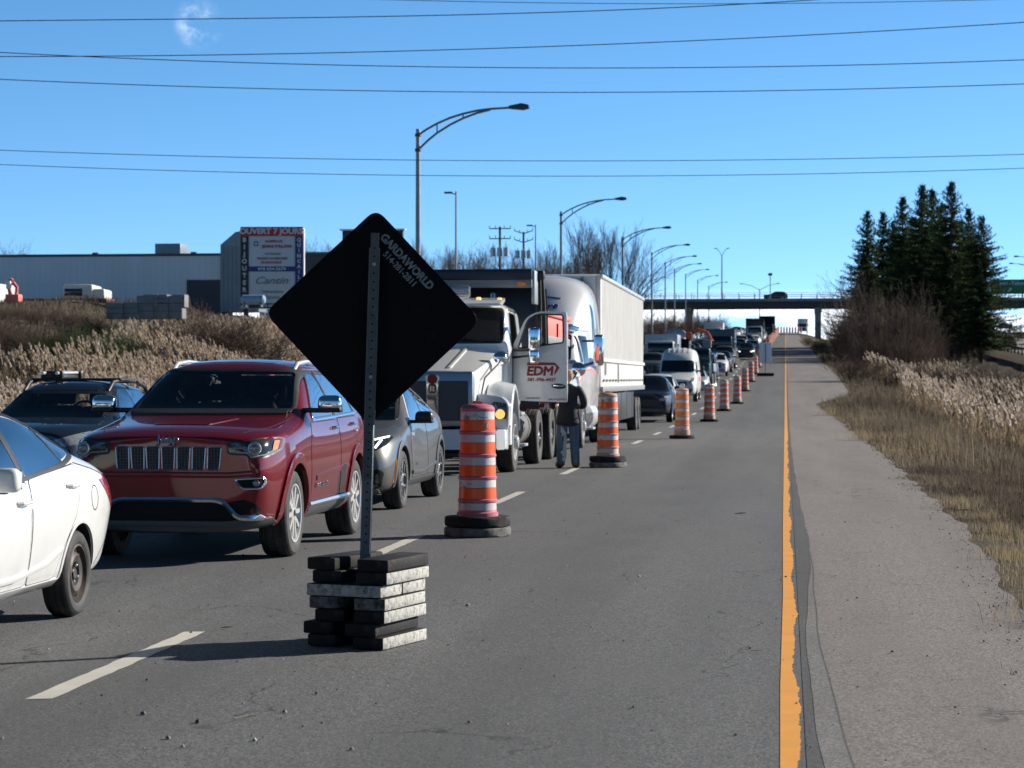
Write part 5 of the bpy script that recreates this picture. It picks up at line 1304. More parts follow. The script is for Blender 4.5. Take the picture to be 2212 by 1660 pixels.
def corrugated():
    m, t, p = principled('ribbed trailer side'); v = ocoord(t); s = nd(t, 'ShaderNodeSeparateXYZ'); lk(t, v, s.inputs[0])
    n = noise(t, ocoord(t, (1, 1, .12)), 6, 6, .65); n2 = noise(t, v, .8, 5)
    c = cramp(t, n, [(.3, (.47, .455, .425)), (.6, (.585, .572, .545))]); c = mixrgb(t, mul(t, ramp(t, n2, .5, .7), .3), c, (.42, .38, .32))
    lk(t, c, p.inputs['Base Color']); p.inputs['Roughness'].default_value = .5
    return m
M['trailer_side'] = corrugated()
def build_trailer():
    root = thing('box_trailer', 'long chalky white box trailer with ribbed side, coupled behind the semi tractor', 'trailer')
    L, W, z0, z1 = 17.0, 1.295, 1.27, 4.22
    b = B(); b.box((0, L / 2, (z0 + z1) / 2), (2 * W - .06, L, z1 - z0), M['trailer_white'], .03); body = b.build('body', root)
    for s in (1, -1):
        # pressed vertical ribs
        V, F = [], []; n = 68; xs = []
        for k in range(n):
            y = .25 + (L - .5) * k / n; d = (L - .5) / n
            xs += [(y, .0), (y + d * .55, .0), (y + d * .65, .018), (y + d * .9, .018)]
        for y, o in xs: V += [(s * (W - .028 + o), y, 2.12), (s * (W - .028 + o), y, z1 - .10)]
        F = [(2 * i, 2 * i + 2, 2 * i + 3, 2 * i + 1) for i in range(len(xs) - 1)]
        me = bpy.data.meshes.new('side_ribs'); me.from_pydata(V, [], F); me.materials.append(M['trailer_side']); obj('side_panel', me, body)
        b = B(); b.box((s * W, L / 2, 2.07), (.05, L - .1, .09), M['trailer_white'], .012); b.box((s * W, L / 2, z0 + .06), (.05, L, .14), M['grey_panel'], .01); b.box((s * W, L / 2, z1 - .05), (.05, L, .10), M['alloy'], .012); b.build('side_rail', body)
        b = B()
        for k in range(16): b.box((s * (W + .0), .7 + k * (L - 1.4) / 15, 1.56), (.02, .30, .055), M['mud'])
        b.build('reflector_tape', body)
        b = B(); b.box((s * W, 5.6, 1.75), (.03, .06, .5), M['galv']); b.box((s * W, 1.2, 1.85), (.03, .12, .3), M['galv']); b.build('side_latch', body)
    b = B(); b.box((0, -.02, 2.75), (2.3, .06, 2.9), M['trailer_white'], .03)
    for x in (-.8, -.4, 0, .4, .8): b.box((x, -.06, 2.75), (.06, .05, 2.8), M['grey_panel'], .01)
    b.build('front_wall', body)
    b = B()
    for s in (1, -1): b.box((s * .7, 4.2, .75), (.14, .16, 1.0), M['galv_dark'], .01); b.box((s * .7, 4.2, .26), (.3, .3, .05), M['galv_dark'])
    b.build('landing_gear', root)
    for s in (1, -1):
        b = B(); b.box((s * 1.2, 8.9, .82), (.04, 8.2, .78), M['black_plastic'], .01)  # dark skirt added to stand in for the shade under the trailer
        for y in (5.4, 7.7, 10, 12.3): b.box((s * 1.215, y, .82), (.03, .06, .76), M['trim'])
        b.build('shade_skirt', root)
    b = B(); b.box((0, 8.6, 1.12), (.9, 15.5, .22), M['hole']); b.box((0, L - .1, .6), (2.3, .1, .12), M['galv_dark']); b.build('chassis', root)
    for s in (1, -1):
        b = B(); b.box((s * 1.05, L - .02, 1.33), (.3, .04, .1), M['lens_red'], .01); b.build('tail_light', root)
        b = B(); b.box((s * .95, L - .4, .62), (.55, .02, .8), M['rubber']); b.build('mud_flap', root)
    add_wheels(root, [(s * 1.13, a) for a in (13.7, 15.0) for s in (1, -1)], .515, .29, TT, TRD)
    return root
trailer = build_trailer(); place(trailer, (-5.86, 56.9, 0))
# ================================================================== traffic drums
def sheeting(name, col, dark, amt):
    m, t, p = principled(name); v = ocoord(t); n = noise(t, v, 5, 4)
    c = cramp(t, n, [(.3, tuple(x * .88 for x in col)), (.7, col)])
    sc = nd(t, 'ShaderNodeTexVoronoi', feature='DISTANCE_TO_EDGE'); sc.inputs['Scale'].default_value = 9; lk(t, v, sc.inputs['Vector'])
    cr_ = mul(t, ramp(t, sc.outputs['Distance'], .03, .012), ramp(t, noise(t, v, 4, 2), .52, .6))
    sm = ramp(t, noise(t, ocoord(t, (1, 1, 2.5)), 7, 8, .7), .60, .72)
    c = mixrgb(t, mul(t, mul(t, cr_, sm, 'MAXIMUM'), amt), c, dark)
    lk(t, c, p.inputs['Base Color']); p.inputs['Roughness'].default_value = .38; p.inputs['Coat Weight'].default_value = .25; return m
M['orange_a'] = sheeting('orange reflective band', (1.0, .115, .008), (.25, .06, .02), .35)
M['orange_b'] = sheeting('faded orange band', (.95, .23, .025), (.3, .1, .03), .4)
M['white_band'] = sheeting('scuffed white band', (.62, .58, .57), (.07, .05, .045), .75)
M['drum_pink'] = mat('faded pink plastic', (.50, .135, .165), .5, var=.12, dirt=(.3, .1, .11), dscale=5, damt=.4)
M['drum_peach'] = mat('faded peach plastic', (.52, .30, .205), .5, var=.12, dirt=(.25, .15, .1), dscale=5, damt=.4)
M['ring_white'] = mat('worn painted rubber', (.17, .165, .155), .8, var=.3, vscale=9, dirt=(.03, .03, .03), dscale=6, damt=.9)
DZ = [(1.275, 1.187, 'w'), (1.187, 1.076, 'o'), (1.045, .957, 'w'), (.957, .843, 'o'), (.812, .724, 'w'), (.724, .616, 'o'), (.580, .497, 'w'), (.497, .383, 'o'), (.342, .254, 'w')]
def drum_r(z): return .171 + (1.28 - z) * .021
def build_drum(plastic, orange, rings=2, low=True):
    root = thing('traffic_drum', 'orange and white traffic drum', 'traffic drum')
    b = B()
    prof = [(0, .10), (.215, .10), (.212, .24), (.198, .25)]
    for zc in (.367, .60, .828, 1.06):
        r = drum_r(zc); prof += [(r - .004, zc - .03), (r + .011, zc - .016), (r + .013, zc + .006), (r - .004, zc + .022)]
    prof += [(drum_r(1.27) + .002, 1.272), (.176, 1.278), (.176, 1.305), (.150, 1.335), (.08, 1.35), (.06, 1.352), (0, 1.352)]
    b.lathe(prof, plastic, 40); b.build('drum_body', root, 40)
    for z1, z0, k in DZ:
        b = B(); r1, r0 = drum_r(z1) + .003, drum_r(z0) + .003
        b.lathe([(r0 - .006, z0 + .001), (r0, z0 + .003), (r1, z1 - .003), (r1 - .006, z1 - .001)], M['white_band'] if k == 'w' else orange, 40)
        b.build('white_band' if k == 'w' else 'orange_band', root, 50)
    b = B(); b.box((0, 0, 1.366), (.10, .035, .03), plastic, .01); b.box((.045, 0, 1.355), (.02, .035, .02), plastic); b.box((-.045, 0, 1.355), (.02, .035, .02), plastic); b.build('handle', root)
    for k in range(rings):
        z = .005 + k * .098; m = M['ring_white'] if (k == 0 and rings > 1) else M['rubber']
        oc = [(.335 * math.cos(a) * (1 + .03 * math.cos(4 * a)), .335 * math.sin(a) * (1 + .03 * math.cos(4 * a))) for a in np.linspace(0, 2 * PI, 33)[:-1]]
        b = B(); b.prism([(x * (1 - .015 * k), y * (1 - .015 * k)) for x, y in oc], 'z', z, z + .09 + .012 * k, m, .022)
        b.build('rubber_ring', root, 50)
    return root
drum_a = build_drum(M['drum_pink'], M['orange_a']); drum_b = build_drum(M['drum_peach'], M['orange_a']); drum_c = build_drum(M['drum_peach'], M['orange_b'], 1); drum_d = build_drum(M['drum_peach'], M['orange_a'], 1)
DG = 'traffic drums along the lane line'
place(drum_a, (-3.13, 23.1, 0), R(14), 'pink-bodied traffic drum with scuffed bands, nearest of the row and beside the grey crossover', DG)
txt('6', .085, M['white_band'], 'lettering', drum_a, (.125 * math.cos(-1.05) * 1.42, .125 * math.sin(-1.05) * 1.42, 1.13), (PI / 2, 0, R(30)), .01, ext=.002)
place(drum_b, (-3.20, 41.2, 0), .3, 'traffic drum with a peach lid standing just right of the man in jeans', DG)
b = B()
for k in range(5):
    a = -PI / 2 + (k - 2) * .55; b.prism([(0, 1.27), (.03 * math.cos(a) + .02 * math.sin(a), 1.235 + .035 * math.sin(a)), (.085 * math.cos(a), 1.235 + .085 * math.sin(a)), (.03 * math.cos(a) - .02 * math.sin(a), 1.235 - .0 + .03 * math.sin(a))], 'y', -.178, -.172, M['drum_peach'])
b.build('peeled_patch', drum_b)
place(drum_c, (-2.75, 61, 0), 0, 'traffic drum with faded yellowish orange bands in front of the white van', DG)
dl = {4: (-2.72, 82, 'traffic drum behind the faded yellowish one, on a low black ring'), 5: (-2.62, 98, 'fifth traffic drum from the camera in the lane line row'), 6: (-2.32, 110, 'sixth traffic drum from the camera in the lane line row'),
      7: (-2.32, 132, 'seventh traffic drum from the camera in the lane line row'), 8: (-2.25, 150, 'eighth traffic drum from the camera in the lane line row'), 9: (-2.2, 168, 'ninth traffic drum from the camera, before the small white sign back'), 10: (-2.2, 188, 'tenth traffic drum from the camera, beside the small white sign back')}
for k, (x, y, lb) in dl.items():
    o = drum_d if k == 4 else copy_tree(drum_d)
    place(o, (x, y, gz(y)), k * .7, lb, DG)
# the far dense line of drums climbing the hill, and the row closing the road on the crest
far_drum = thing('traffic_drum', 'small', 'traffic drum')
b = B(); b.lathe([(0, 0), (.33, 0), (.33, .1), (.21, .11), (.21, .24), (.17, 1.28), (.1, 1.35), (0, 1.35)], M['drum_peach'], 12); b.build('drum_body', far_drum)
for z1, z0, k in DZ[1::2]: b = B(); b.lathe([(drum_r(z0) + .01, z0), (drum_r(z1) + .01, z1)], M['orange_a'], 12); b.build('orange_band', far_drum)
n = 0
for i in range(16):
    y = 225 + i * 13.5; x = -2.55 + .0065 * i * 13.5 * .75
    o = far_drum if n == 0 else copy_tree(far_drum); n += 1
    place(o, (x, y, gz(y)), 0, 'small far traffic drum in the dense line climbing the hill', 'far drums climbing the hill')
for i in range(9):
    x = -1.6 + i * .62; y = 500 + (i % 3) * 3
    place(copy_tree(far_drum), (x, y, gz(y)), 0, 'far traffic drum in the row closing the road on the crest', 'drums closing the road on the crest')

# ================================================================== back of the road sign and its ballast
M['sign_black'] = mat('black painted plywood', (.0045, .0047, .0065), .65, var=.5, vscale=5, bmp=.06, bscale=30, spec=.12, dirt=(.02, .021, .024), dscale=9, damt=.18)
M['stencil'] = mat('grey stencil paint', (.24, .25, .27), .7, var=.5, vscale=30)
M['sign_orange'] = mat('orange sign face', (.85, .25, .02), .4)
SX, SY = -2.525, 13.58
sign = thing('road_sign', 'black unpainted back of a diamond road sign on a perforated steel post', 'road sign', (SX, SY, .0), R(7))
roll = Matrix.Rotation(R(1.75), 4, 'Y')
M['post_steel'] = mat('dull perforated steel', (.085, .092, .10), .5, .3, .3, 14, bmp=.1, bscale=60)
pv = Matrix.Translation((0, 0, .5)) @ roll @ Matrix.Translation((0, 0, -.5))
hd = .658
dia = rpoly([(0, 1.985 + hd), (-hd, 1.985), (0, 1.985 - hd), (hd, 1.985)], .075, 6)
dia = [(x + .004 * math.sin(9 * z), z + .004 * math.sin(8 * x)) for x, z in dia]
b = B(); b.prism(dia, 'y', .045, .060, M['sign_black'], .003, pv); sb_ = b.build('sign_panel', sign, 30)
b = B(); b.prism(shrink(dia, .012), 'y', .0605, .063, M['sign_orange'], 0, pv); b.build('sign_face', sb_, 0)
b = B()
b.prism([(-.033, -.02), (.033, -.02), (.033, -.012), (.028, .04), (.022, .04), (.024, -.010), (-.024, -.010), (-.022, .04), (-.028, .04), (-.033, -.012)], 'z', .06, 2.40, M['galv_dark'], 0, pv)
b.prism([(-.025, -.0265), (.025, -.0265), (.025, -.0205), (-.025, -.0205)], 'z', 1.0, 2.49, M['post_steel'], 0, pv)
b.prism([(.024, -.0265), (.031, -.0265), (.031, -.0205), (.024, -.0205)], 'z', .5, 1.33, M['chrome'], 0, pv)
post = b.build('post', sign, 30)
b = B()
for k in range(36):
    z = .62 + k * .0508
    if z < 2.46: b.lathe([(0, 0), (.0062, 0), (.0062, .003), (0, .003)], M['hole'], 8, pv @ Matrix.Translation((0, -.0262 if z > 1.0 else -.0195, z)) @ Matrix.Rotation(PI / 2, 4, 'X'))
b.build('post_holes', post, 0)
b = B()
for z in (2.30, 1.62): b.lathe([(0, 0), (.011, 0), (.011, .008), (0, .009)], M['galv'], 8, pv @ Matrix.Translation((0, -.027, z)) @ Matrix.Rotation(PI / 2, 4, 'X'))
b.build('bolt', post)
def sign_txt(s, size, u, v, bold):
    c45 = math.sqrt(.5)
    # u along the upper right edge (down to the right), v towards the sign centre
    x = u * c45 - v * c45; z = 1.985 + hd - u * c45 - v * c45
    p = pv @ Vector((x, .044, z)); o = txt(s, size, M['stencil'], 'lettering', sign, p, (PI / 2, R(45 + 1.75), 0), bold, 0, .0008, .9)
    return o
sign_txt('GARDAWORLD', .068, .362, .088, .05); sign_txt('514-281-2811', .054, .366, .150, .03)
# stencil bridges across the letters are the gaps of the cut-out plate
BW, BH = .205, .0765
blk = random.Random(5)
def block(name_label, cx, cy, k, w, l, m_side, m_front, rz=0., dz=0.):
    t = bmesh.new(); b = B()
    b.box((0, 0, BH / 2 - .002), (w, l, BH - .003), M['rubber'], .011)
    for f in b.bm.faces:
        f.normal_update()
        if f.normal.x > .7: f.material_index = b.mi(m_side)
        elif f.normal.y < -.7: f.material_index = b.mi(m_front)
        elif f.normal.z > .7: f.material_index = b.mi(M['rubber'])
    o = b.build('rubber_block', None, 30)
    Mr = Matrix.Rotation(R(-16.4), 4, 'Z')
    p = Mr @ Vector((cx, cy, 0))
    place(o, (-2.528 + p.x, 13.63 + p.y, .004 + k * BH + dz), R(-16.4) + rz, name_label, 'rubber ballast blocks under the road sign'); o['category'] = 'rubber block'
    t.free(); return o
WP = mat('chipped white paint on rubber', (.40, .39, .36), .85, var=.35, vscale=26, bmp=.35, bscale=45, dirt=(.085, .08, .072), dscale=30, damt=.62); M['block_white'] = WP
WD = mat('mostly worn white paint on rubber', (.18, .175, .165), .85, var=.25, vscale=14, bmp=.3, bscale=45, dirt=(.022, .022, .022), dscale=18, damt=.95)
Rb = M['rubber']; lx, rx = -.152, .152
order = {0: 'bottom', 1: 'second lowest', 2: 'third lowest', 3: 'fourth lowest', 5: 'second highest', 6: 'topmost'}
rdef = {0: (.01, 0, WP, Rb), 1: (-.035, -.02, Rb, Rb), 2: (.005, .015, WP, Rb), 3: (.01, -.0, WP, WD), 5: (.02, .02, WP, Rb), 6: (.018, .025, Rb, Rb)}
ldef = {0: (.0, .03, Rb, Rb), 1: (-.035, .02, Rb, Rb), 2: (.025, .03, Rb, Rb), 3: (.0, .02, WD, WD), 5: (.0, .05, Rb, Rb), 6: (-.01, .04, Rb, Rb)}
for k, (dx, dy, ms, mf) in rdef.items(): block(order[k] + ' rubber block of the right column under the sign' + (', sides painted white' if ms is WP else ', all black'), rx + dx, dy, k, BW, .62, ms, mf, R(blk.uniform(-3, 3)))
for k, (dx, dy, ms, mf) in ldef.items(): block(order[k] + ' rubber block of the left column under the sign' + (', greyish painted' if ms is WD else ', all black'), lx + dx, dy, k, BW - .01, .60, ms, mf, R(blk.uniform(-3, 3)))
block('long white-fronted rubber block bridging both columns at the front of the stack', .0, -.16, 4, .50, .29, WP, WP, 0)
block('black rubber block bridging both columns at the back of the stack', .0, .155, 4, .50, .32, WP, Rb, 0)

# ================================================================== small sign seen from behind, further along
ss = thing('road_sign', 'small white-backed square sign on a thin post and black base, beside the far drums', 'road sign', (-1.43, 163, gz(163)), R(4))
M['white_back'] = mat('pale aluminium sign back', (.78, .79, .80), .5, .0, .05)
b = B(); b.box((0, 0, 1.68), (.86, .03, 1.42), M['white_back'], .01); b.build('sign_panel', ss); b = B(); b.tube([(0, -.04, .1), (0, -.04, 2.3)], .03, M['galv_dark'], 8); b.build('post', ss)
b = B(); b.box((0, 0, .12), (1.2, .5, .22), M['rubber'], .04); b.build('rubber_base', ss)

# ================================================================== people
SKIN = mat('skin', (.50, .27, .19), .5, var=.08); M['skin'] = SKIN
M['jacket'] = mat('black jacket', (.014, .014, .016), .78, var=.35, vscale=8, bmp=.25, bscale=25)
M['jeans'] = mat('blue jeans', (.075, .115, .18), .85, var=.3, vscale=7, bmp=.15, bscale=120, dirt=(.12, .15, .2), dscale=3, damt=.5)
M['jeans_worn'] = mat('white worn denim', (.50, .50, .48), .85, var=.3, vscale=12)
M['boots'] = mat('brown work boots', (.15, .078, .04), .6, var=.25, vscale=12)
M['cap'] = mat('tan knit cap', (.36, .21, .15), .9, var=.15, vscale=30, bmp=.3, bscale=90)
def skin_mesh(nodes, edges, m, sub=2, root=0):
    """nodes: (x, y, z, radius) or (x, y, z, (rx, ry)); grown with a Skin modifier"""
    me = bpy.data.meshes.new('skin'); me.from_pydata([n[:3] for n in nodes], edges, [])
    o = obj('skin', me); md = o.modifiers.new('s', 'SKIN'); md.use_smooth_shade = True; md.branch_smoothing = .6
    sv = me.skin_vertices[0].data
    for i, n in enumerate(nodes):
        r = n[3]; sv[i].radius = r if isinstance(r, tuple) else (r, r)
        sv[i].use_root = (i == root)
    ss_ = o.modifiers.new('u', 'SUBSURF'); ss_.levels = ss_.render_levels = sub
    m2 = bake(o); m2.materials.clear(); m2.materials.append(m); m2.shade_smooth(); return m2
def limb(nodes, edges, start, pts):
    last = start
    for p in pts: nodes.append(p); edges.append((last, len(nodes) - 1)); last = len(nodes) - 1
    return last
def body_nodes(legs=True, arms=None, lean=0.):
    N = [(0, 0, .94, (.145, .10)), (0, -.01, 1.08, (.14, .095)), (0, -.03, 1.26, (.16, .105)), (0, -.03, 1.41, (.155, .09)), (0, 0, 1.50, .058), (0, .02, 1.545, .056), (0, .035, 1.60, (.070, .082)), (0, .035, 1.665, (.078, .095)), (0, .03, 1.72, (.066, .082)), (0, .03, 1.755, (.035, .04))]
    E = [(i, i + 1) for i in range(9)]
    limb(N, E, 6, [(0, .125, 1.605, .018), (0, .143, 1.59, .012)])                      # nose
    for s in (1, -1): limb(N, E, 6, [(s * .078, .03, 1.62, .02), (s * .092, .022, 1.625, .014)])   # ears
    A = arms or [(.185, -.02, 1.43, .062), (.245, -.02, 1.27, .05), (.275, .0, 1.14, .044), (.235, .13, 1.11, .036), (.17, .25, 1.12, .028), (.14, .30, 1.13, .032)]
    for s in (1, -1):
        h = limb(N, E, 3, [(s * p[0], *p[1:]) for p in A])
        hx, hy, hz = s * A[-1][0], A[-1][1], A[-1][2]
        for k, (ox, ln) in enumerate(((.028, .052), (.010, .062), (-.008, .058), (-.024, .044))):
            limb(N, E, h, [(hx + s * ox - s * .012, hy + .035, hz + .005, .0095), (hx + s * ox - s * .03, hy + .035 + ln * .55, hz + .012, .0085), (hx + s * ox - s * .045, hy + .03 + ln * .8, hz + .0, .007)])
        limb(N, E, h, [(hx - s * .025, hy + .01, hz + .03, .011), (hx - s * .045, hy + .035, hz + .04, .009)])
    if legs:
        for s in (1, -1): limb(N, E, 0, [(s * .095, .0, .86, .085), (s * .11, .015, .62, .068), (s * .116, .02, .48, .056), (s * .124, -.01, .28, .05), (s * .13, -.02, .10, .036), (s * .14, .06, .045, .034), (s * .15, .13, .035, .024)])
    return N, E
man = thing('person', 'man in black jacket, worn blue jeans and brown boots, back turned beside the truck door', 'person', (-3.88, 40.75, 0), R(12))
N, E = body_nodes(); obj('body', skin_mesh(N, E, SKIN, 2), man)
JN = [(0, 0, .74, (.25, .20)), (0, 0, .84, (.25, .20)), (0, -.01, 1.02, (.205, .16)), (0, -.025, 1.2, (.195, .14)), (0, -.035, 1.36, (.215, .14)), (0, -.02, 1.46, (.135, .10)), (0, .0, 1.525, (.072, .075))]
JE = [(i, i + 1) for i in range(6)]
for s in (1, -1): limb(JN, JE, 4, [(s * .195, -.02, 1.425, .098), (s * .268, -.02, 1.27, .085), (s * .295, .0, 1.13, .066), (s * .25, .13, 1.10, .056), (s * .19, .225, 1.115, .046)])
obj('jacket', skin_mesh(JN, JE, M['jacket'], 2), man)
LN = [(0, 0, .95, (.165, .12))]; LE = []
for s in (1, -1): limb(LN, LE, 0, [(s * .10, .0, .84, .118), (s * .112, .012, .62, .102), (s * .118, .02, .46, .092), (s * .125, -.0, .26, .09), (s * .13, -.01, .12, .086), (s * .13, -.01, .075, .08)])
obj('jeans', skin_mesh(LN, LE, M['jeans'], 2), man)
# sun-bleached fronts and inner seams of the jeans
wp_ = random.Random(4); b = B()
for k in range(46):
    z = .14 + .6 * wp_.random(); cx = -.105 if False else -.045; wdt = wp_.uniform(.02, .055); hgt = wp_.uniform(.05, .13)
    a = -1.0 + wp_.gauss(0, .30)
    r = .094 - .03 * max(0, .45 - z); px_, py_ = -.12 + r * math.cos(a), .005 + r * math.sin(a)
    b.prism([(-wdt / 2, -hgt / 2), (wdt / 2, -hgt * .2), (wdt * .3, hgt / 2), (-wdt * .3, hgt * .3)], 'y', -.004, .004, M['jeans_worn'], 0, Matrix.Translation((px_, py_, z)) @ Matrix.Rotation(a + PI / 2, 4, 'Z'))
b.build('worn_denim', man)
for s in (1, -1):
    obj('boot', skin_mesh([(s * .13, -.015, .19, .078), (s * .132, -.03, .075, .085), (s * .15, .09, .065, .076), (s * .165, .20, .056, .066)], [(0, 1), (1, 2), (2, 3)], M['boots'], 2), man)
b = B(); b.lathe([(.098, -.03), (.1, .0), (.098, .04), (.08, .085), (.045, .108), (0, .114)], M['cap'], 24, Matrix.Translation((0, .03, 1.665)) @ Matrix.Diagonal((.92, 1.08, 1, 1))); b.build('cap', man)
def seated(label, loc, rz, shirt, head_z=1.60, hair=(.03, .02, .015)):
    p = thing('person', label, 'person', loc, rz); dz = head_z - 1.755
    N, E = body_nodes(False, [(.185, -.02, 1.41, .06), (.25, .06, 1.25, .05), (.26, .16, 1.16, .042), (.22, .30, 1.22, .034), (.19, .40, 1.26, .028), (.18, .43, 1.28, .03)])
    N = [(x, y, z + dz, r) for x, y, z, r in N]
    obj('body', skin_mesh(N, E, SKIN, 1), p)
    S = [(0, 0, .92, (.17, .13)), (0, -.01, 1.08, (.17, .125)), (0, -.03, 1.28, (.19, .125)), (0, -.03, 1.40, (.185, .11)), (0, 0, 1.48, .08)]; SE = [(i, i + 1) for i in range(4)]
    for s in (1, -1): limb(S, SE, 3, [(s * .19, -.02, 1.41, .078), (s * .255, .06, 1.25, .066), (s * .265, .16, 1.16, .056), (s * .23, .28, 1.21, .046)])
    obj('shirt', skin_mesh([(x, y, z + dz, r) for x, y, z, r in S], SE, shirt, 1), p)
    hm = mat('dark hair', hair, .8, var=.3, vscale=40); b = B()
    b.lathe([(.088, -.02), (.094, .03), (.082, .075), (.05, .10), (0, .108)], hm, 20, Matrix.Translation((0, .015, 1.67 + dz)) @ Matrix.Diagonal((.93, 1.06, 1, 1))); b.build('hair', p); return p
M['shirt_grey'] = mat('grey shirt', (.06, .065, .075), .85, var=.2); M['shirt_blue'] = mat('navy shirt', (.02, .025, .05), .85, var=.2)
seated('driver in a grey shirt at the wheel of the red suv', (-5.34 + .37, 19.35 + 2.32, 0), PI, M['shirt_grey'], 1.60)
seated('driver in a navy shirt at the wheel of the dark wagon', (-9.25 + .35, 26.6 + 2.18, 0), PI, M['shirt_blue'], 1.44)
# ================================================================== further vehicles of the queue
def cpaint(name, col, metal=.2): return paint(name, col, metal, .4, .05, .12, .45)
P = dict(navy=cpaint('navy car paint', (.006, .010, .022)), white=cpaint('plain white car paint', (.60, .60, .59), 0), black=cpaint('black car paint', (.012, .012, .013)), silver=cpaint('silver car paint', (.42, .43, .44), .5),
         blue=cpaint('blue car paint', (.02, .035, .12)), grey=cpaint('grey car paint', (.10, .105, .11), .4), teal=cpaint('dark teal paint', (.02, .06, .06)), maroon=cpaint('maroon car paint', (.09, .01, .014)), orange=cpaint('orange machine paint', (.65, .10, .015), 0))
CW = {}
def cheap_wheels(root, pos, r, w=.22):
    if (r, w) not in CW:
        CW[(r, w)] = (tyre_mesh(r, w, r * .64, 20), B().lathe([(r * .66, -w / 2), (r * .66, w / 2 - .01), (r * .6, w / 2), (r * .5, w / 2 - .04), (0, w / 2 - .01)], M['alloy'], 16, TURN).mesh('rim', 40))
    add_wheels(root, pos, r, w, *CW[(r, w)])
def simple_car(kind, pm, name, label, cat, loc, rz=0., lights=False, group=None, detail=True):
    if kind == 'suv': L, W, H, a = 4.6, .92, 1.70, curves(4.6, .92, 1.71, .24, 1.0, 1.14, 1.35, 2.1, 2.7, 4.0, 1.64, 4.42, 1.07, 1.14, 1.05, .75)
    elif kind == 'pickup': L, W, H, a = 5.6, .98, 1.90, curves(5.6, .98, 1.93, .32, 1.15, 1.32, 1.6, 2.3, 2.9, 3.6, 1.85, 4.0, 1.22, 1.30, 1.28, .9)
    else: L, W, H, a = 4.5, .88, 1.46, curves(4.5, .88, 1.48, .20, .84, 1.0, 1.25, 2.1, 2.6, 3.2, 1.42, 3.85, .95, 1.04, 1.0, .66)
    yc, yr, yrr, zc = (1.35, 2.1, 4.0, 1.14) if kind == 'suv' else ((1.6, 2.3, 3.6, 1.32) if kind == 'pickup' else (1.25, 2.1, 3.2, 1.0))
    root = thing(name, label, cat, loc, rz, group)
    me = smooth_me(loft('body', sorted({0, .04, .15, .5, .9, yc - .1, yc + .06, (yc + yr) / 2, yr, yr + .2, (yr + yrr) / 2, yrr, yrr + .25, L - .3, L - .05, L}), car_ring(a), [pm], 2), 50)
    sk = shell_of(me, L); obj('body', me, root)
    zr = H - .13; w0, w1 = W * .79, W * .66
    b = B(); sk.panel(b, rpoly([(-w0, zc + .03), (w0, zc + .03), (w1, zr), (-w1, zr)], .05), '-y', M['glass_dark'], .012, .01, .12); b.build('windshield', root, 40, False)
    b = B(); sk.panel(b, rpoly([(-w0 * .85, zc + .1), (w0 * .85, zc + .1), (w1 * .9, zr - .03), (-w1 * .9, zr - .03)], .05), '+y', M['glass_dark'], .012, .01, .15); b.build('rear_window', root, 40, False)
    zb = zc + .02; mid = (yc + .55 + yrr) / 2 + .1
    both(sk, [rpoly([(yc + .42, zb), (mid - .04, zb + .01), (mid - .04, zr + .0), (yr + .1, zr - .0)], .04), rpoly([(mid + .04, zb + .01), (yrr + .1, zb + .03), (yrr - .1, zr - .06), (mid + .04, zr)], .04)], M['glass_dark'], 'side_window', root, .010, .01, .15)
    zh = a['zs'](.2)
    for s in (1, -1):
        b = B(); sk.panel(b, rpoly([(s * W * .50, zh - .08), (s * W * .84, zh + .0), (s * W * .86, zh - .10), (s * W * .55, zh - .17)][::s], .02), '-y', M['lamp_on'] if lights else M['lens'], .014, .01, .08); b.build('headlight', root, 40, False)
        b = B(); sk.panel(b, rpoly([(s * W * .55, zh - .05), (s * W * .82, zh), (s * W * .82, zh - .18), (s * W * .58, zh - .16)][::s], .02), '+y', M['lens_red'], .014, .01, .1); b.build('tail_light', root, 40, False)
        b = B(); b.box((s * (W + .12), yc + .45, zc + .08), (.2, .12, .14), pm, .04); b.build('mirror', root)
    b = B(); sk.panel(b, rpoly([(-W * .46, zh - .34), (W * .46, zh - .34), (W * .48, zh - .1), (-W * .48, zh - .1)], .04), '-y', M['black_plastic'], .012, .01, .12); b.build('grille', root, 40, False)
    b = B(); sk.panel(b, rpoly([(-W * .7, .30), (W * .7, .30), (W * .74, zh - .42), (-W * .74, zh - .42)], .04), '-y', M['trim'], .010, .01, .12); b.build('lower_bumper', root, 40, False)
    r = .40 if kind == 'pickup' else (.36 if kind == 'suv' else .32)
    cheap_wheels(root, [(s * (W - .11), y) for y in (.92, L - 1.0) for s in (1, -1)], r)
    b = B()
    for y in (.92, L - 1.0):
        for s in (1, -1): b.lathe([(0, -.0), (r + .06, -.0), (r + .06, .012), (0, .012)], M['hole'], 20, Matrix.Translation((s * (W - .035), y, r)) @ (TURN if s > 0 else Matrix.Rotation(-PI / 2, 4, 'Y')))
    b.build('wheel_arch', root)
    return root
def ph(X, Y): return (X, Y, gz(Y))
simple_car('suv', P['navy'], 'parked_suv', 'dark navy suv half hidden behind the back corner of the box trailer', 'suv', ph(-4.93, 80.5))
simple_car('suv', P['white'], 'parked_suv', 'white suv between the navy suv and the white van', 'suv', ph(-5.15, 89.5))
simple_car('sedan', P['silver'], 'silver_car', 'silver car seen beside the rear wheels of the box trailer', 'car', ph(-5.25, 76.0) if False else ph(-9.0, 70))
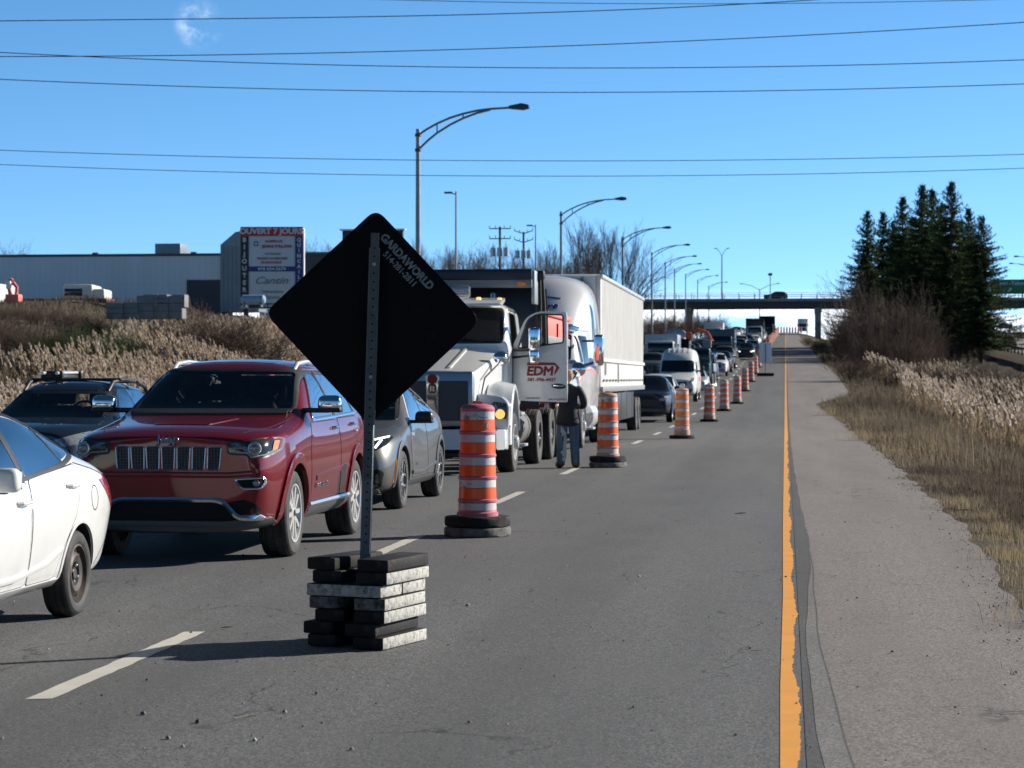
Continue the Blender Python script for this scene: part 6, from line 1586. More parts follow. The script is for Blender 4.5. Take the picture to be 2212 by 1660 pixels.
# high-roof van
def build_van(pm, label, loc):
    L, W, H = 5.9, 1.02, 2.72
    root = thing('delivery_van', label, 'van', loc)
    ring = truck_ring([(T((0, 0), (9, 0)), T((0, .35), (.5, .3), (9, .3))), (T((0, .75), (.3, .92), (9, .95)), T((0, .35), (.5, .3), (9, .3))), (T((0, .80), (.25, .97), (9, 1.0)), T((0, .6), (9, .55))), (T((0, .76), (.25, .95), (1, 1.0), (9, 1.02)), T((0, .95), (.6, 1.1), (9, 1.2))), (T((0, .66), (.4, .86), (1.1, .95), (9, .985)), T((0, 1.05), (.6, 1.24), (1.1, 1.35), (9, 1.4))),
                       (T((0, .55), (.6, .78), (1.1, .86), (1.75, .84), (2.3, .86), (9, .87)), T((0, 1.08), (.6, 1.28), (1.0, 1.40), (1.75, 2.10), (2.4, 2.55), (9, 2.60))), (T((0, .3), (1, .5), (2, .55), (9, .60)), T((0, 1.12), (.6, 1.33), (1.0, 1.46), (1.75, 2.26), (2.4, 2.68), (9, 2.71))), (T((0, 0), (9, 0)), T((0, 1.13), (.6, 1.34), (1.0, 1.48), (1.75, 2.30), (2.4, 2.71), (9, 2.74)))])
    me = smooth_me(loft('body', [0, .05, .25, .6, .95, 1.1, 1.45, 1.75, 2.1, 2.5, 3.2, 4.4, L - .1, L], ring, [pm], 2), 45); sk = shell_of(me, L); obj('body', me, root)
    b = B(); sk.panel(b, rpoly([(-.82, 1.50), (.82, 1.50), (.80, 2.08), (-.80, 2.08)], .06), '-y', M['glass_dark'], .012, .01, .12); b.build('windshield', root, 40, False)
    both(sk, [rpoly([(1.5, 1.42), (2.35, 1.45), (2.35, 2.0), (1.95, 2.02)], .05)], M['glass_dark'], 'side_window', root, .010, .01, .15)
    b = B()
    for x in (-.5, -.25, 0, .25, .5): sk.ribbon(b, dense([(x, 2.1), (x, 5.5)], .3), 'z', .05, pm, .02, .01)
    b.build('roof_rib', root, 50, False)
    b = B(); sk.panel(b, rpoly([(-.5, .80), (.5, .80), (.52, 1.02), (-.52, 1.02)], .05), '-y', M['black_plastic'], .01, .01, .12); b.build('grille', root, 40, False)
    b = B(); sk.panel(b, rpoly([(-.8, .38), (.8, .38), (.8, .66), (-.8, .66)], .05), '-y', M['trim'], .01, .01, .12); b.build('bumper', root, 40, False)
    for s in (1, -1):
        b = B(); sk.panel(b, rpoly([(s * .56, .92), (s * .84, 1.02), (s * .86, 1.22), (s * .72, 1.16)][::s], .03), '-y', M['lens'], .012, .01, .1); b.build('headlight', root, 40, False)
        b = B(); b.box((s * 1.20, 1.55, 1.62), (.2, .14, .38), M['black_plastic'], .05); b.box((s * 1.05, 1.6, 1.55), (.2, .06, .08), M['black_plastic']); b.build('mirror', root)
    b = B(); b.box((1.012, 3.9, 1.15), (.01, 1.3, .22), M['red_box']); b.build('side_marking', root)
    cheap_wheels(root, [(s * .9, y) for y in (1.0, L - 1.2) for s in (1, -1)], .36)
    return root
build_van(P['white'], 'white high-roof delivery van with ribbed roof, facing the camera in the queue', ph(-5.35, 112.5))
simple_car('sedan', P['silver'], 'parked_car', 'small silver car tucked behind the white van beside the fifth drum', 'car', ph(-5.1, 125))
simple_car('suv', P['blue'], 'parked_suv', 'deep blue suv in the queue before the truck with the orange crane', 'suv', ph(-5.4, 151))
simple_car('suv', P['white'], 'parked_suv', 'far white suv behind the deep blue one', 'suv', ph(-5.0, 163))
simple_car('pickup', P['grey'], 'pickup_truck', 'dark grey pickup behind the far white suv', 'pickup', ph(-4.95, 183))
simple_car('suv', P['black'], 'parked_suv', 'black suv with its headlights on beside the last near drums', 'suv', ph(-3.75, 215), lights=True)
simple_car('sedan', P['white'], 'parked_car', 'small far white car in front of the far dump truck', 'car', ph(-3.7, 250))
simple_car('pickup', P['white'], 'pickup_truck', 'far white pickup high on the hill', 'pickup', ph(-5.2, 262))
simple_car('pickup', P['black'], 'pickup_truck', 'black pickup in the third lane left of the white van', 'pickup', ph(-9.0, 128))
simple_car('suv', P['white'], 'parked_suv', 'white suv in the third lane behind the box trailer', 'suv', ph(-9.2, 100))
def small_truck(label, cat, loc, cabm, kind, bodym, name, H=3.2, sc=1.):
    root = thing(name, label, cat, loc)
    b = B(); b.box((0, 1.15, 1.62), (2.1, 1.5, 1.75), cabm, .14, seg=3, taper=(.94, .86)); b.box((0, .35, 1.15), (2.0, .8, .9), cabm, .12, seg=3); b.build('cab', root)
    b = B(); b.box((0, .37, 1.98), (1.84, .05, .72), M['glass_dark'], .02, (-.1, 0, 0)); b.build('windshield', root)
    b = B(); b.box((0, -.06, 1.1), (1.1, .06, .55), M['mesh_grille'], .02); b.build('grille', root)
    b = B(); b.box((0, -.1, .62), (2.3, .2, .3), M['chrome'] if kind != 'crane' else M['trim'], .05); b.build('bumper', root)
    for s in (1, -1):
        b = B(); b.box((s * .82, -.06, 1.05), (.3, .06, .2), M['lens'], .03); b.build('headlight', root)
        b = B(); b.box((s * 1.03, 1.1, 1.98), (.06, .8, .6), M['glass_dark'], .02); b.build('side_window', root)
        b = B(); b.box((s * 1.28, .9, 2.0), (.2, .12, .5), M['chrome'], .04); b.build('mirror', root)
    b = B(); b.box((0, 4., .8), (.9, 6.4, .3), M['hole']); b.build('chassis', root)
    cheap_wheels(root, [(s * 1.02, y) for y in (.9, 4.8, 6.1) for s in (1, -1)], .5, .28)
    b = B()
    if kind == 'box': b.box((0, 4.6, 1.05 + (H - 1.05) / 2), (2.4, 5.0, H - 1.05), bodym, .05)
    elif kind == 'dump':
        b.prism([(-1.2, 1.1), (1.2, 1.1), (1.25, H - .5), (-1.25, H - .5)], 'y', 2.3, 7.0, bodym, .04); b.box((0, 1.75, H - .2), (2.5, 1.5, .14), bodym, .03); b.box((0, 2.2, H - .75), (2.5, .12, 1.2), bodym, .03)
        b.ball((0, 4.6, H - .55), 1.0, M['black_plastic'], (1.15, 2.2, .45), 10)
    elif kind == 'tank':
        b.tube([(0, 2.3, 2.1), (0, 2.5, 2.1), (0, 6.8, 2.1), (0, 7.0, 2.1)], [.9, 1.2, 1.2, .9], bodym, 24)
    elif kind == 'crane':
        b.box((0, 4.4, 1.35), (2.3, 4.8, .5), M['grey_panel'], .04)
    b.build('cargo_body', root)
    if kind == 'crane':
        b = B(); b.box((-.55, 2.3, 2.3), (.5, .6, 1.5), M['hole'], .1); b.box((-.35, 2.3, 3.2), (.4, .4, .5), bodym, .08); b.tube([(-.3, 2.4, 3.2), (.2, 2.5, 3.62), (.75, 2.6, 3.45), (1.05, 2.7, 2.9)], .085, bodym, 8); b.tube([(-.9, 2.2, 1.9), (.2, 2.2, 2.1), (.9, 2.3, 1.8)], .11, bodym, 8); b.box((.2, 2.2, 2.45), (.35, .3, .3), bodym, .05); b.box((-.75, 2.0, 1.95), (.4, .3, .3), M['lens_amber'], .05); b.box((.75, 2.3, 2.75), (.5, .3, .5), M['grey_panel'], .06); b.build('crane_arm', root)
    if False:
        b = B()
        b.box((0, 2.35, 2.1), (.7, .6, 1.6), bodym, .08); b.tube([(-.2, 2.5, 2.7), (-.6, 3.2, 3.5), (.3, 3.6, 3.75), (1.0, 3.7, 3.2)], .16, bodym, 8); b.tube([(.5, 2.6, 2.6), (.9, 3.2, 3.0), (-.7, 3.3, 2.8)], .14, bodym, 8); b.box((-.9, 3.2, 3.5), (.5, .6, .9), M['hole'], .08); b.box((.9, 3.0, 2.7), (.4, .3, .3), bodym, .05); b.tube([(-.9, 2.5, 2.3), (.9, 2.6, 2.5)], .15, bodym, 8); b.build('crane_arm', root)
    return root
small_truck('dark teal truck carrying a folded orange crane above its cab', 'truck', ph(-5.4, 134), P['teal'], 'crane', P['orange'], 'crane_truck', 3.2)
small_truck('dark box truck with a blue-black front in the middle of the queue', 'truck', ph(-5.6, 197), P['navy'], 'box', P['grey'], 'box_truck', 3.1)
small_truck('far white-fronted dump truck with a dark domed load', 'truck', ph(-4.2, 312), P['white'], 'dump', M['navy_steel'], 'dump_truck', 3.7)
small_truck('far dark dump truck just left of the dense line of drums', 'truck', ph(-2.9, 355), P['black'], 'dump', M['hole'], 'dump_truck', 3.9)
small_truck('tank truck with a silver rounded tank in the third lane', 'truck', ph(-9.2, 188), P['silver'], 'tank', P['silver'], 'tank_truck')
small_truck('white box truck far up in the third lane', 'truck', ph(-9.0, 285), P['white'], 'box', P['white'], 'box_truck', 3.2)
small_truck('white box truck standing alone beyond the overpass on the crest', 'truck', ph(4.0, 540), P['white'], 'box', P['white'], 'box_truck', 3.6)
simple_car('suv', P['grey'], 'parked_suv', 'far grey suv high in the queue under the overpass', 'suv', ph(-5.0, 290))
simple_car('suv', P['black'], 'parked_suv', 'far black suv in the third lane behind the tank truck', 'suv', ph(-8.9, 228))
simple_car('pickup', P['silver'], 'pickup_truck', 'far silver pickup in the queue behind the box truck', 'pickup', ph(-4.8, 232))
simple_car('sedan', P['maroon'], 'passing_car', 'dark red car seen from behind on the opposite road', 'car', ph(27.6, 292), PI)
small_truck('white box truck partly hidden by the spruces on the opposite road', 'truck', ph(28.6, 330), P['white'], 'box', P['white'], 'box_truck', 3.4)

for k_, (kind, pk, X, Y, lb) in enumerate((('pickup', 'grey', -9.1, 154, 'dark pickup in the third lane above the roof of the white van'), ('suv', 'grey', -9.0, 208, 'grey suv in the third lane right behind the tank truck'), ('suv', 'white', -9.0, 247, 'white suv in the third lane far up the hill'), ('sedan', 'black', -8.8, 262, 'black sedan in the third lane far up the hill'),
        ('pickup', 'navy', -8.9, 306, 'navy pickup in the third lane below the overpass'), ('suv', 'silver', -8.8, 326, 'silver suv in the third lane below the overpass'), ('suv', 'black', -8.6, 348, 'black suv in the third lane near the crest'), ('suv', 'white', -8.4, 372, 'white suv in the third lane near the crest'), ('suv', 'navy', -4.6, 274, 'navy suv in the queue between two white pickups'),
        ('suv', 'black', -4.3, 330, 'black suv right behind the far white-fronted dump truck'), ('pickup', 'grey', -3.4, 378, 'grey pickup near the crest behind the dark dump truck'), ('suv', 'silver', -3.0, 396, 'silver suv close to the crest under the overpass'), ('suv', 'black', -2.8, 415, 'black suv close to the crest under the overpass'), ('suv', 'black', -4.9, 172, 'black suv squeezed between the far white suv and the grey pickup'))):
    simple_car(kind, P[pk], dict(pickup='pickup_truck', suv='parked_suv', sedan='parked_car')[kind], lb, dict(pickup='pickup', suv='suv', sedan='car')[kind], ph(X, Y))
small_truck('white-fronted truck with a silver box in the third lane behind the dark pickup', 'truck', ph(-9.1, 166), P['white'], 'box', P['silver'], 'box_truck', 3.0)
FQ = {}; qr = random.Random(12)
for lane, ys_ in ((0, (205.5, 224, 241, 282, 298, 304, 322, 338, 346, 364, 371, 388, 405, 424)), (1, (218, 238, 256, 272, 296, 316, 336, 341, 360, 366, 384, 392, 400, 410, 430))):
    for Y in ys_:
        key = qr.choice([('suv', 'black'), ('suv', 'white'), ('sedan', 'silver'), ('pickup', 'grey'), ('suv', 'navy'), ('sedan', 'white')])
        X = -5.3 + (Y - 200) * .0105 + qr.uniform(-.15, .15) if lane == 0 else -9.0 + (Y - 200) * .003
        lb_ = 'far ' + key[1] + ' ' + key[0] + ' packed in the queue on the hill'; g_ = 'far cars packed in the queue on the hill'
        if key not in FQ: FQ[key] = simple_car(key[0], P[key[1]], {'suv': 'parked_suv', 'sedan': 'parked_car', 'pickup': 'pickup_truck'}[key[0]], lb_, {'sedan': 'car'}.get(key[0], key[0]), ph(X, Y), group=g_)
        else: place(copy_tree(FQ[key]), ph(X, Y))
# ================================================================== overpass
M['concrete'] = mat('weathered concrete', (.27, .255, .235), .85, var=.15, vscale=1.2, dirt=(.12, .115, .105), dscale=.6, damt=.5)
M['girder'] = mat('dark bridge girder', (.055, .052, .048), .7, var=.2, vscale=.8)
ov = thing('overpass', 'concrete overpass on dark girders with a pipe railing crossing the road in the distance', 'bridge', (0, 440, 0))
zb, zt = 15.2, 17.0
b = B(); b.box((12, 6, zb + 1.45), (150, 12.6, .55), M['concrete'], .05); b.build('deck', ov)
for y in (.6, 3.2, 6, 8.8, 11.4):
    b = B(); b.box((12, y, zb + .58), (150, .5, 1.15), M['girder']); b.build('girder', ov)
for x in (-18.7, 6.2, 34.0):
    b = B(); b.box((x, 6, zb - .45), (1.3, 12.4, .9), M['concrete'], .05)
    for y in (1.3, 6, 10.7): b.box((x, y, 10), (1.1, 1.1, 10), M['concrete'], .1)
    b.build('pier', ov)
for y in (.1, 11.9):
    b = B()
    for x in np.arange(-60, 86, 3.0): b.box((x, y, zt + .45), (.12, .12, 1.2), M['galv'])
    for z in (zt + .35, zt + .7, zt + 1.05): b.tube([(-62, y, z), (87, y, z)], .035, M['galv'], 6)
    b.build('railing', ov)
dv = simple_car('suv', P['black'], 'crossing_car', 'dark car crossing the overpass, silhouetted behind its railing', 'car', (-4.2, 443.5, zt - .25), -PI / 2)
for s, x0, x1 in ((-1, -42, -90), (1, 60, 110)):
    b = B(); b.prism([(x0, 6), (x0 + s * 3, 15.1), (x1, 16.7), (x1, 3)][::s], 'y', 436, 458, M['ground']); e = b.build('bridge_embankment'); tag(e, kind='structure')

# ================================================================== lamps and poles
M['lamp_pole'] = mat('grey lamp pole', (.23, .235, .24), .45, .5, .15, 4)
M['lamp_head'] = mat('dark lamp head', (.045, .047, .05), .5, .2)
def build_lamp():
    root = thing('street_lamp', 'lamp', 'street lamp')
    h = 11.3; b = B(); b.tube([(0, 0, 0), (0, 0, .25), (0, 0, .26), (0, 0, h + .25)], [.20, .20, .125, .085], M['lamp_pole'], 14); b.build('pole', root)
    up = [(0, h), (.37, h + .24), (.757, h + .45), (1.3, h + .68), (1.84, h + .84), (2.4, h + .96), (2.95, h + 1.02), (3.75, h + 1.06)]
    lo = [(0, h - .6), (.4, h - .22), (.78, h + .08), (1.3, h + .40), (1.84, h + .66), (2.4, h + .86), (2.95, h + .99)]
    b = B(); b.tube([(x, 0, z) for x, z in up], .045, M['lamp_pole'], 8); b.tube([(x, 0, z) for x, z in lo], .045, M['lamp_pole'], 8)
    for (x, z0, z1) in ((.78, h + .06, h + .46), (1.84, h + .64, h + .84)): b.tube([(x, 0, z0), (x, 0, z1)], .035, M['lamp_pole'], 6)
    for z in (h, h - .6): b.lathe([(.11, -.06), (.13, -.05), (.13, .05), (.11, .06)], M['lamp_head'], 14, Matrix.Translation((0, 0, z)))
    b.build('arm', root)
    b = B(); b.prism(rpoly([(3.7, h + 1.02), (4.25, h + .96), (4.52, h + 1.02), (4.50, h + 1.16), (4.2, h + 1.22), (3.7, h + 1.12)], .03), 'y', -.16, .16, M['lamp_head'], .03); b.build('lamp_head', root)
    return root
lamp = build_lamp(); LG = 'street lamps along the outer shoulder'
lp = [(903, 92), (1212, 157), (1345, 212), (1408, 268), (1437, 325), (1457, 378), (1481, 432), (1507, 490), (1531, 545)]
lab = ['tallest nearest street lamp, its arm reaching over the box trailer', 'street lamp rising between the semi tractor and the big bare trees', 'street lamp in front of the bare trees above the trailer', 'fourth street lamp from the camera, right behind the trailer end',
       'fifth street lamp from the camera in the row', 'sixth street lamp from the camera in the row', 'seventh street lamp, by the left pier of the overpass', 'eighth street lamp from the camera, beyond the overpass', 'farthest street lamp of the row, beyond the overpass']
for i, ((px, D), lb) in enumerate(zip(lp, lab)):
    x, y = at(px, D); o = lamp if i == 0 else copy_tree(lamp); place(o, (x, y, gz(y)), 0, lb, LG)
for i, (px, D) in enumerate(((2190, 342), (2180, 395))):
    x, y = at(px, D); place(copy_tree(lamp), (x + 4.5, y, gz(y) + .2), PI, ['nearer', 'farther'][i] + ' street lamp over the opposite road, its arm above the green sign', 'street lamps of the opposite road')
def lot_lamp(px, D, ztip, label, arm, ground):
    x, y = at(px, D); r = thing('light_pole', label, 'light pole', (x, y, ground)); h = ztip - ground
    b = B(); b.tube([(0, 0, 0), (0, 0, h)], [.11, .07], M['lamp_pole'], 10); b.build('pole', r)
    b = B()
    for dx in arm: b.tube([(0, 0, h - .25), (dx, 0, h - .1)], .05, M['lamp_pole'], 6); b.box((dx * 1.15, 0, h - .1), (.7, .3, .16), M['lamp_head'], .03)
    b.build('lamp_head', r); return r
lot_lamp(985, 190, 17.2, 'tall thin light pole with one short arm behind the dump truck', (-.55,), H(*at(985, 190)))
lot_lamp(1157, 262, 19.3, 'thin light pole with one short arm right of the utility poles', (-.6,), H(*at(1157, 262)))
r_ = thing('street_lamp', 'double lamp with two arms raised in a V on the overpass', 'street lamp', (-12.2, 440.4, zt - .1))
b = B(); b.tube([(0, 0, 0), (0, 0, 8.4)], [.16, .11], M['lamp_pole'], 10); b.build('pole', r_)
for s in (1, -1): b = B(); b.tube([(0, 0, 8.3), (s * .5, 0, 9.2), (s * 1.0, 0, 9.7)], .06, M['lamp_pole'], 6); b.box((s * 1.2, 0, 9.76), (.6, .25, .14), M['lamp_head'], .03); b.build('lamp_head', r_)
x, y = at(1641, 560); r_ = thing('street_lamp', 'wide double-armed street lamp in the median beyond the overpass', 'street lamp', (x, y, gz(y)))
b = B(); b.tube([(0, 0, 0), (0, 0, 11.2)], [.16, .11], M['lamp_pole'], 10); b.build('pole', r_)
for s in (1, -1): b = B(); b.tube([(0, 0, 10.9), (s * 2, 0, 12.0), (s * 4.2, 0, 12.5)], .07, M['lamp_pole'], 6); b.box((s * 4.5, 0, 12.5), (.8, .3, .2), M['lamp_head'], .03); b.build('lamp_head', r_)
x, y = at(1664, 441); r_ = thing('signal_pole', 'thin signal pole with a box on top standing on the overpass', 'pole', (x, 440.5, zt - .1))
b = B(); b.tube([(0, 0, 0), (0, 0, 4.6)], .09, M['lamp_pole'], 8); b.build('pole', r_); b = B(); b.box((0, 0, 4.7), (.8, .3, .5), M['lamp_head'], .04); b.build('signal_box', r_)
M['wood_pole'] = mat('weathered utility pole', (.085, .07, .055), .9, var=.25, vscale=3)
def utility(px, D, ztop, label, droop):
    x, y = at(px, D); g = H(x, y); r = thing('utility_pole', label, 'utility pole', (x, y, g)); h = ztop - g
    b = B(); b.tube([(0, 0, 0), (0, 0, h)], [.17, .12], M['wood_pole'], 10); b.build('pole', r)
    for k, z in enumerate((h - .2, h - 1.2)):
        b = B(); w_ = 1.05; d_ = .35 if droop else 0
        b.tube([(-w_, 0, z + d_), (0, 0, z), (w_, 0, z + d_)], .06, M['wood_pole'], 6)
        for q in (-w_, -.45, .45, w_): b.tube([(q, 0, z + d_ * abs(q) / w_), (q, 0, z + .3 + d_ * abs(q) / w_)], .05, M['galv'], 6)
        b.build('crossarm', r)
    for q in (-.65, 0, .65):
        b = B(); b.tube([(q, -.3, h - 3.0), (q, -.3, h - 2.1)], .26, M['galv'], 14); b.tube([(q, -.3, h - 2.1), (q, -.3, h - 1.8)], .05, M['galv'], 6); b.build('transformer', r)
utility(1080, 228, 16.8, 'utility pole with two level crossarms and three transformers', False)
utility(1131, 258, 18.2, 'utility pole with upswept crossarms right of the level one', True)

# ================================================================== overhead wires crossing the road
M['wire'] = mat('dark cable', (.05, .052, .06), .6)
wires = [((0, 46), (1106, 31), (1750, 1)), ((0, 123), (1106, 104), (2212, 49)), ((0, 114), (1106, 147), (2212, 130)), ((0, 172), (1106, 200), (2212, 182)), ((0, 325), (1106, 348), (2212, 334)), ((0, 356), (1106, 381), (2212, 364)), ((700, -4), (1500, 9), (2212, -2))]
for k, pts in enumerate(wires):
    D = 74 + 2.2 * k
    co = np.polyfit([p[0] for p in pts], [p[1] for p in pts], 2)
    if k == 0: co = np.polyfit([0, 500, 1106, 1750], [46, 41, 30, 1], 3)
    xs_ = np.linspace(-500, 2700, 60) if k != 0 else np.linspace(-300, 2300, 60)
    P3 = []
    for q in xs_: x, y = at(q, D); P3.append((x, y, zat(float(np.polyval(co, q)), D)))
    b = B(); b.tube(P3, .016 if k < 4 else .013, M['wire'], 6)
    o = b.build('overhead_wire'); tag(o, ['topmost full-width cable, bending up to the right', 'cable crossing another near the left edge and rising to the right', 'cable sagging from the crossing at the left edge', 'lone cable well below the crossing pair', 'upper cable of the low pair across the lamp arms', 'lower cable of the low pair across the lamp arms', 'cable grazing the top picture edge'][k], 'cable', 'overhead cables across the sky')

# ================================================================== commercial buildings and yard on the left bank
M['bld_white'] = mat('pale metal cladding', (.66, .68, .72), .6, 0, .05, .3)
def cladding():
    m, t, p = principled('pale ribbed cladding'); v = ocoord(t); s = nd(t, 'ShaderNodeSeparateXYZ'); lk(t, v, s.inputs[0])
    fx = mul(t, mul(t, s.outputs['X'], 1.9), 1., 'MODULO'); fx = mul(t, fx, -1.)      # x is negative on this bank
    c = cramp(t, noise(t, ocoord(t, (1, 1, .25)), .7, 6, .6), [(.3, (.60, .625, .66)), (.7, (.68, .70, .74))])
    c = mixrgb(t, mul(t, ramp(t, fx, .90, .97), .35), c, (.36, .38, .41)); fz = mul(t, mul(t, s.outputs['Z'], .42), 1., 'MODULO')
    c = mixrgb(t, mul(t, ramp(t, fz, .97, .99), .3), c, (.4, .42, .45)); lk(t, c, p.inputs['Base Color']); p.inputs['Roughness'].default_value = .6; return m
M['bld_white'] = cladding()
M['bld_dark'] = mat('dark cladding', (.03, .034, .045), .6, 0, .1, .5)
M['bld_grey'] = mat('blue-grey corrugated metal', (.17, .22, .26), .5, .2, .15, 1)
def bpos(px, D): return at(px, D)
bd = thing('warehouse', 'long pale metal warehouse with dark panels at its right end, on the left bank', 'warehouse', (0, 0, 0))
x1 = -45.6; YB = 185
b = B(); b.box(((x1 - 130) / 2, YB + 15, 8.3), (x1 + 130 , 30, 7.1), M['bld_white'], .05); b.build('wall', bd)
b = B(); b.box(((x1 - 130) / 2, YB + 15, 11.9), (x1 + 130.2, 30.2, .22), M['trim'], .03); b.build('roof', bd)
b = B(); b.box((x1 - .48, YB - .04, 8.3), (.95, .12, 7.1), M['bld_dark']); b.box((x1 - 1.9, YB - .05, 7.6), (3.9, .14, 4.4), M['bld_dark']); b.build('dark_panel', bd)
b = B(); b.box((x1 - 6.2, YB + 4, 12.45), (2.2, 3.0, 1.1), M['bld_grey'], .03); b.build('rooftop_unit', bd)
b = B()
for q in (200, 420): x, y = at(q, 190); b.box((x, YB + .3, 12.0), (.5, .3, .3), M['bld_dark'], .05)
b.build('roof_vent', bd)
x, y = at(68, 215); gb = thing('gable_roof_house', 'dark gabled roof peeking over the pale warehouse', 'house', (x, y, 6.9))
b = B(); b.box((0, 0, 2.4), (2.6, 4, 4.8), M['bld_white']); b.build('wall', gb); b = B(); b.prism([(-1.9, 5.4), (1.9, 5.4), (0, 6.35)], 'y', -2.2, 2.2, M['bld_dark']); b.build('roof', gb)
x, y = at(510, 182); si = thing('grey_silo', 'blue-grey corrugated tower with a sloping top beside the tall store sign', 'tower', (x, y, 6.9))
b = B(); b.prism([(-.9, 0), (2.2, 0), (2.2, 6.6), (.3, 6.3), (-.9, 5.3)], 'y', -1.5, 1.5, M['bld_grey']); b.build('wall', si)
b = B()
for q in np.arange(-.7, 2.1, .35): b.box((q, -1.53, 2.6), (.12, .06, 5.2), M['grey_panel'])
b.build('wall_rib', si)
x, y = at(700, 205); wd = thing('dark_shed', 'dark green-black shed right of the tall store sign', 'shed', (x, y, 6.5))
b = B(); b.box((0, 0, 3.1), (2.4, 6, 6.2), M['bld_dark'], .04); b.box((2.2, .5, 2.9), (2.0, 5, 5.8), M['bld_grey'], .04); b.build('wall', wd); b = B(); b.box((.9, 0, 6.25), (4.6, 6.3, .14), M['trim']); b.build('roof', wd)
x, y = at(806, 122); bb = thing('billboard', 'dark roadside board with a pale top ledge behind the diamond sign', 'billboard', (x, y, H(x, y)))
h0 = zat(495, 122) - H(x, y)
b = B(); b.box((0, 0, h0 - 1.3), (3.3, .3, 2.5), M['bld_dark'], .03); b.box((0, -.1, h0 - .05), (3.55, .3, .08), M['white_back']); b.build('sign_panel', bb)
b = B(); b.tube([(0, .2, 0), (0, .2, h0 - .3)], .18, M['galv_dark'], 10); b.build('post', bb)
# the tall store sign
M['sg_red'] = mat('sign red', (.38, .012, .018), .4); M['sg_white'] = mat('sign white', (.55, .57, .60), .4, var=.03); M['sg_blue'] = mat('sign blue', (.012, .018, .16), .4); M['sg_black'] = mat('sign black', (.008, .008, .01), .4); M['sg_text'] = mat('sign pale lettering', (.62, .62, .63), .5, var=.03); M['sg_grey'] = mat('sign grey lettering', (.20, .23, .25), .5); M['sg_rtxt'] = mat('sign red lettering', (.38, .06, .06), .5)
x, y = at(587.5, 150); g = H(x, y); ts = thing('store_sign', 'tall store sign with red top band and black and blue side bands', 'store sign', (x, y, g), R(6.5))
zt_ = zat(491, 150) - g; W2 = 2.06; s1 = .0305
def sz(py): return zat(py, 150) - g
b = B(); b.box((0, .35, (zt_ + sz(667)) / 2), (2 * W2, .6, zt_ - sz(667)), M['sg_white'], .03); cab_ = b.build('cabinet', ts)
b = B(); b.box((W2 - .02, .35, zt_ / 2), (.14, .5, zt_ - .2), M['white_back']); b.box((-W2 + .3, .5, sz(667) / 2), (.3, .3, sz(667)), M['sg_black']); b.box((W2 - .5, .5, sz(667) / 2), (.3, .3, sz(667)), M['sg_black']); b.build('post', ts)
def pan(x0, y0, x1, y1, m, nm):
    f = lambda q: (q - 587.5) * 150 / F_PX
    b = B(); b.box(((f(x0) + f(x1)) / 2, .03, (sz(y0) + sz(y1)) / 2), (f(x1) - f(x0), .06, sz(y0) - sz(y1)), m); return b.build(nm, ts), f
pan(519.5, 490.5, 655, 510.5, M['sg_red'], 'red_band'); pan(519.5, 510.7, 537, 660, M['sg_black'], 'black_band'); pan(637.5, 510.7, 655, 660, M['sg_blue'], 'blue_band'); pan(537.3, 576, 637.3, 587, M['sg_blue'], 'phone_band'); _, fx = pan(537.3, 655.5, 637.3, 666, M['sg_black'], 'lower_band')
def st(s, px, py, hpx, m, bold=.03, sx=1., shear=0.): return txt(s, hpx * 150 / F_PX / .69, m, 'lettering', ts, (fx(px), -.006, sz(py)), (PI / 2, 0, 0), bold, shear, .004, sx)
st('OUVERT 7 JOURS', 586, 500.5, 11.5, M['sg_text'], .05, 1.06)
for k, ch in enumerate('BIJOUTERIE'): st(ch, 528, 519 + k * 15.4, 9, M['sg_text'], .05)
for k, ch in enumerate('QUINCAILLERIE'): st(ch, 646, 519 + k * 11.5, 7.5, M['sg_text'], .05)
st('SURPLUS', 592, 522, 5, M['sg_rtxt'], .03, 1.3); st('JEAN-TALON', 598, 533, 6, M['sg_rtxt'], .04, 1.25)
st('OUTILLAGE', 589, 549, 4.5, M['sg_grey']); st('PRODUIT ACCESSOIRES', 588, 559, 4.5, M['sg_rtxt'], .03, .95); st('DE REMORQUE', 586, 567.5, 4.5, M['sg_rtxt'])
st('418 624-3674', 587, 581.5, 6.5, M['sg_text'], .04, 1.15); st('Cantin', 585, 607, 15, M['sg_grey'], .01, 1.25, .4); st('Fabrication', 588, 630.5, 6.5, M['sg_grey'], .01, 1.1); st('Experte', 588, 643, 6.5, M['sg_grey'], .01, 1.1); st('418 687', 578, 661, 6, M['sg_text'])
b = B(); q = .20
for k in range(4): a = k * PI / 2; b.prism([(.05, 0.05), (q, 0.02), (.05, q)], 'y', -.008, .0, M['sg_blue'], 0, Matrix.Translation((fx(553), 0, sz(527))) @ Matrix.Rotation(a, 4, 'Y'))
b.build('logo', ts)
# yard contents
M['pave'] = mat('grey concrete block', (.18, .185, .19), .85, var=.2, vscale=2)
def yz(px, py, D): x, y = at(px, D); return x, y, zat(py, D)
k = 0
for (px, py, w_, h_) in ((318, 668, .95, 1.0), (349, 668, .95, 1.0), (382, 668, .85, 1.0), (330, 643, .85, .55), (352, 643, .7, .55), (390, 643, .7, .55), (252, 668, .95, .7), (285, 668, .95, .7)):
    x, y, z = yz(px, py + 14, 128); b = B(); b.box((0, 0, h_ * .65), (w_, .9, h_ * 1.3), M['pave'], .03)
    for q in (.33, .66): b.box((0, -.455, h_ * 1.3 * q), (w_ * .98, .01, .02), M['hole'])
    o = b.build('paver_pallet'); tag(o, 'grey pallet of concrete pavers stacked on the bank edge', 'pallet', 'paver pallets on the left bank'); o.location = (x, y, z - .2)
x, y, z = yz(193, 655, 156); cv = thing('camper', 'cream camper van with a dark side window parked before the warehouse', 'camper', (x, y, z - .2), R(8))
M['cream'] = mat('cream fibreglass', (.60, .58, .50), .4)
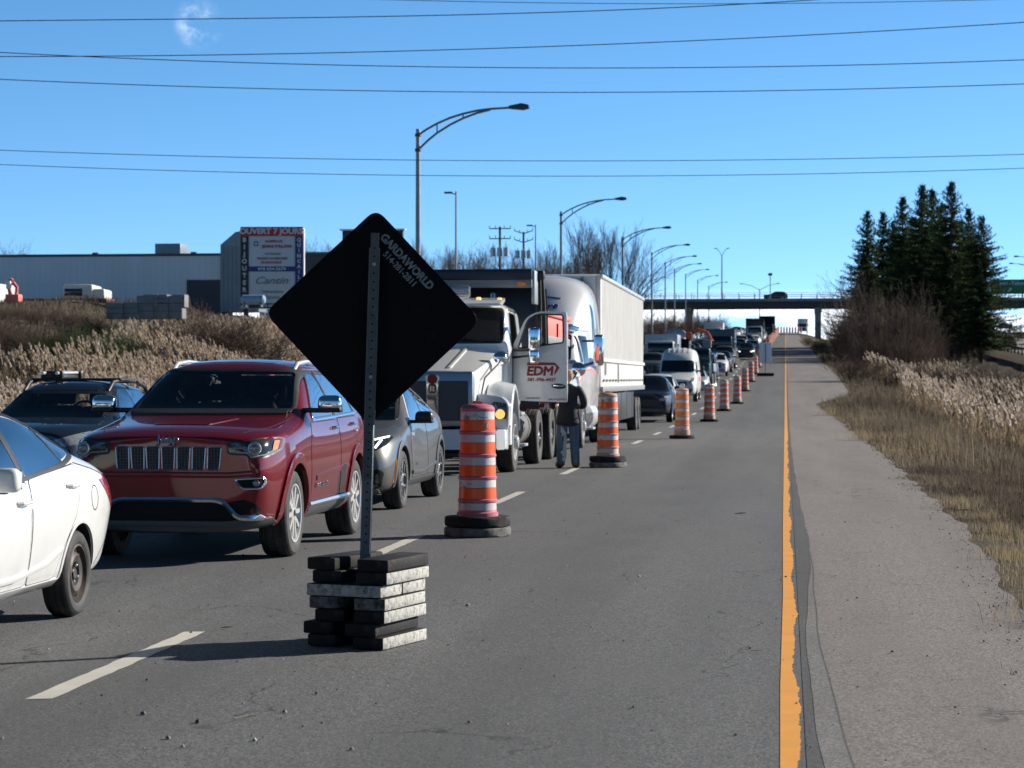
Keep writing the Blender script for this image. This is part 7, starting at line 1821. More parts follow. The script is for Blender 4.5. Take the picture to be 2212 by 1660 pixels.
b = B(); b.box((-.45, 0, .75), (2.0, 4.0, 1.3), M['cream'], .12, seg=3); b.box((.9, -.3, .6), (.9, 3.2, 1.0), M['cream'], .12, seg=3); b.build('body', cv)
b = B(); b.box((-.75, -2.0, .85), (1.2, .06, .5), M['glass_dark'], .02); b.build('window', cv); cheap_wheels(cv, [(s * .8, q) for s in (1, -1) for q in (-1.2, 1.2)], .32)
x, y, z = yz(110, 652, 150); fb = thing('flatbed_trailer', 'long dark red flatbed trailer in front of the warehouse', 'trailer', (x, y, z - .1))
M['dkred'] = mat('dark red steel', (.10, .008, .012), .5)
fb.location.z -= .62; b = B(); b.box((0, 0, .74), (8.2, 2.2, .28), M['dkred'], .03); b.build('bed', fb); cheap_wheels(fb, [(q, s) for s in (1.0, -1.0) for q in (2.2, 3.0)], .38)
x, y, z = yz(30, 655, 146); rl = thing('folding_lift', 'red and white folded lift standing on the flatbed trailer', 'lift', (x, y, z))
b = B(); b.box((0, 0, .3), (.9, .8, .5), P['orange'] if False else M['red_box'], .06); b.build('base', rl)
b = B(); b.tube([(-.2, 0, .4), (-.35, 0, 1.2), (-.1, 0, 1.55)], .14, M['red_box'], 8); b.tube([(.15, 0, .4), (.2, 0, 1.0), (-.05, 0, 1.3)], .12, M['red_box'], 8); b.build('arm', rl); b = B(); b.box((-.3, -.1, 1.15), (.3, .3, .5), M['white_back'], .04); b.build('basket', rl)
x, y, z = yz(547, 655, 140); tk = thing('horizontal_tank', 'pale blue horizontal tank left of the tall store sign', 'tank', (x, y, z - .1))
b = B(); b.tube([(-.75, 0, .3), (-.65, 0, .3), (.65, 0, .3), (.75, 0, .3)], [.2, .3, .3, .2], mat('pale blue tank', (.25, .36, .50), .4), 20); b.build('tank_shell', tk); b = B(); b.box((-.5, 0, 0), (.1, .5, .3), M['galv_dark']); b.box((.5, 0, 0), (.1, .5, .3), M['galv_dark']); b.build('leg', tk)
x, y, z = yz(8, 640, 150); wv_ = thing('white_truck', 'white truck end cut off by the left picture edge in the yard', 'truck', (x - .9, y, z - 1.0))
b = B(); b.box((0, 0, 1.0), (2.4, 4, 1.5), P['white'], .08); b.build('body', wv_); b = B(); b.box((.4, -2.0, 1.1), (1.3, .06, .5), M['glass_dark']); b.build('window', wv_); cheap_wheels(wv_, [(.9, -1.2), (-.9, -1.2), (.9, 1.2), (-.9, 1.2)], .36)
# small pink marker behind the red suv
x, y = at(572, 34); pmk = thing('drum_top', 'pink traffic drum top just showing over the roof of the red suv', 'traffic drum', (x, y, gz(y)))
b = B(); b.lathe([(0, 0), (.3, 0), (.3, .1), (.2, .12), (.19, .3), (.14, 1.72), (.12, 1.8), (.06, 1.84), (0, 1.85)], mat('bright pink plastic', (.7, .1, .15), .5), 20); b.build('drum_body', pmk)

# ================================================================== signs, rail on the opposite road
M['hw_green'] = mat('highway sign green', (.006, .13, .055), .4, var=.04)
gs = thing('highway_sign', 'green overhead exit sign with white lettering and arrow, right of the spruces', 'highway sign', (40.3, 428, 17.2))
b = B(); b.box((.9, 0, 1.35), (7.4, .15, 2.6), M['hw_green'], .03); b.build('sign_panel', gs)
b = B()
for q in (-3, 3): b.box((q, .25, 1.0), (.2, .3, 3.4), M['galv_dark'])
b.tube([(-9, .4, .2), (11, .4, .2)], .18, M['galv'], 8); b.tube([(10.5, .4, .2), (10.5, .4, -10.5)], .22, M['galv'], 10); b.build('gantry', gs)
txt('Jean-Talon', .95, M['sg_text'], 'lettering', gs, (1.1, -.09, 1.95), (PI / 2, 0, 0), .02, ext=.01, sx=1.12); b = B(); b.prism([(-.08, -.5), (.08, -.5), (.08, .1), (.25, .1), (0, .5), (-.25, .1), (-.08, .1)], 'y', -.1, -.085, M['sg_text'], 0, Matrix.Translation((.7, 0, .75)) @ Matrix.Rotation(R(40), 4, 'Y')); b.build('arrow', gs)
x, y = at(2172, 352); bs = thing('blue_sign', 'small blue roadside sign beyond the opposite road', 'road sign', (x, y, gz(y) - .3)); z0 = zat(711, 352) - gz(y) + .3
b = B(); b.box((0, 0, z0 + .4), (2.2, .06, .75), M['sg_blue'], .01); b.build('sign_panel', bs); b = B(); b.tube([(.5, .05, 0), (.5, .05, z0 + .6)], .05, M['galv'], 6); b.build('post', bs)
gr = thing('guard_rail', 'steel guard rail on short posts along the opposite road', 'guard rail')
b = B()
for s0 in range(200, 420, 20): b.tube([(24.3, s0, gz(s0) + .62), (24.3, s0 + 20, gz(s0 + 20) + .62)], .14, M['galv_dark'], 6)
b.build('rail', gr); b = B()
for q in np.arange(200, 420, 3.8): b.box((24.42, q, gz(q) + .2), (.12, .16, .95), M['wood_pole'])
b.build('post', gr)
# ================================================================== dry grass, reeds, bushes, trees
def leafmat(name, stops, trans=.35, rough=.8):
    """thin plant matter: colour runs along the per-blade tint, with light passing through"""
    m = bpy.data.materials.new(name); m.use_nodes = True; t = m.node_tree; t.nodes.clear()
    o = nd(t, 'ShaderNodeOutputMaterial'); a = nd(t, 'ShaderNodeAttribute'); a.attribute_name = 'tint'
    c = cramp(t, a.outputs['Fac'], stops)
    d = nd(t, 'ShaderNodeBsdfDiffuse'); tr = nd(t, 'ShaderNodeBsdfTranslucent'); mx = nd(t, 'ShaderNodeMixShader'); mx.inputs[0].default_value = trans
    lk(t, c, d.inputs[0]); lk(t, c, tr.inputs[0]); lk(t, d.outputs[0], mx.inputs[1]); lk(t, tr.outputs[0], mx.inputs[2]); lk(t, mx.outputs[0], o.inputs[0]); return m
M['grass'] = leafmat('dry grass', [(0, (.050, .040, .034)), (.3, (.135, .11, .086)), (.5, (.225, .185, .135)), (.7, (.31, .245, .155)), (.86, (.44, .36, .23)), (.93, (.11, .12, .045)), (1, (.14, .16, .05))])
M['reed'] = leafmat('dry reed', [(0, (.13, .098, .066)), (.35, (.25, .195, .13)), (.5, (.33, .26, .18)), (.75, (.48, .40, .32)), (1, (.60, .53, .48))], .5)
M['needle'] = leafmat('spruce needles', [(0, (.034, .052, .028)), (.5, (.064, .098, .046)), (.85, (.115, .145, .055)), (1, (.16, .165, .07))], .32)
M['twig'] = leafmat('bare twigs', [(0, (.075, .055, .046)), (.5, (.135, .102, .085)), (1, (.21, .16, .125))], .1)
M['bark'] = mat('grey brown bark', (.085, .068, .052), .9, var=.3, vscale=2)

Hv = np.vectorize(H, otypes=[float])
def vnoise(x, y, f, seed=0):
    """smooth value noise on the ground plane"""
    r = np.random.default_rng(seed); G = r.random((64, 64)); x = np.asarray(x) * f + 1000; y = np.asarray(y) * f + 1000
    i, j = np.floor(x).astype(int), np.floor(y).astype(int); u, v = x - i, y - j; u, v = u * u * (3 - 2 * u), v * v * (3 - 2 * v)
    g = lambda a, b: G[a % 64, b % 64]
    return (g(i, j) * (1 - u) + g(i + 1, j) * u) * (1 - v) + (g(i, j + 1) * (1 - u) + g(i + 1, j + 1) * u) * v
def blades(base, h, w, lean, az, tint, face=None, droop=.5):
    """curved three-triangle blades; base (n,3), lean = sideways reach as a share of height, az its heading"""
    n = len(base); dx, dy = np.cos(az) * lean * h, np.sin(az) * lean * h
    fa = rng.random(n) * PI if face is None else face
    wx, wy = np.cos(fa) * w / 2, np.sin(fa) * w / 2
    V = np.zeros((n, 5, 3)); T_ = np.repeat(tint[:, None], 5, 1)
    V[:, 0] = base; V[:, 0, 0] -= wx; V[:, 0, 1] -= wy
    V[:, 1] = base; V[:, 1, 0] += wx; V[:, 1, 1] += wy
    mx_, my_, mz_ = base[:, 0] + dx * .3, base[:, 1] + dy * .3, base[:, 2] + h * .6
    V[:, 2] = np.stack([mx_ - wx * .75, my_ - wy * .75, mz_], 1); V[:, 3] = np.stack([mx_ + wx * .75, my_ + wy * .75, mz_], 1)
    V[:, 4] = np.stack([base[:, 0] + dx, base[:, 1] + dy, base[:, 2] + h * (1 - droop * lean ** 2)], 1)
    k = (np.arange(n) * 5)[:, None]
    F_ = np.concatenate([k + np.array([0, 1, 3]), k + np.array([0, 3, 2]), k + np.array([2, 3, 4])], 0)
    return V.reshape(-1, 3), F_, T_.reshape(-1)
def merge(parts):
    V, F_, T_, o = [], [], [], 0
    for v, f, t in parts: V.append(v); F_.append(f + o); T_.append(t); o += len(v)
    return np.concatenate(V), np.concatenate(F_), np.concatenate(T_)
def stuff(name, parts, m, label, cat):
    V, F_, T_ = merge(parts); o = obj(name, np_mesh(name, V, F_, m, cols=T_)); return tag(o, label, cat, None, 'stuff')
EDv = np.vectorize(edge_wob, otypes=[float])
WIND = PI * .9
def grass_patch(n, y0, y1, d0, d1, hf, wf, tf, dens=None, ypow=1.):
    y = y0 + (y1 - y0) * rng.random(n) ** ypow; d = d0 + (d1 - d0) * rng.random(n); x = EDv(y) + d
    if dens is not None: k = rng.random(n) < dens(x, y, d); x, y, d = x[k], y[k], d[k]
    z = Hv(x, y) - .02; n = len(x)
    h = hf(x, y, d) * rng.uniform(.55, 1.3, n); w_ = wf(y) * rng.uniform(.6, 1.5, n)
    return blades(np.stack([x, y, z], 1), h, w_, np.clip(np.abs(rng.normal(.3, .45, n)), 0, 1.25), rng.normal(WIND, 1.6, n), np.clip(tf(x, y, d) + rng.normal(0, .10, n), 0, .9 if False else 1))
def t_near(x, y, d): return .13 + .36 * vnoise(x, y, .9, 1) + .35 * (vnoise(x, y, .55, 2) > .72) * (d < 1.2) - .14 * (d > 3.5)
parts = []
# short stubble at the pavement edge
parts.append(grass_patch(46000, 10, 42, -.3, 1.6, lambda x, y, d: .035 + .14 * np.clip(d + .1, 0, 1.1) ** 1.2 + .06 * vnoise(x, y, 1.5, 3), lambda y: .0035 + .00012 * y, t_near, lambda x, y, d: np.clip((d + .3) * 1.2 + (vnoise(x, y, 1.1, 5) - .55) * 1.4, 0, 1), 1.2))
# knee-high growth behind it
parts.append(grass_patch(30000, 12, 60, .9, 6.5, lambda x, y, d: .10 + .46 * np.clip((d - .6) / 2, 0, 1) * (.15 + 1.3 * vnoise(x, y, .6, 3)), lambda y: .004 + .00014 * y, lambda x, y, d: t_near(x, y, d) + .02 + .34 * (vnoise(x, y, 1.3, 14) - .5), None, 1.1))
parts.append(grass_patch(36000, 42, 118, -.1, 7.5, lambda x, y, d: .08 + .60 * np.clip((d + .1) / 1.6, 0, 1) * (.2 + 1.3 * vnoise(x, y, .45, 3)), lambda y: .005 + .00017 * y, lambda x, y, d: .10 + .52 * vnoise(x, y, .25, 1) + .10 * (d < 1.8) - .16 * (d > 4.0) + .14 * (vnoise(x, y, .7, 9) - .5), None, 1.))
parts.append(grass_patch(26000, 110, 330, .2, 9, lambda x, y, d: .35 + .8 * np.clip(d / 3, 0, 1) * vnoise(x, y, .25, 3), lambda y: .02 + .00012 * y, lambda x, y, d: .20 + .28 * vnoise(x, y, .12, 1), None, 1.2))
# straw-pale tufts close to the camera and tall stalks
for cx, cy, nb, hh in ((1.95, 15.4, 600, .26), (2.15, 16.6, 500, .3), (2.0, 20.8, 260, .14), (2.25, 24.6, 260, .16), (2.2, 29, 240, .2), (1.95, 60, 260, .45), (1.75, 92, 300, .6)):
    n = nb; a = rng.random(n) * 2 * PI; r = np.abs(rng.normal(0, .14 + hh * .3, n)); x, y = cx + r * np.cos(a) * 1.2, cy + r * np.sin(a) * 1.8
    parts.append(blades(np.stack([x, y, Hv(x, y)], 1), hh * rng.uniform(.4, 1.2, n), np.full(n, .005), np.clip(np.abs(rng.normal(.4, .3, n)), 0, 1.2), rng.random(n) * 2 * PI, np.clip(rng.normal(.80, .05, n), .6, .88)))
stuff('dry_grass', parts, M['grass'], 'dry brown grass and stubble along the median edge', 'grass')
# thin dark weed stalks standing in the grass
parts = []
for _ in range(230):
    y = rng.uniform(17, 60); x = float(edge_wob(y)) + rng.uniform(.5, 4.); z = H(x, y); hh = rng.uniform(.25, .95) * (1 if rng.random() < .4 else .6)
    k = 9; zz = np.linspace(0, hh * .95, k)
    base = np.stack([np.full(k, x), np.full(k, y), z + zz], 1); base[1:, 0] += rng.normal(0, .01, k - 1)
    parts.append(blades(base, np.concatenate([[hh], rng.uniform(.05, .14, k - 1)]), np.concatenate([[.009], np.full(k - 1, .005)]), np.concatenate([[.1], rng.uniform(.5, 1.1, k - 1)]), rng.random(k) * 2 * PI, np.full(k, .04)))
stuff('weed_stalks', parts, M['grass'], 'thin dark weed stalks standing in the median grass', 'weeds')

def reeds(x, y, hgt, plume, sc=1., bright=.8):
    """stems, hanging leaves and feathery plumes nodding downwind"""
    n = len(x); z = Hv(x, y) - .03; h = hgt * rng.uniform(.75, 1.2, n); az = rng.normal(WIND, .55, n); ps = []
    base = np.stack([x, y, z], 1)
    ps.append(blades(base, h, np.full(n, .018 * sc), np.full(n, .07), az, rng.uniform(.1, .4, n)))
    for _ in range(3):
        q = rng.uniform(.15, .75, n); lb = base.copy(); lb[:, 2] += h * q
        ps.append(blades(lb, h * .24, np.full(n, .030 * sc), rng.uniform(.5, 1.3, n), rng.random(n) * 2 * PI, rng.uniform(.2, .55, n), None, .6))
    tip = base.copy(); tip[:, 0] += np.cos(az) * .07 * h; tip[:, 1] += np.sin(az) * .07 * h; tip[:, 2] += h * .93
    for k in range(6):
        f = k / 5; b0 = tip.copy(); b0[:, 0] += np.cos(az) * plume * .28 * f; b0[:, 1] += np.sin(az) * plume * .28 * f; b0[:, 2] += plume * (.62 * f - .1)
        ps.append(blades(b0, plume * (.62 - .22 * f) * rng.uniform(.8, 1.2, n), plume * .20 * sc * rng.uniform(.7, 1.3, n), rng.uniform(.25, .7, n), az + rng.normal(0, .6, n), np.clip(rng.normal(bright, .12, n), .45, 1)))
    return ps
n = 5600; y = 48 + 140 * rng.random(n); x0 = EDv(y); d = 3.0 + 7.5 * rng.random(n); x = x0 + d
k = (rng.random(n) < .7 * np.clip((vnoise(x, y, .13, 11) - .36) * 3, 0, 1)) & (d > np.where(y > 118, 1.1, 4.2))
stuff('median_reeds', reeds(x[k], y[k], 1.75, .30, 1.1, .80), M['reed'], 'pale plumed reeds in the median ditch', 'reeds')
n = 34000; y = 40 + 112 * rng.random(n); d = rng.uniform(4.5, 33, n); x = LEDGE - d
vis = (x / y > -.40) & (x / y < -.10)
open_ = np.clip((vnoise(x, y, .055, 21) - .26) * 4, 0, 1) * np.clip((34 - d) / 6, 0, 1)
def img(x, y, z):
    D = -x * math.sin(R(YAW)) + y * math.cos(R(YAW)); u = x * math.cos(R(YAW)) + y * math.sin(R(YAW))
    return 1106 + u / D * F_PX, 818 - (z - CAM_H) / D * F_PX
ipx, ipy = img(x, y, Hv(x, y) + 2.0)
vis &= ipy > np.interp(ipx, [0, 150, 230, 300, 660, 900], [756, 752, 722, 694, 686, 700])
k = vis & (rng.random(n) < open_) 
stuff('bank_reeds', reeds(x[k], y[k], 2.0, .38, 1.15, .70), M['reed'], 'tan plumed reeds covering the left ditch and bank', 'reeds')
# low rough growth between the reeds
n = 42000; y = 38 + 130 * rng.random(n); d = rng.uniform(.4, 44, n); x = LEDGE - d; k = (x / y > -.42) & (x / y < -.08); x, y, d = x[k], y[k], d[k]
z = Hv(x, y) - .03; m_ = len(x); ipx, ipy = img(x, y, z + .9); low_ = np.clip((ipy - np.interp(ipx, [0, 200, 700], [668, 664, 668])) / 14, .3, 1); low_ = np.where(y > 117, .75, low_)
stuff('bank_scrub', [blades(np.stack([x, y, z], 1), (.35 + .9 * vnoise(x, y, .12, 5)) * rng.uniform(.5, 1.2, m_) * np.clip(d / 3, .3, 1) * low_, np.full(m_, .05), rng.uniform(.1, .9, m_), rng.random(m_) * 2 * PI, np.clip(.10 + .30 * vnoise(x, y, .1, 7) + rng.normal(0, .08, m_), 0, 1))], M['grass'], 'brown scrub and dead grass on the left bank', 'scrub')

# ---- woody plants
def ribbon_tubes(segs):
    """segs: list of (p0, p1, r0, r1, tint) drawn as three-sided sticks"""
    A = np.array([s[0] for s in segs]); C_ = np.array([s[1] for s in segs]); r0 = np.array([s[2] for s in segs]); r1 = np.array([s[3] for s in segs]); tn = np.array([s[4] for s in segs])
    d = C_ - A; d /= np.linalg.norm(d, axis=1, keepdims=True) + 1e-9
    up = np.where(np.abs(d[:, 2:3]) > .9, np.array([[1., 0, 0]]), np.array([[0, 0, 1.]])); u = np.cross(d, up); u /= np.linalg.norm(u, axis=1, keepdims=True) + 1e-9; v = np.cross(d, u)
    n = len(segs); V = np.zeros((n, 6, 3))
    for k in range(3):
        a = 2 * PI * k / 3; o = u * math.cos(a) + v * math.sin(a); V[:, k] = A + o * r0[:, None]; V[:, k + 3] = C_ + o * r1[:, None]
    q = (np.arange(n) * 6)[:, None]; F_ = np.concatenate([q + np.array(f) for f in ([0, 1, 4], [0, 4, 3], [1, 2, 5], [1, 5, 4], [2, 0, 3], [2, 3, 5])], 0)
    return V.reshape(-1, 3), F_, np.repeat(tn, 6)
def grow(p, d, ln, r, depth, rnd, out, spread, up, fork, tint=.4, shrink=.72):
    """recursive bare branching"""
    n = 3 if depth > 1 else 2; q = np.array(p, float); dv = np.array(d, float)
    for i in range(n):
        dv = dv + np.array([rnd.gauss(0, .10), rnd.gauss(0, .10), rnd.gauss(0, .06) + up * .08]); dv /= np.linalg.norm(dv)
        e = q + dv * ln / n; ra, rb = r * (1 - .35 * i / n), r * (1 - .35 * (i + 1) / n); out.append((q.copy(), e.copy(), ra, rb, min(1, max(0, tint + rnd.gauss(0, .12)))))
        q = e
        if depth > 0:
            for _ in range(fork if i < n - 1 else fork + 1):
                a = rnd.uniform(0, 2 * PI); s = spread * rnd.uniform(.6, 1.3); t1 = np.cross(dv, [0.3, .2, 1.]); t1 /= np.linalg.norm(t1) + 1e-9; t2 = np.cross(dv, t1)
                nd_ = dv + (t1 * math.cos(a) + t2 * math.sin(a)) * s + np.array([0, 0, up * .25]); nd_ /= np.linalg.norm(nd_)
                grow(q, nd_, ln * shrink * rnd.uniform(.7, 1.1), max(rb * .62, .012), depth - 1, rnd, out, spread, up, fork, tint, shrink)
def bare_tree(seed, h, depth=4, fork=1, spread=.6, up=.5, thick=.16, trunk=.30):
    rnd = random.Random(seed); tr_, br = [], []
    p = np.array([0, 0, -.3]); q = np.array([0, 0, h * trunk]); 
    b = B(); b.tube([(0, 0, -.4), (0, 0, h * .1), (rnd.gauss(0, .1), rnd.gauss(0, .1), h * trunk), (rnd.gauss(0, .25), rnd.gauss(0, .25), h * .62)], [thick, thick * .85, thick * .7, thick * .3], M['bark'], 9); tm = b.mesh('trunk', 60)
    for k in range(11):
        z = h * (trunk * .75 + (.62 - trunk * .75) * k / 10); a = rnd.uniform(0, 2 * PI)
        grow((0, 0, z), (math.cos(a) * spread, math.sin(a) * spread, .75 + .4 * k / 10), h * (.30 - .08 * k / 10), thick * .42, depth - 1, rnd, br, spread, up, fork, .4, .74)
    V, F_, T_ = ribbon_tubes(br); return tm, np_mesh('crown', V, F_, M['twig'], cols=T_)
def mh(me): c = np.zeros(len(me.vertices) * 3, np.float32); me.vertices.foreach_get('co', c); return float(np.percentile(c[2::3], 99.7))
def put_tree(meshes, loc, rz, sc, name, label, cat, group, hgt=None):
    if hgt: sc = hgt / mh(meshes[1])
    r = thing(name, label, cat, loc, rz, group); r.scale = (sc, sc, sc)
    obj('trunk', meshes[0], r); obj('crown', meshes[1], r); return r
BT = [bare_tree(s, 12, 4, 1, .62, .5) for s in (3, 8)]; BTALL = [bare_tree(s, 15, 5, 1, .34, .9, .2, .18) for s in (5, 12)]
def spot(px, D): x, y = at(px, D); return x, y
G_ = 'bare trees behind the trucks'
for k, (px, D, top, lb) in enumerate(((1270, 205, 478, 'tall bare poplar behind the box trailer, left of its twin'), (1322, 212, 482, 'tall bare poplar behind the box trailer, nearest the third lamp'), (1365, 222, 520, 'lower broad bare tree just above the end of the box trailer'))):
    x, y = spot(px, D); g = H(x, y); h = zat(top, D) - g; put_tree(BTALL[k % 2] if k < 2 else BT[0], (x, y, g), k * 1.7, 1, 'bare_tree', lb, 'tree', G_, h)
n_ = 0
for k, px in enumerate((905, 928, 950, 972, 1005, 1022, 1046, 1062, 1100, 1118, 1150, 1172, 1196, 1215, 690, 716, 12, 668, 1240)):
    D = 215 + (k * 37) % 60; top = 522 + (k * 29) % 38
    if px < 800: D = 250; top = 515 + (k * 13) % 18
    if px == 12: D = 240; top = 520
    x, y = spot(px, D); g = H(x, y); h = zat(top, D) - g; put_tree(BT[k % 2] if k % 3 else BTALL[k % 2], (x, y, g), k * 2.1, 1, 'bare_tree', 'small bare tree of the hazy brown row on the left skyline', 'tree', 'bare trees on the left skyline', h)
# shrubs: many thin stems from the ground
def shrub(seed, h, wd, stems=26, depth=2, tint=.35):
    rnd = random.Random(seed); br = []
    for k in range(stems):
        a = rnd.uniform(0, 2 * PI); r = wd * .35 * rnd.random(); s = rnd.uniform(.15, .75)
        grow((r * math.cos(a), r * math.sin(a), -.1), (math.cos(a) * s, math.sin(a) * s, 1.), h * rnd.uniform(.30, .55), .035, depth, rnd, br, .55, .45, 1, tint, .72)
    V, F_, T_ = ribbon_tubes(br); return np_mesh('twigs', V, F_, M['twig'], cols=T_)
SH = [shrub(s, 5, 4, 34, 3, t_) for s, t_ in ((2, .42), (6, .25), (9, .5))]
def put_shrub(k, px, D, top, label, group, wide=1.):
    x, y = spot(px, D); g = H(x, y); h = max(1., zat(top, D) - g); o = obj('bare_shrub', SH[k % 3]); o.location = (x, y, g - .1); o.rotation_euler = (0, 0, k * 1.3); s_ = h / mh(SH[k % 3]); o.scale = (s_ * wide, s_ * wide, s_)
    return tag(o, label, 'shrub', group)
for k, (px, D, top) in enumerate(((1835, 215, 668), (1850, 205, 650), (1868, 222, 638), (1890, 210, 632), (1912, 225, 626), (1938, 214, 628), (1962, 208, 650), (1988, 220, 680), (2015, 225, 700), (2060, 240, 715), (2110, 240, 722), (1770, 250, 722), (1742, 290, 722), (1870, 200, 700), (1930, 200, 705), (1975, 202, 712))):
    put_shrub(k, px, D, top, 'bare brown shrub massed at the foot of the spruces', 'shrubs under the spruces', .92)
for k, (px, D, top) in enumerate(((20, 116, 682), (60, 118, 694), (105, 115, 690), (10, 119, 676), (130, 118, 694), (15, 128, 662), (45, 130, 664), (75, 127, 662), (105, 131, 665), (135, 128, 664), (165, 130, 668), (195, 128, 672), (222, 127, 676), (420, 129, 668), (450, 131, 664), (490, 129, 668), (530, 131, 666))):
    put_shrub(k + 1, px, D, top, 'bare brown shrub on the left bank below the warehouse', 'shrubs on the left bank', 1.5)
SHG = shrub(15, 5, 4, 40, 3, .5).copy(); SHG.materials.clear(); SHG.materials.append(M['needle'])
for k, (px, D, top) in enumerate(((150, 113, 702), (185, 115, 698), (215, 114, 712), (240, 117, 706))):
    o = put_shrub(k, px, D, top, 'dark green low bush on the left bank before the flatbed', 'dark green bushes on the left bank', 1.5); o.data = SHG; o.name = 'green_bush'
for k, (px, D, top) in enumerate(((1850, 150, 752), (1960, 150, 765), (2010, 150, 770), (2060, 160, 768), (2120, 150, 775), (2180, 140, 790), (2200, 120, 800))):
    put_shrub(k, px, D, top, 'low brown bush in the median between the reeds and the spruces', 'low bushes in the median', 1.6)
for k, (px, D, top) in enumerate(((1405, 330, 672), (1425, 350, 668), (1445, 370, 672), (1465, 390, 670), (1510, 480, 672), (1530, 500, 676), (1550, 510, 688), (1572, 520, 700), (1590, 530, 705), (1403, 250, 700), (1440, 420, 690))):
    put_shrub(k, px, D, top, 'bare tree-like shrub on the bank under the overpass', 'shrubs by the overpass', 1.5)
put_shrub(1, 2196, 330, 690, 'lone bare shrub beyond the opposite road', None, .9)
x, y = spot(1828, 235); g = H(x, y); put_tree(BT[1], (x, y, g), 1, 1, 'bare_tree', 'thin bare tree leaning out left of the spruces', 'tree', None, zat(575, 235) - g)
# spruces
def spruce(seed, h, wd):
    r_ = np.random.default_rng(seed); b = B(); b.tube([(0, 0, -.5), (0, 0, h * .5), (0, 0, h)], [h * .016, h * .010, .015], M['bark'], 8); tm = b.mesh('trunk', 60)
    br, sp = [], []; z = h * .13
    Vn = []
    while z < h * .985:
        f = (z / h); reach = wd * (1 - f) ** .92 * (.6 + .4 * min(1, f / .2)) + .05
        nb = 8 if f < .8 else 6
        for k in range(nb):
            if r_.random() < .10: continue
            a = 2 * PI * (k / nb) + r_.uniform(-.5, .5); L_ = reach * r_.uniform(.55, 1.2); sag = -.10 - .30 * (1 - f) if f < .8 else .35
            ca, sa = math.cos(a), math.sin(a); m = max(3, int(L_ / .22)); zz = z + r_.uniform(-.12, .12)
            prev = np.array([0, 0, zz])
            for i in range(1, m + 1):
                t_ = i / m; rr = L_ * t_; q = np.array([ca * rr, sa * rr, zz + sag * L_ * t_ + .28 * L_ * t_ ** 2.4])
                br.append((prev, q, .022 * (1.15 - t_), .02 * (1.05 - t_), .2)); 
                # sprays of needles along the bough
                for sgn in (-1, 1, -1, 1, 0):
                    ln = ((.16 + .34 * (1 - t_) * min(1.2, L_)) * r_.uniform(.6, 1.4) if sgn else .26) * (.35 + .65 * min(1, (1 - f) / .2))
                    aa = a + sgn * r_.uniform(.35, 1.25); j = r_.normal(0, .05, 3)
                    sp.append((q[0] + j[0], q[1] + j[1], q[2] + j[2], math.cos(aa), math.sin(aa), ln, r_.uniform(-.35, .15), r_.random()))
                for _ in range(2): aa = r_.uniform(0, 2 * PI); sp.append((q[0], q[1], q[2], math.cos(aa) * .5, math.sin(aa) * .5, r_.uniform(.15, .42), r_.uniform(-1.0, -.3), r_.random() * .5))
                prev = q
        z += (.20 + .30 * (1 - f)) * h / 16
    S = np.array(sp); n = len(S); q0 = S[:, :3]; d = np.stack([S[:, 3], S[:, 4], S[:, 6]], 1); d /= np.linalg.norm(d, axis=1, keepdims=True); ln = S[:, 5:6]
    sd_ = np.stack([-S[:, 4], S[:, 3], r_.uniform(-.5, .5, n)], 1); sd_ /= np.linalg.norm(sd_, axis=1, keepdims=True); wv = .13 * ln + .02
    V = np.zeros((n, 5, 3)); V[:, 0] = q0 - d * .05; V[:, 1] = q0 + d * ln * .45 + sd_ * wv; V[:, 2] = q0 + d * ln * .45 - sd_ * wv; V[:, 3] = q0 + d * ln; V[:, 4] = q0 + d * ln * .75 + np.array([0, 0, -1]) * ln * .25
    k = (np.arange(n) * 5)[:, None]; F_ = np.concatenate([k + np.array([0, 1, 2]), k + np.array([1, 3, 2]), k + np.array([1, 4, 2])], 0); T_ = np.repeat(S[:, 7], 5)
    V2, F2, T2 = ribbon_tubes(br)
    Vm, Fm, Tm = merge([(V.reshape(-1, 3), F_, T_), (V2, F2, T2 * .0)])
    return tm, np_mesh('crown', Vm, Fm, M['needle'], cols=Tm)
SPR = [spruce(s, 16, w_) for s, w_ in ((1, 5.3), (4, 4.6), (7, 5.8))]
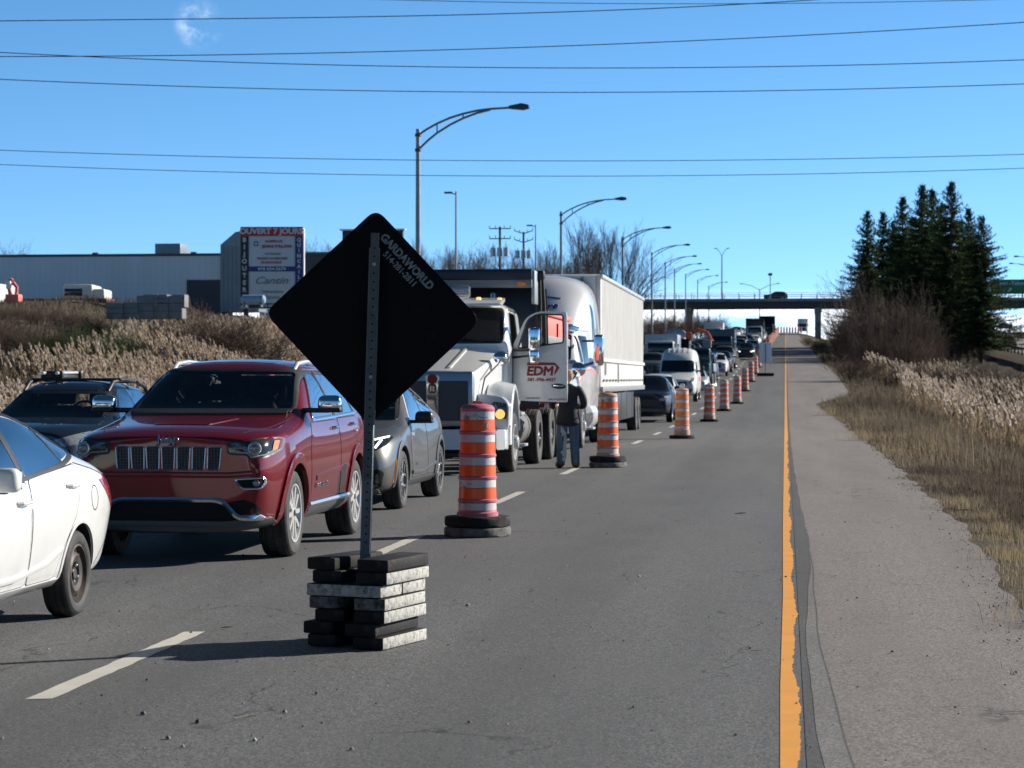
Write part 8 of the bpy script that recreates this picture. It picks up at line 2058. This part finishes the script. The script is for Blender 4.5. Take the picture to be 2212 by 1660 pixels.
sl_ = ['leftmost and lowest spruce of the dark clump', 'slim spruce second from the left in the clump', 'spruce left of the gap in the clump skyline', 'tall spruce left of centre in the clump', 'slim spruce close behind the tall central ones', 'tallest spruce, its top standing clear in the clump', 'spruce right of the tallest one', 'rightmost spruce with long ragged boughs', 'dense dark spruce at the back of the clump', 'shorter dark spruce filling the middle of the clump', 'spruce filling the right side of the clump', 'shadowed spruce low at the left back of the clump', 'spruce in the second row between the two tallest', 'spruce in the second row left of the rightmost']
for k, (px, D, top) in enumerate(((1874, 262, 458), (1907, 268, 460), (1950, 258, 428), (1993, 252, 402), (2014, 270, 412), (2055, 246, 396), (2092, 250, 452), (2120, 240, 470), (1930, 285, 480), (1972, 280, 470), (2075, 270, 480), (1868, 285, 540), (2032, 285, 446), (2100, 275, 505))):
    x, y = spot(px, D); g = H(x, y); h = zat(top, D) - g; o = put_tree(SPR[(0, 1, 1, 0, 1, 0, 1, 2, 2, 2, 2, 2, 2, 2)[k]], (x, y, g), k * 2.4, 1, 'spruce_tree', sl_[k], 'tree', 'spruces in the median', h)
    if k in (7,): o.scale = (o.scale[0] * 1.12, o.scale[1] * 1.12, o.scale[2])

# unseen wood added behind the camera to darken reflections and block low sky light
n = 52000; a = rng.uniform(-95, 80, n); yb = rng.uniform(-78, -46, n); hmax = 5 + 7 * vnoise(a, yb, .12, 31); zz = hmax * rng.random(n) ** .8
keep = (a < -14) | (a > 4.5); a, yb, zz = a[keep], yb[keep], zz[keep]
n2 = 26000; a2 = rng.uniform(-70, 60, n2); y2 = rng.uniform(-190, -160, n2); z2 = (11 + 6 * vnoise(a2, y2, .1, 33)) * rng.random(n2) ** .8
stuff('added_woods', [blades(np.stack([a2, y2, z2 - .5], 1), rng.uniform(1., 2.2, n2), rng.uniform(.5, 1.1, n2), rng.uniform(.2, 1.1, n2), rng.random(n2) * 2 * PI, rng.random(n2) * .7), blades(np.stack([a, yb, zz - .5], 1), rng.uniform(.5, 1.3, len(a)), rng.uniform(.25, .6, len(a)), rng.uniform(.2, 1.1, len(a)), rng.random(len(a)) * 2 * PI, rng.random(len(a)) * .7)], M['needle'], 'unseen wood added behind the camera to darken reflections on the vehicles', 'wood')
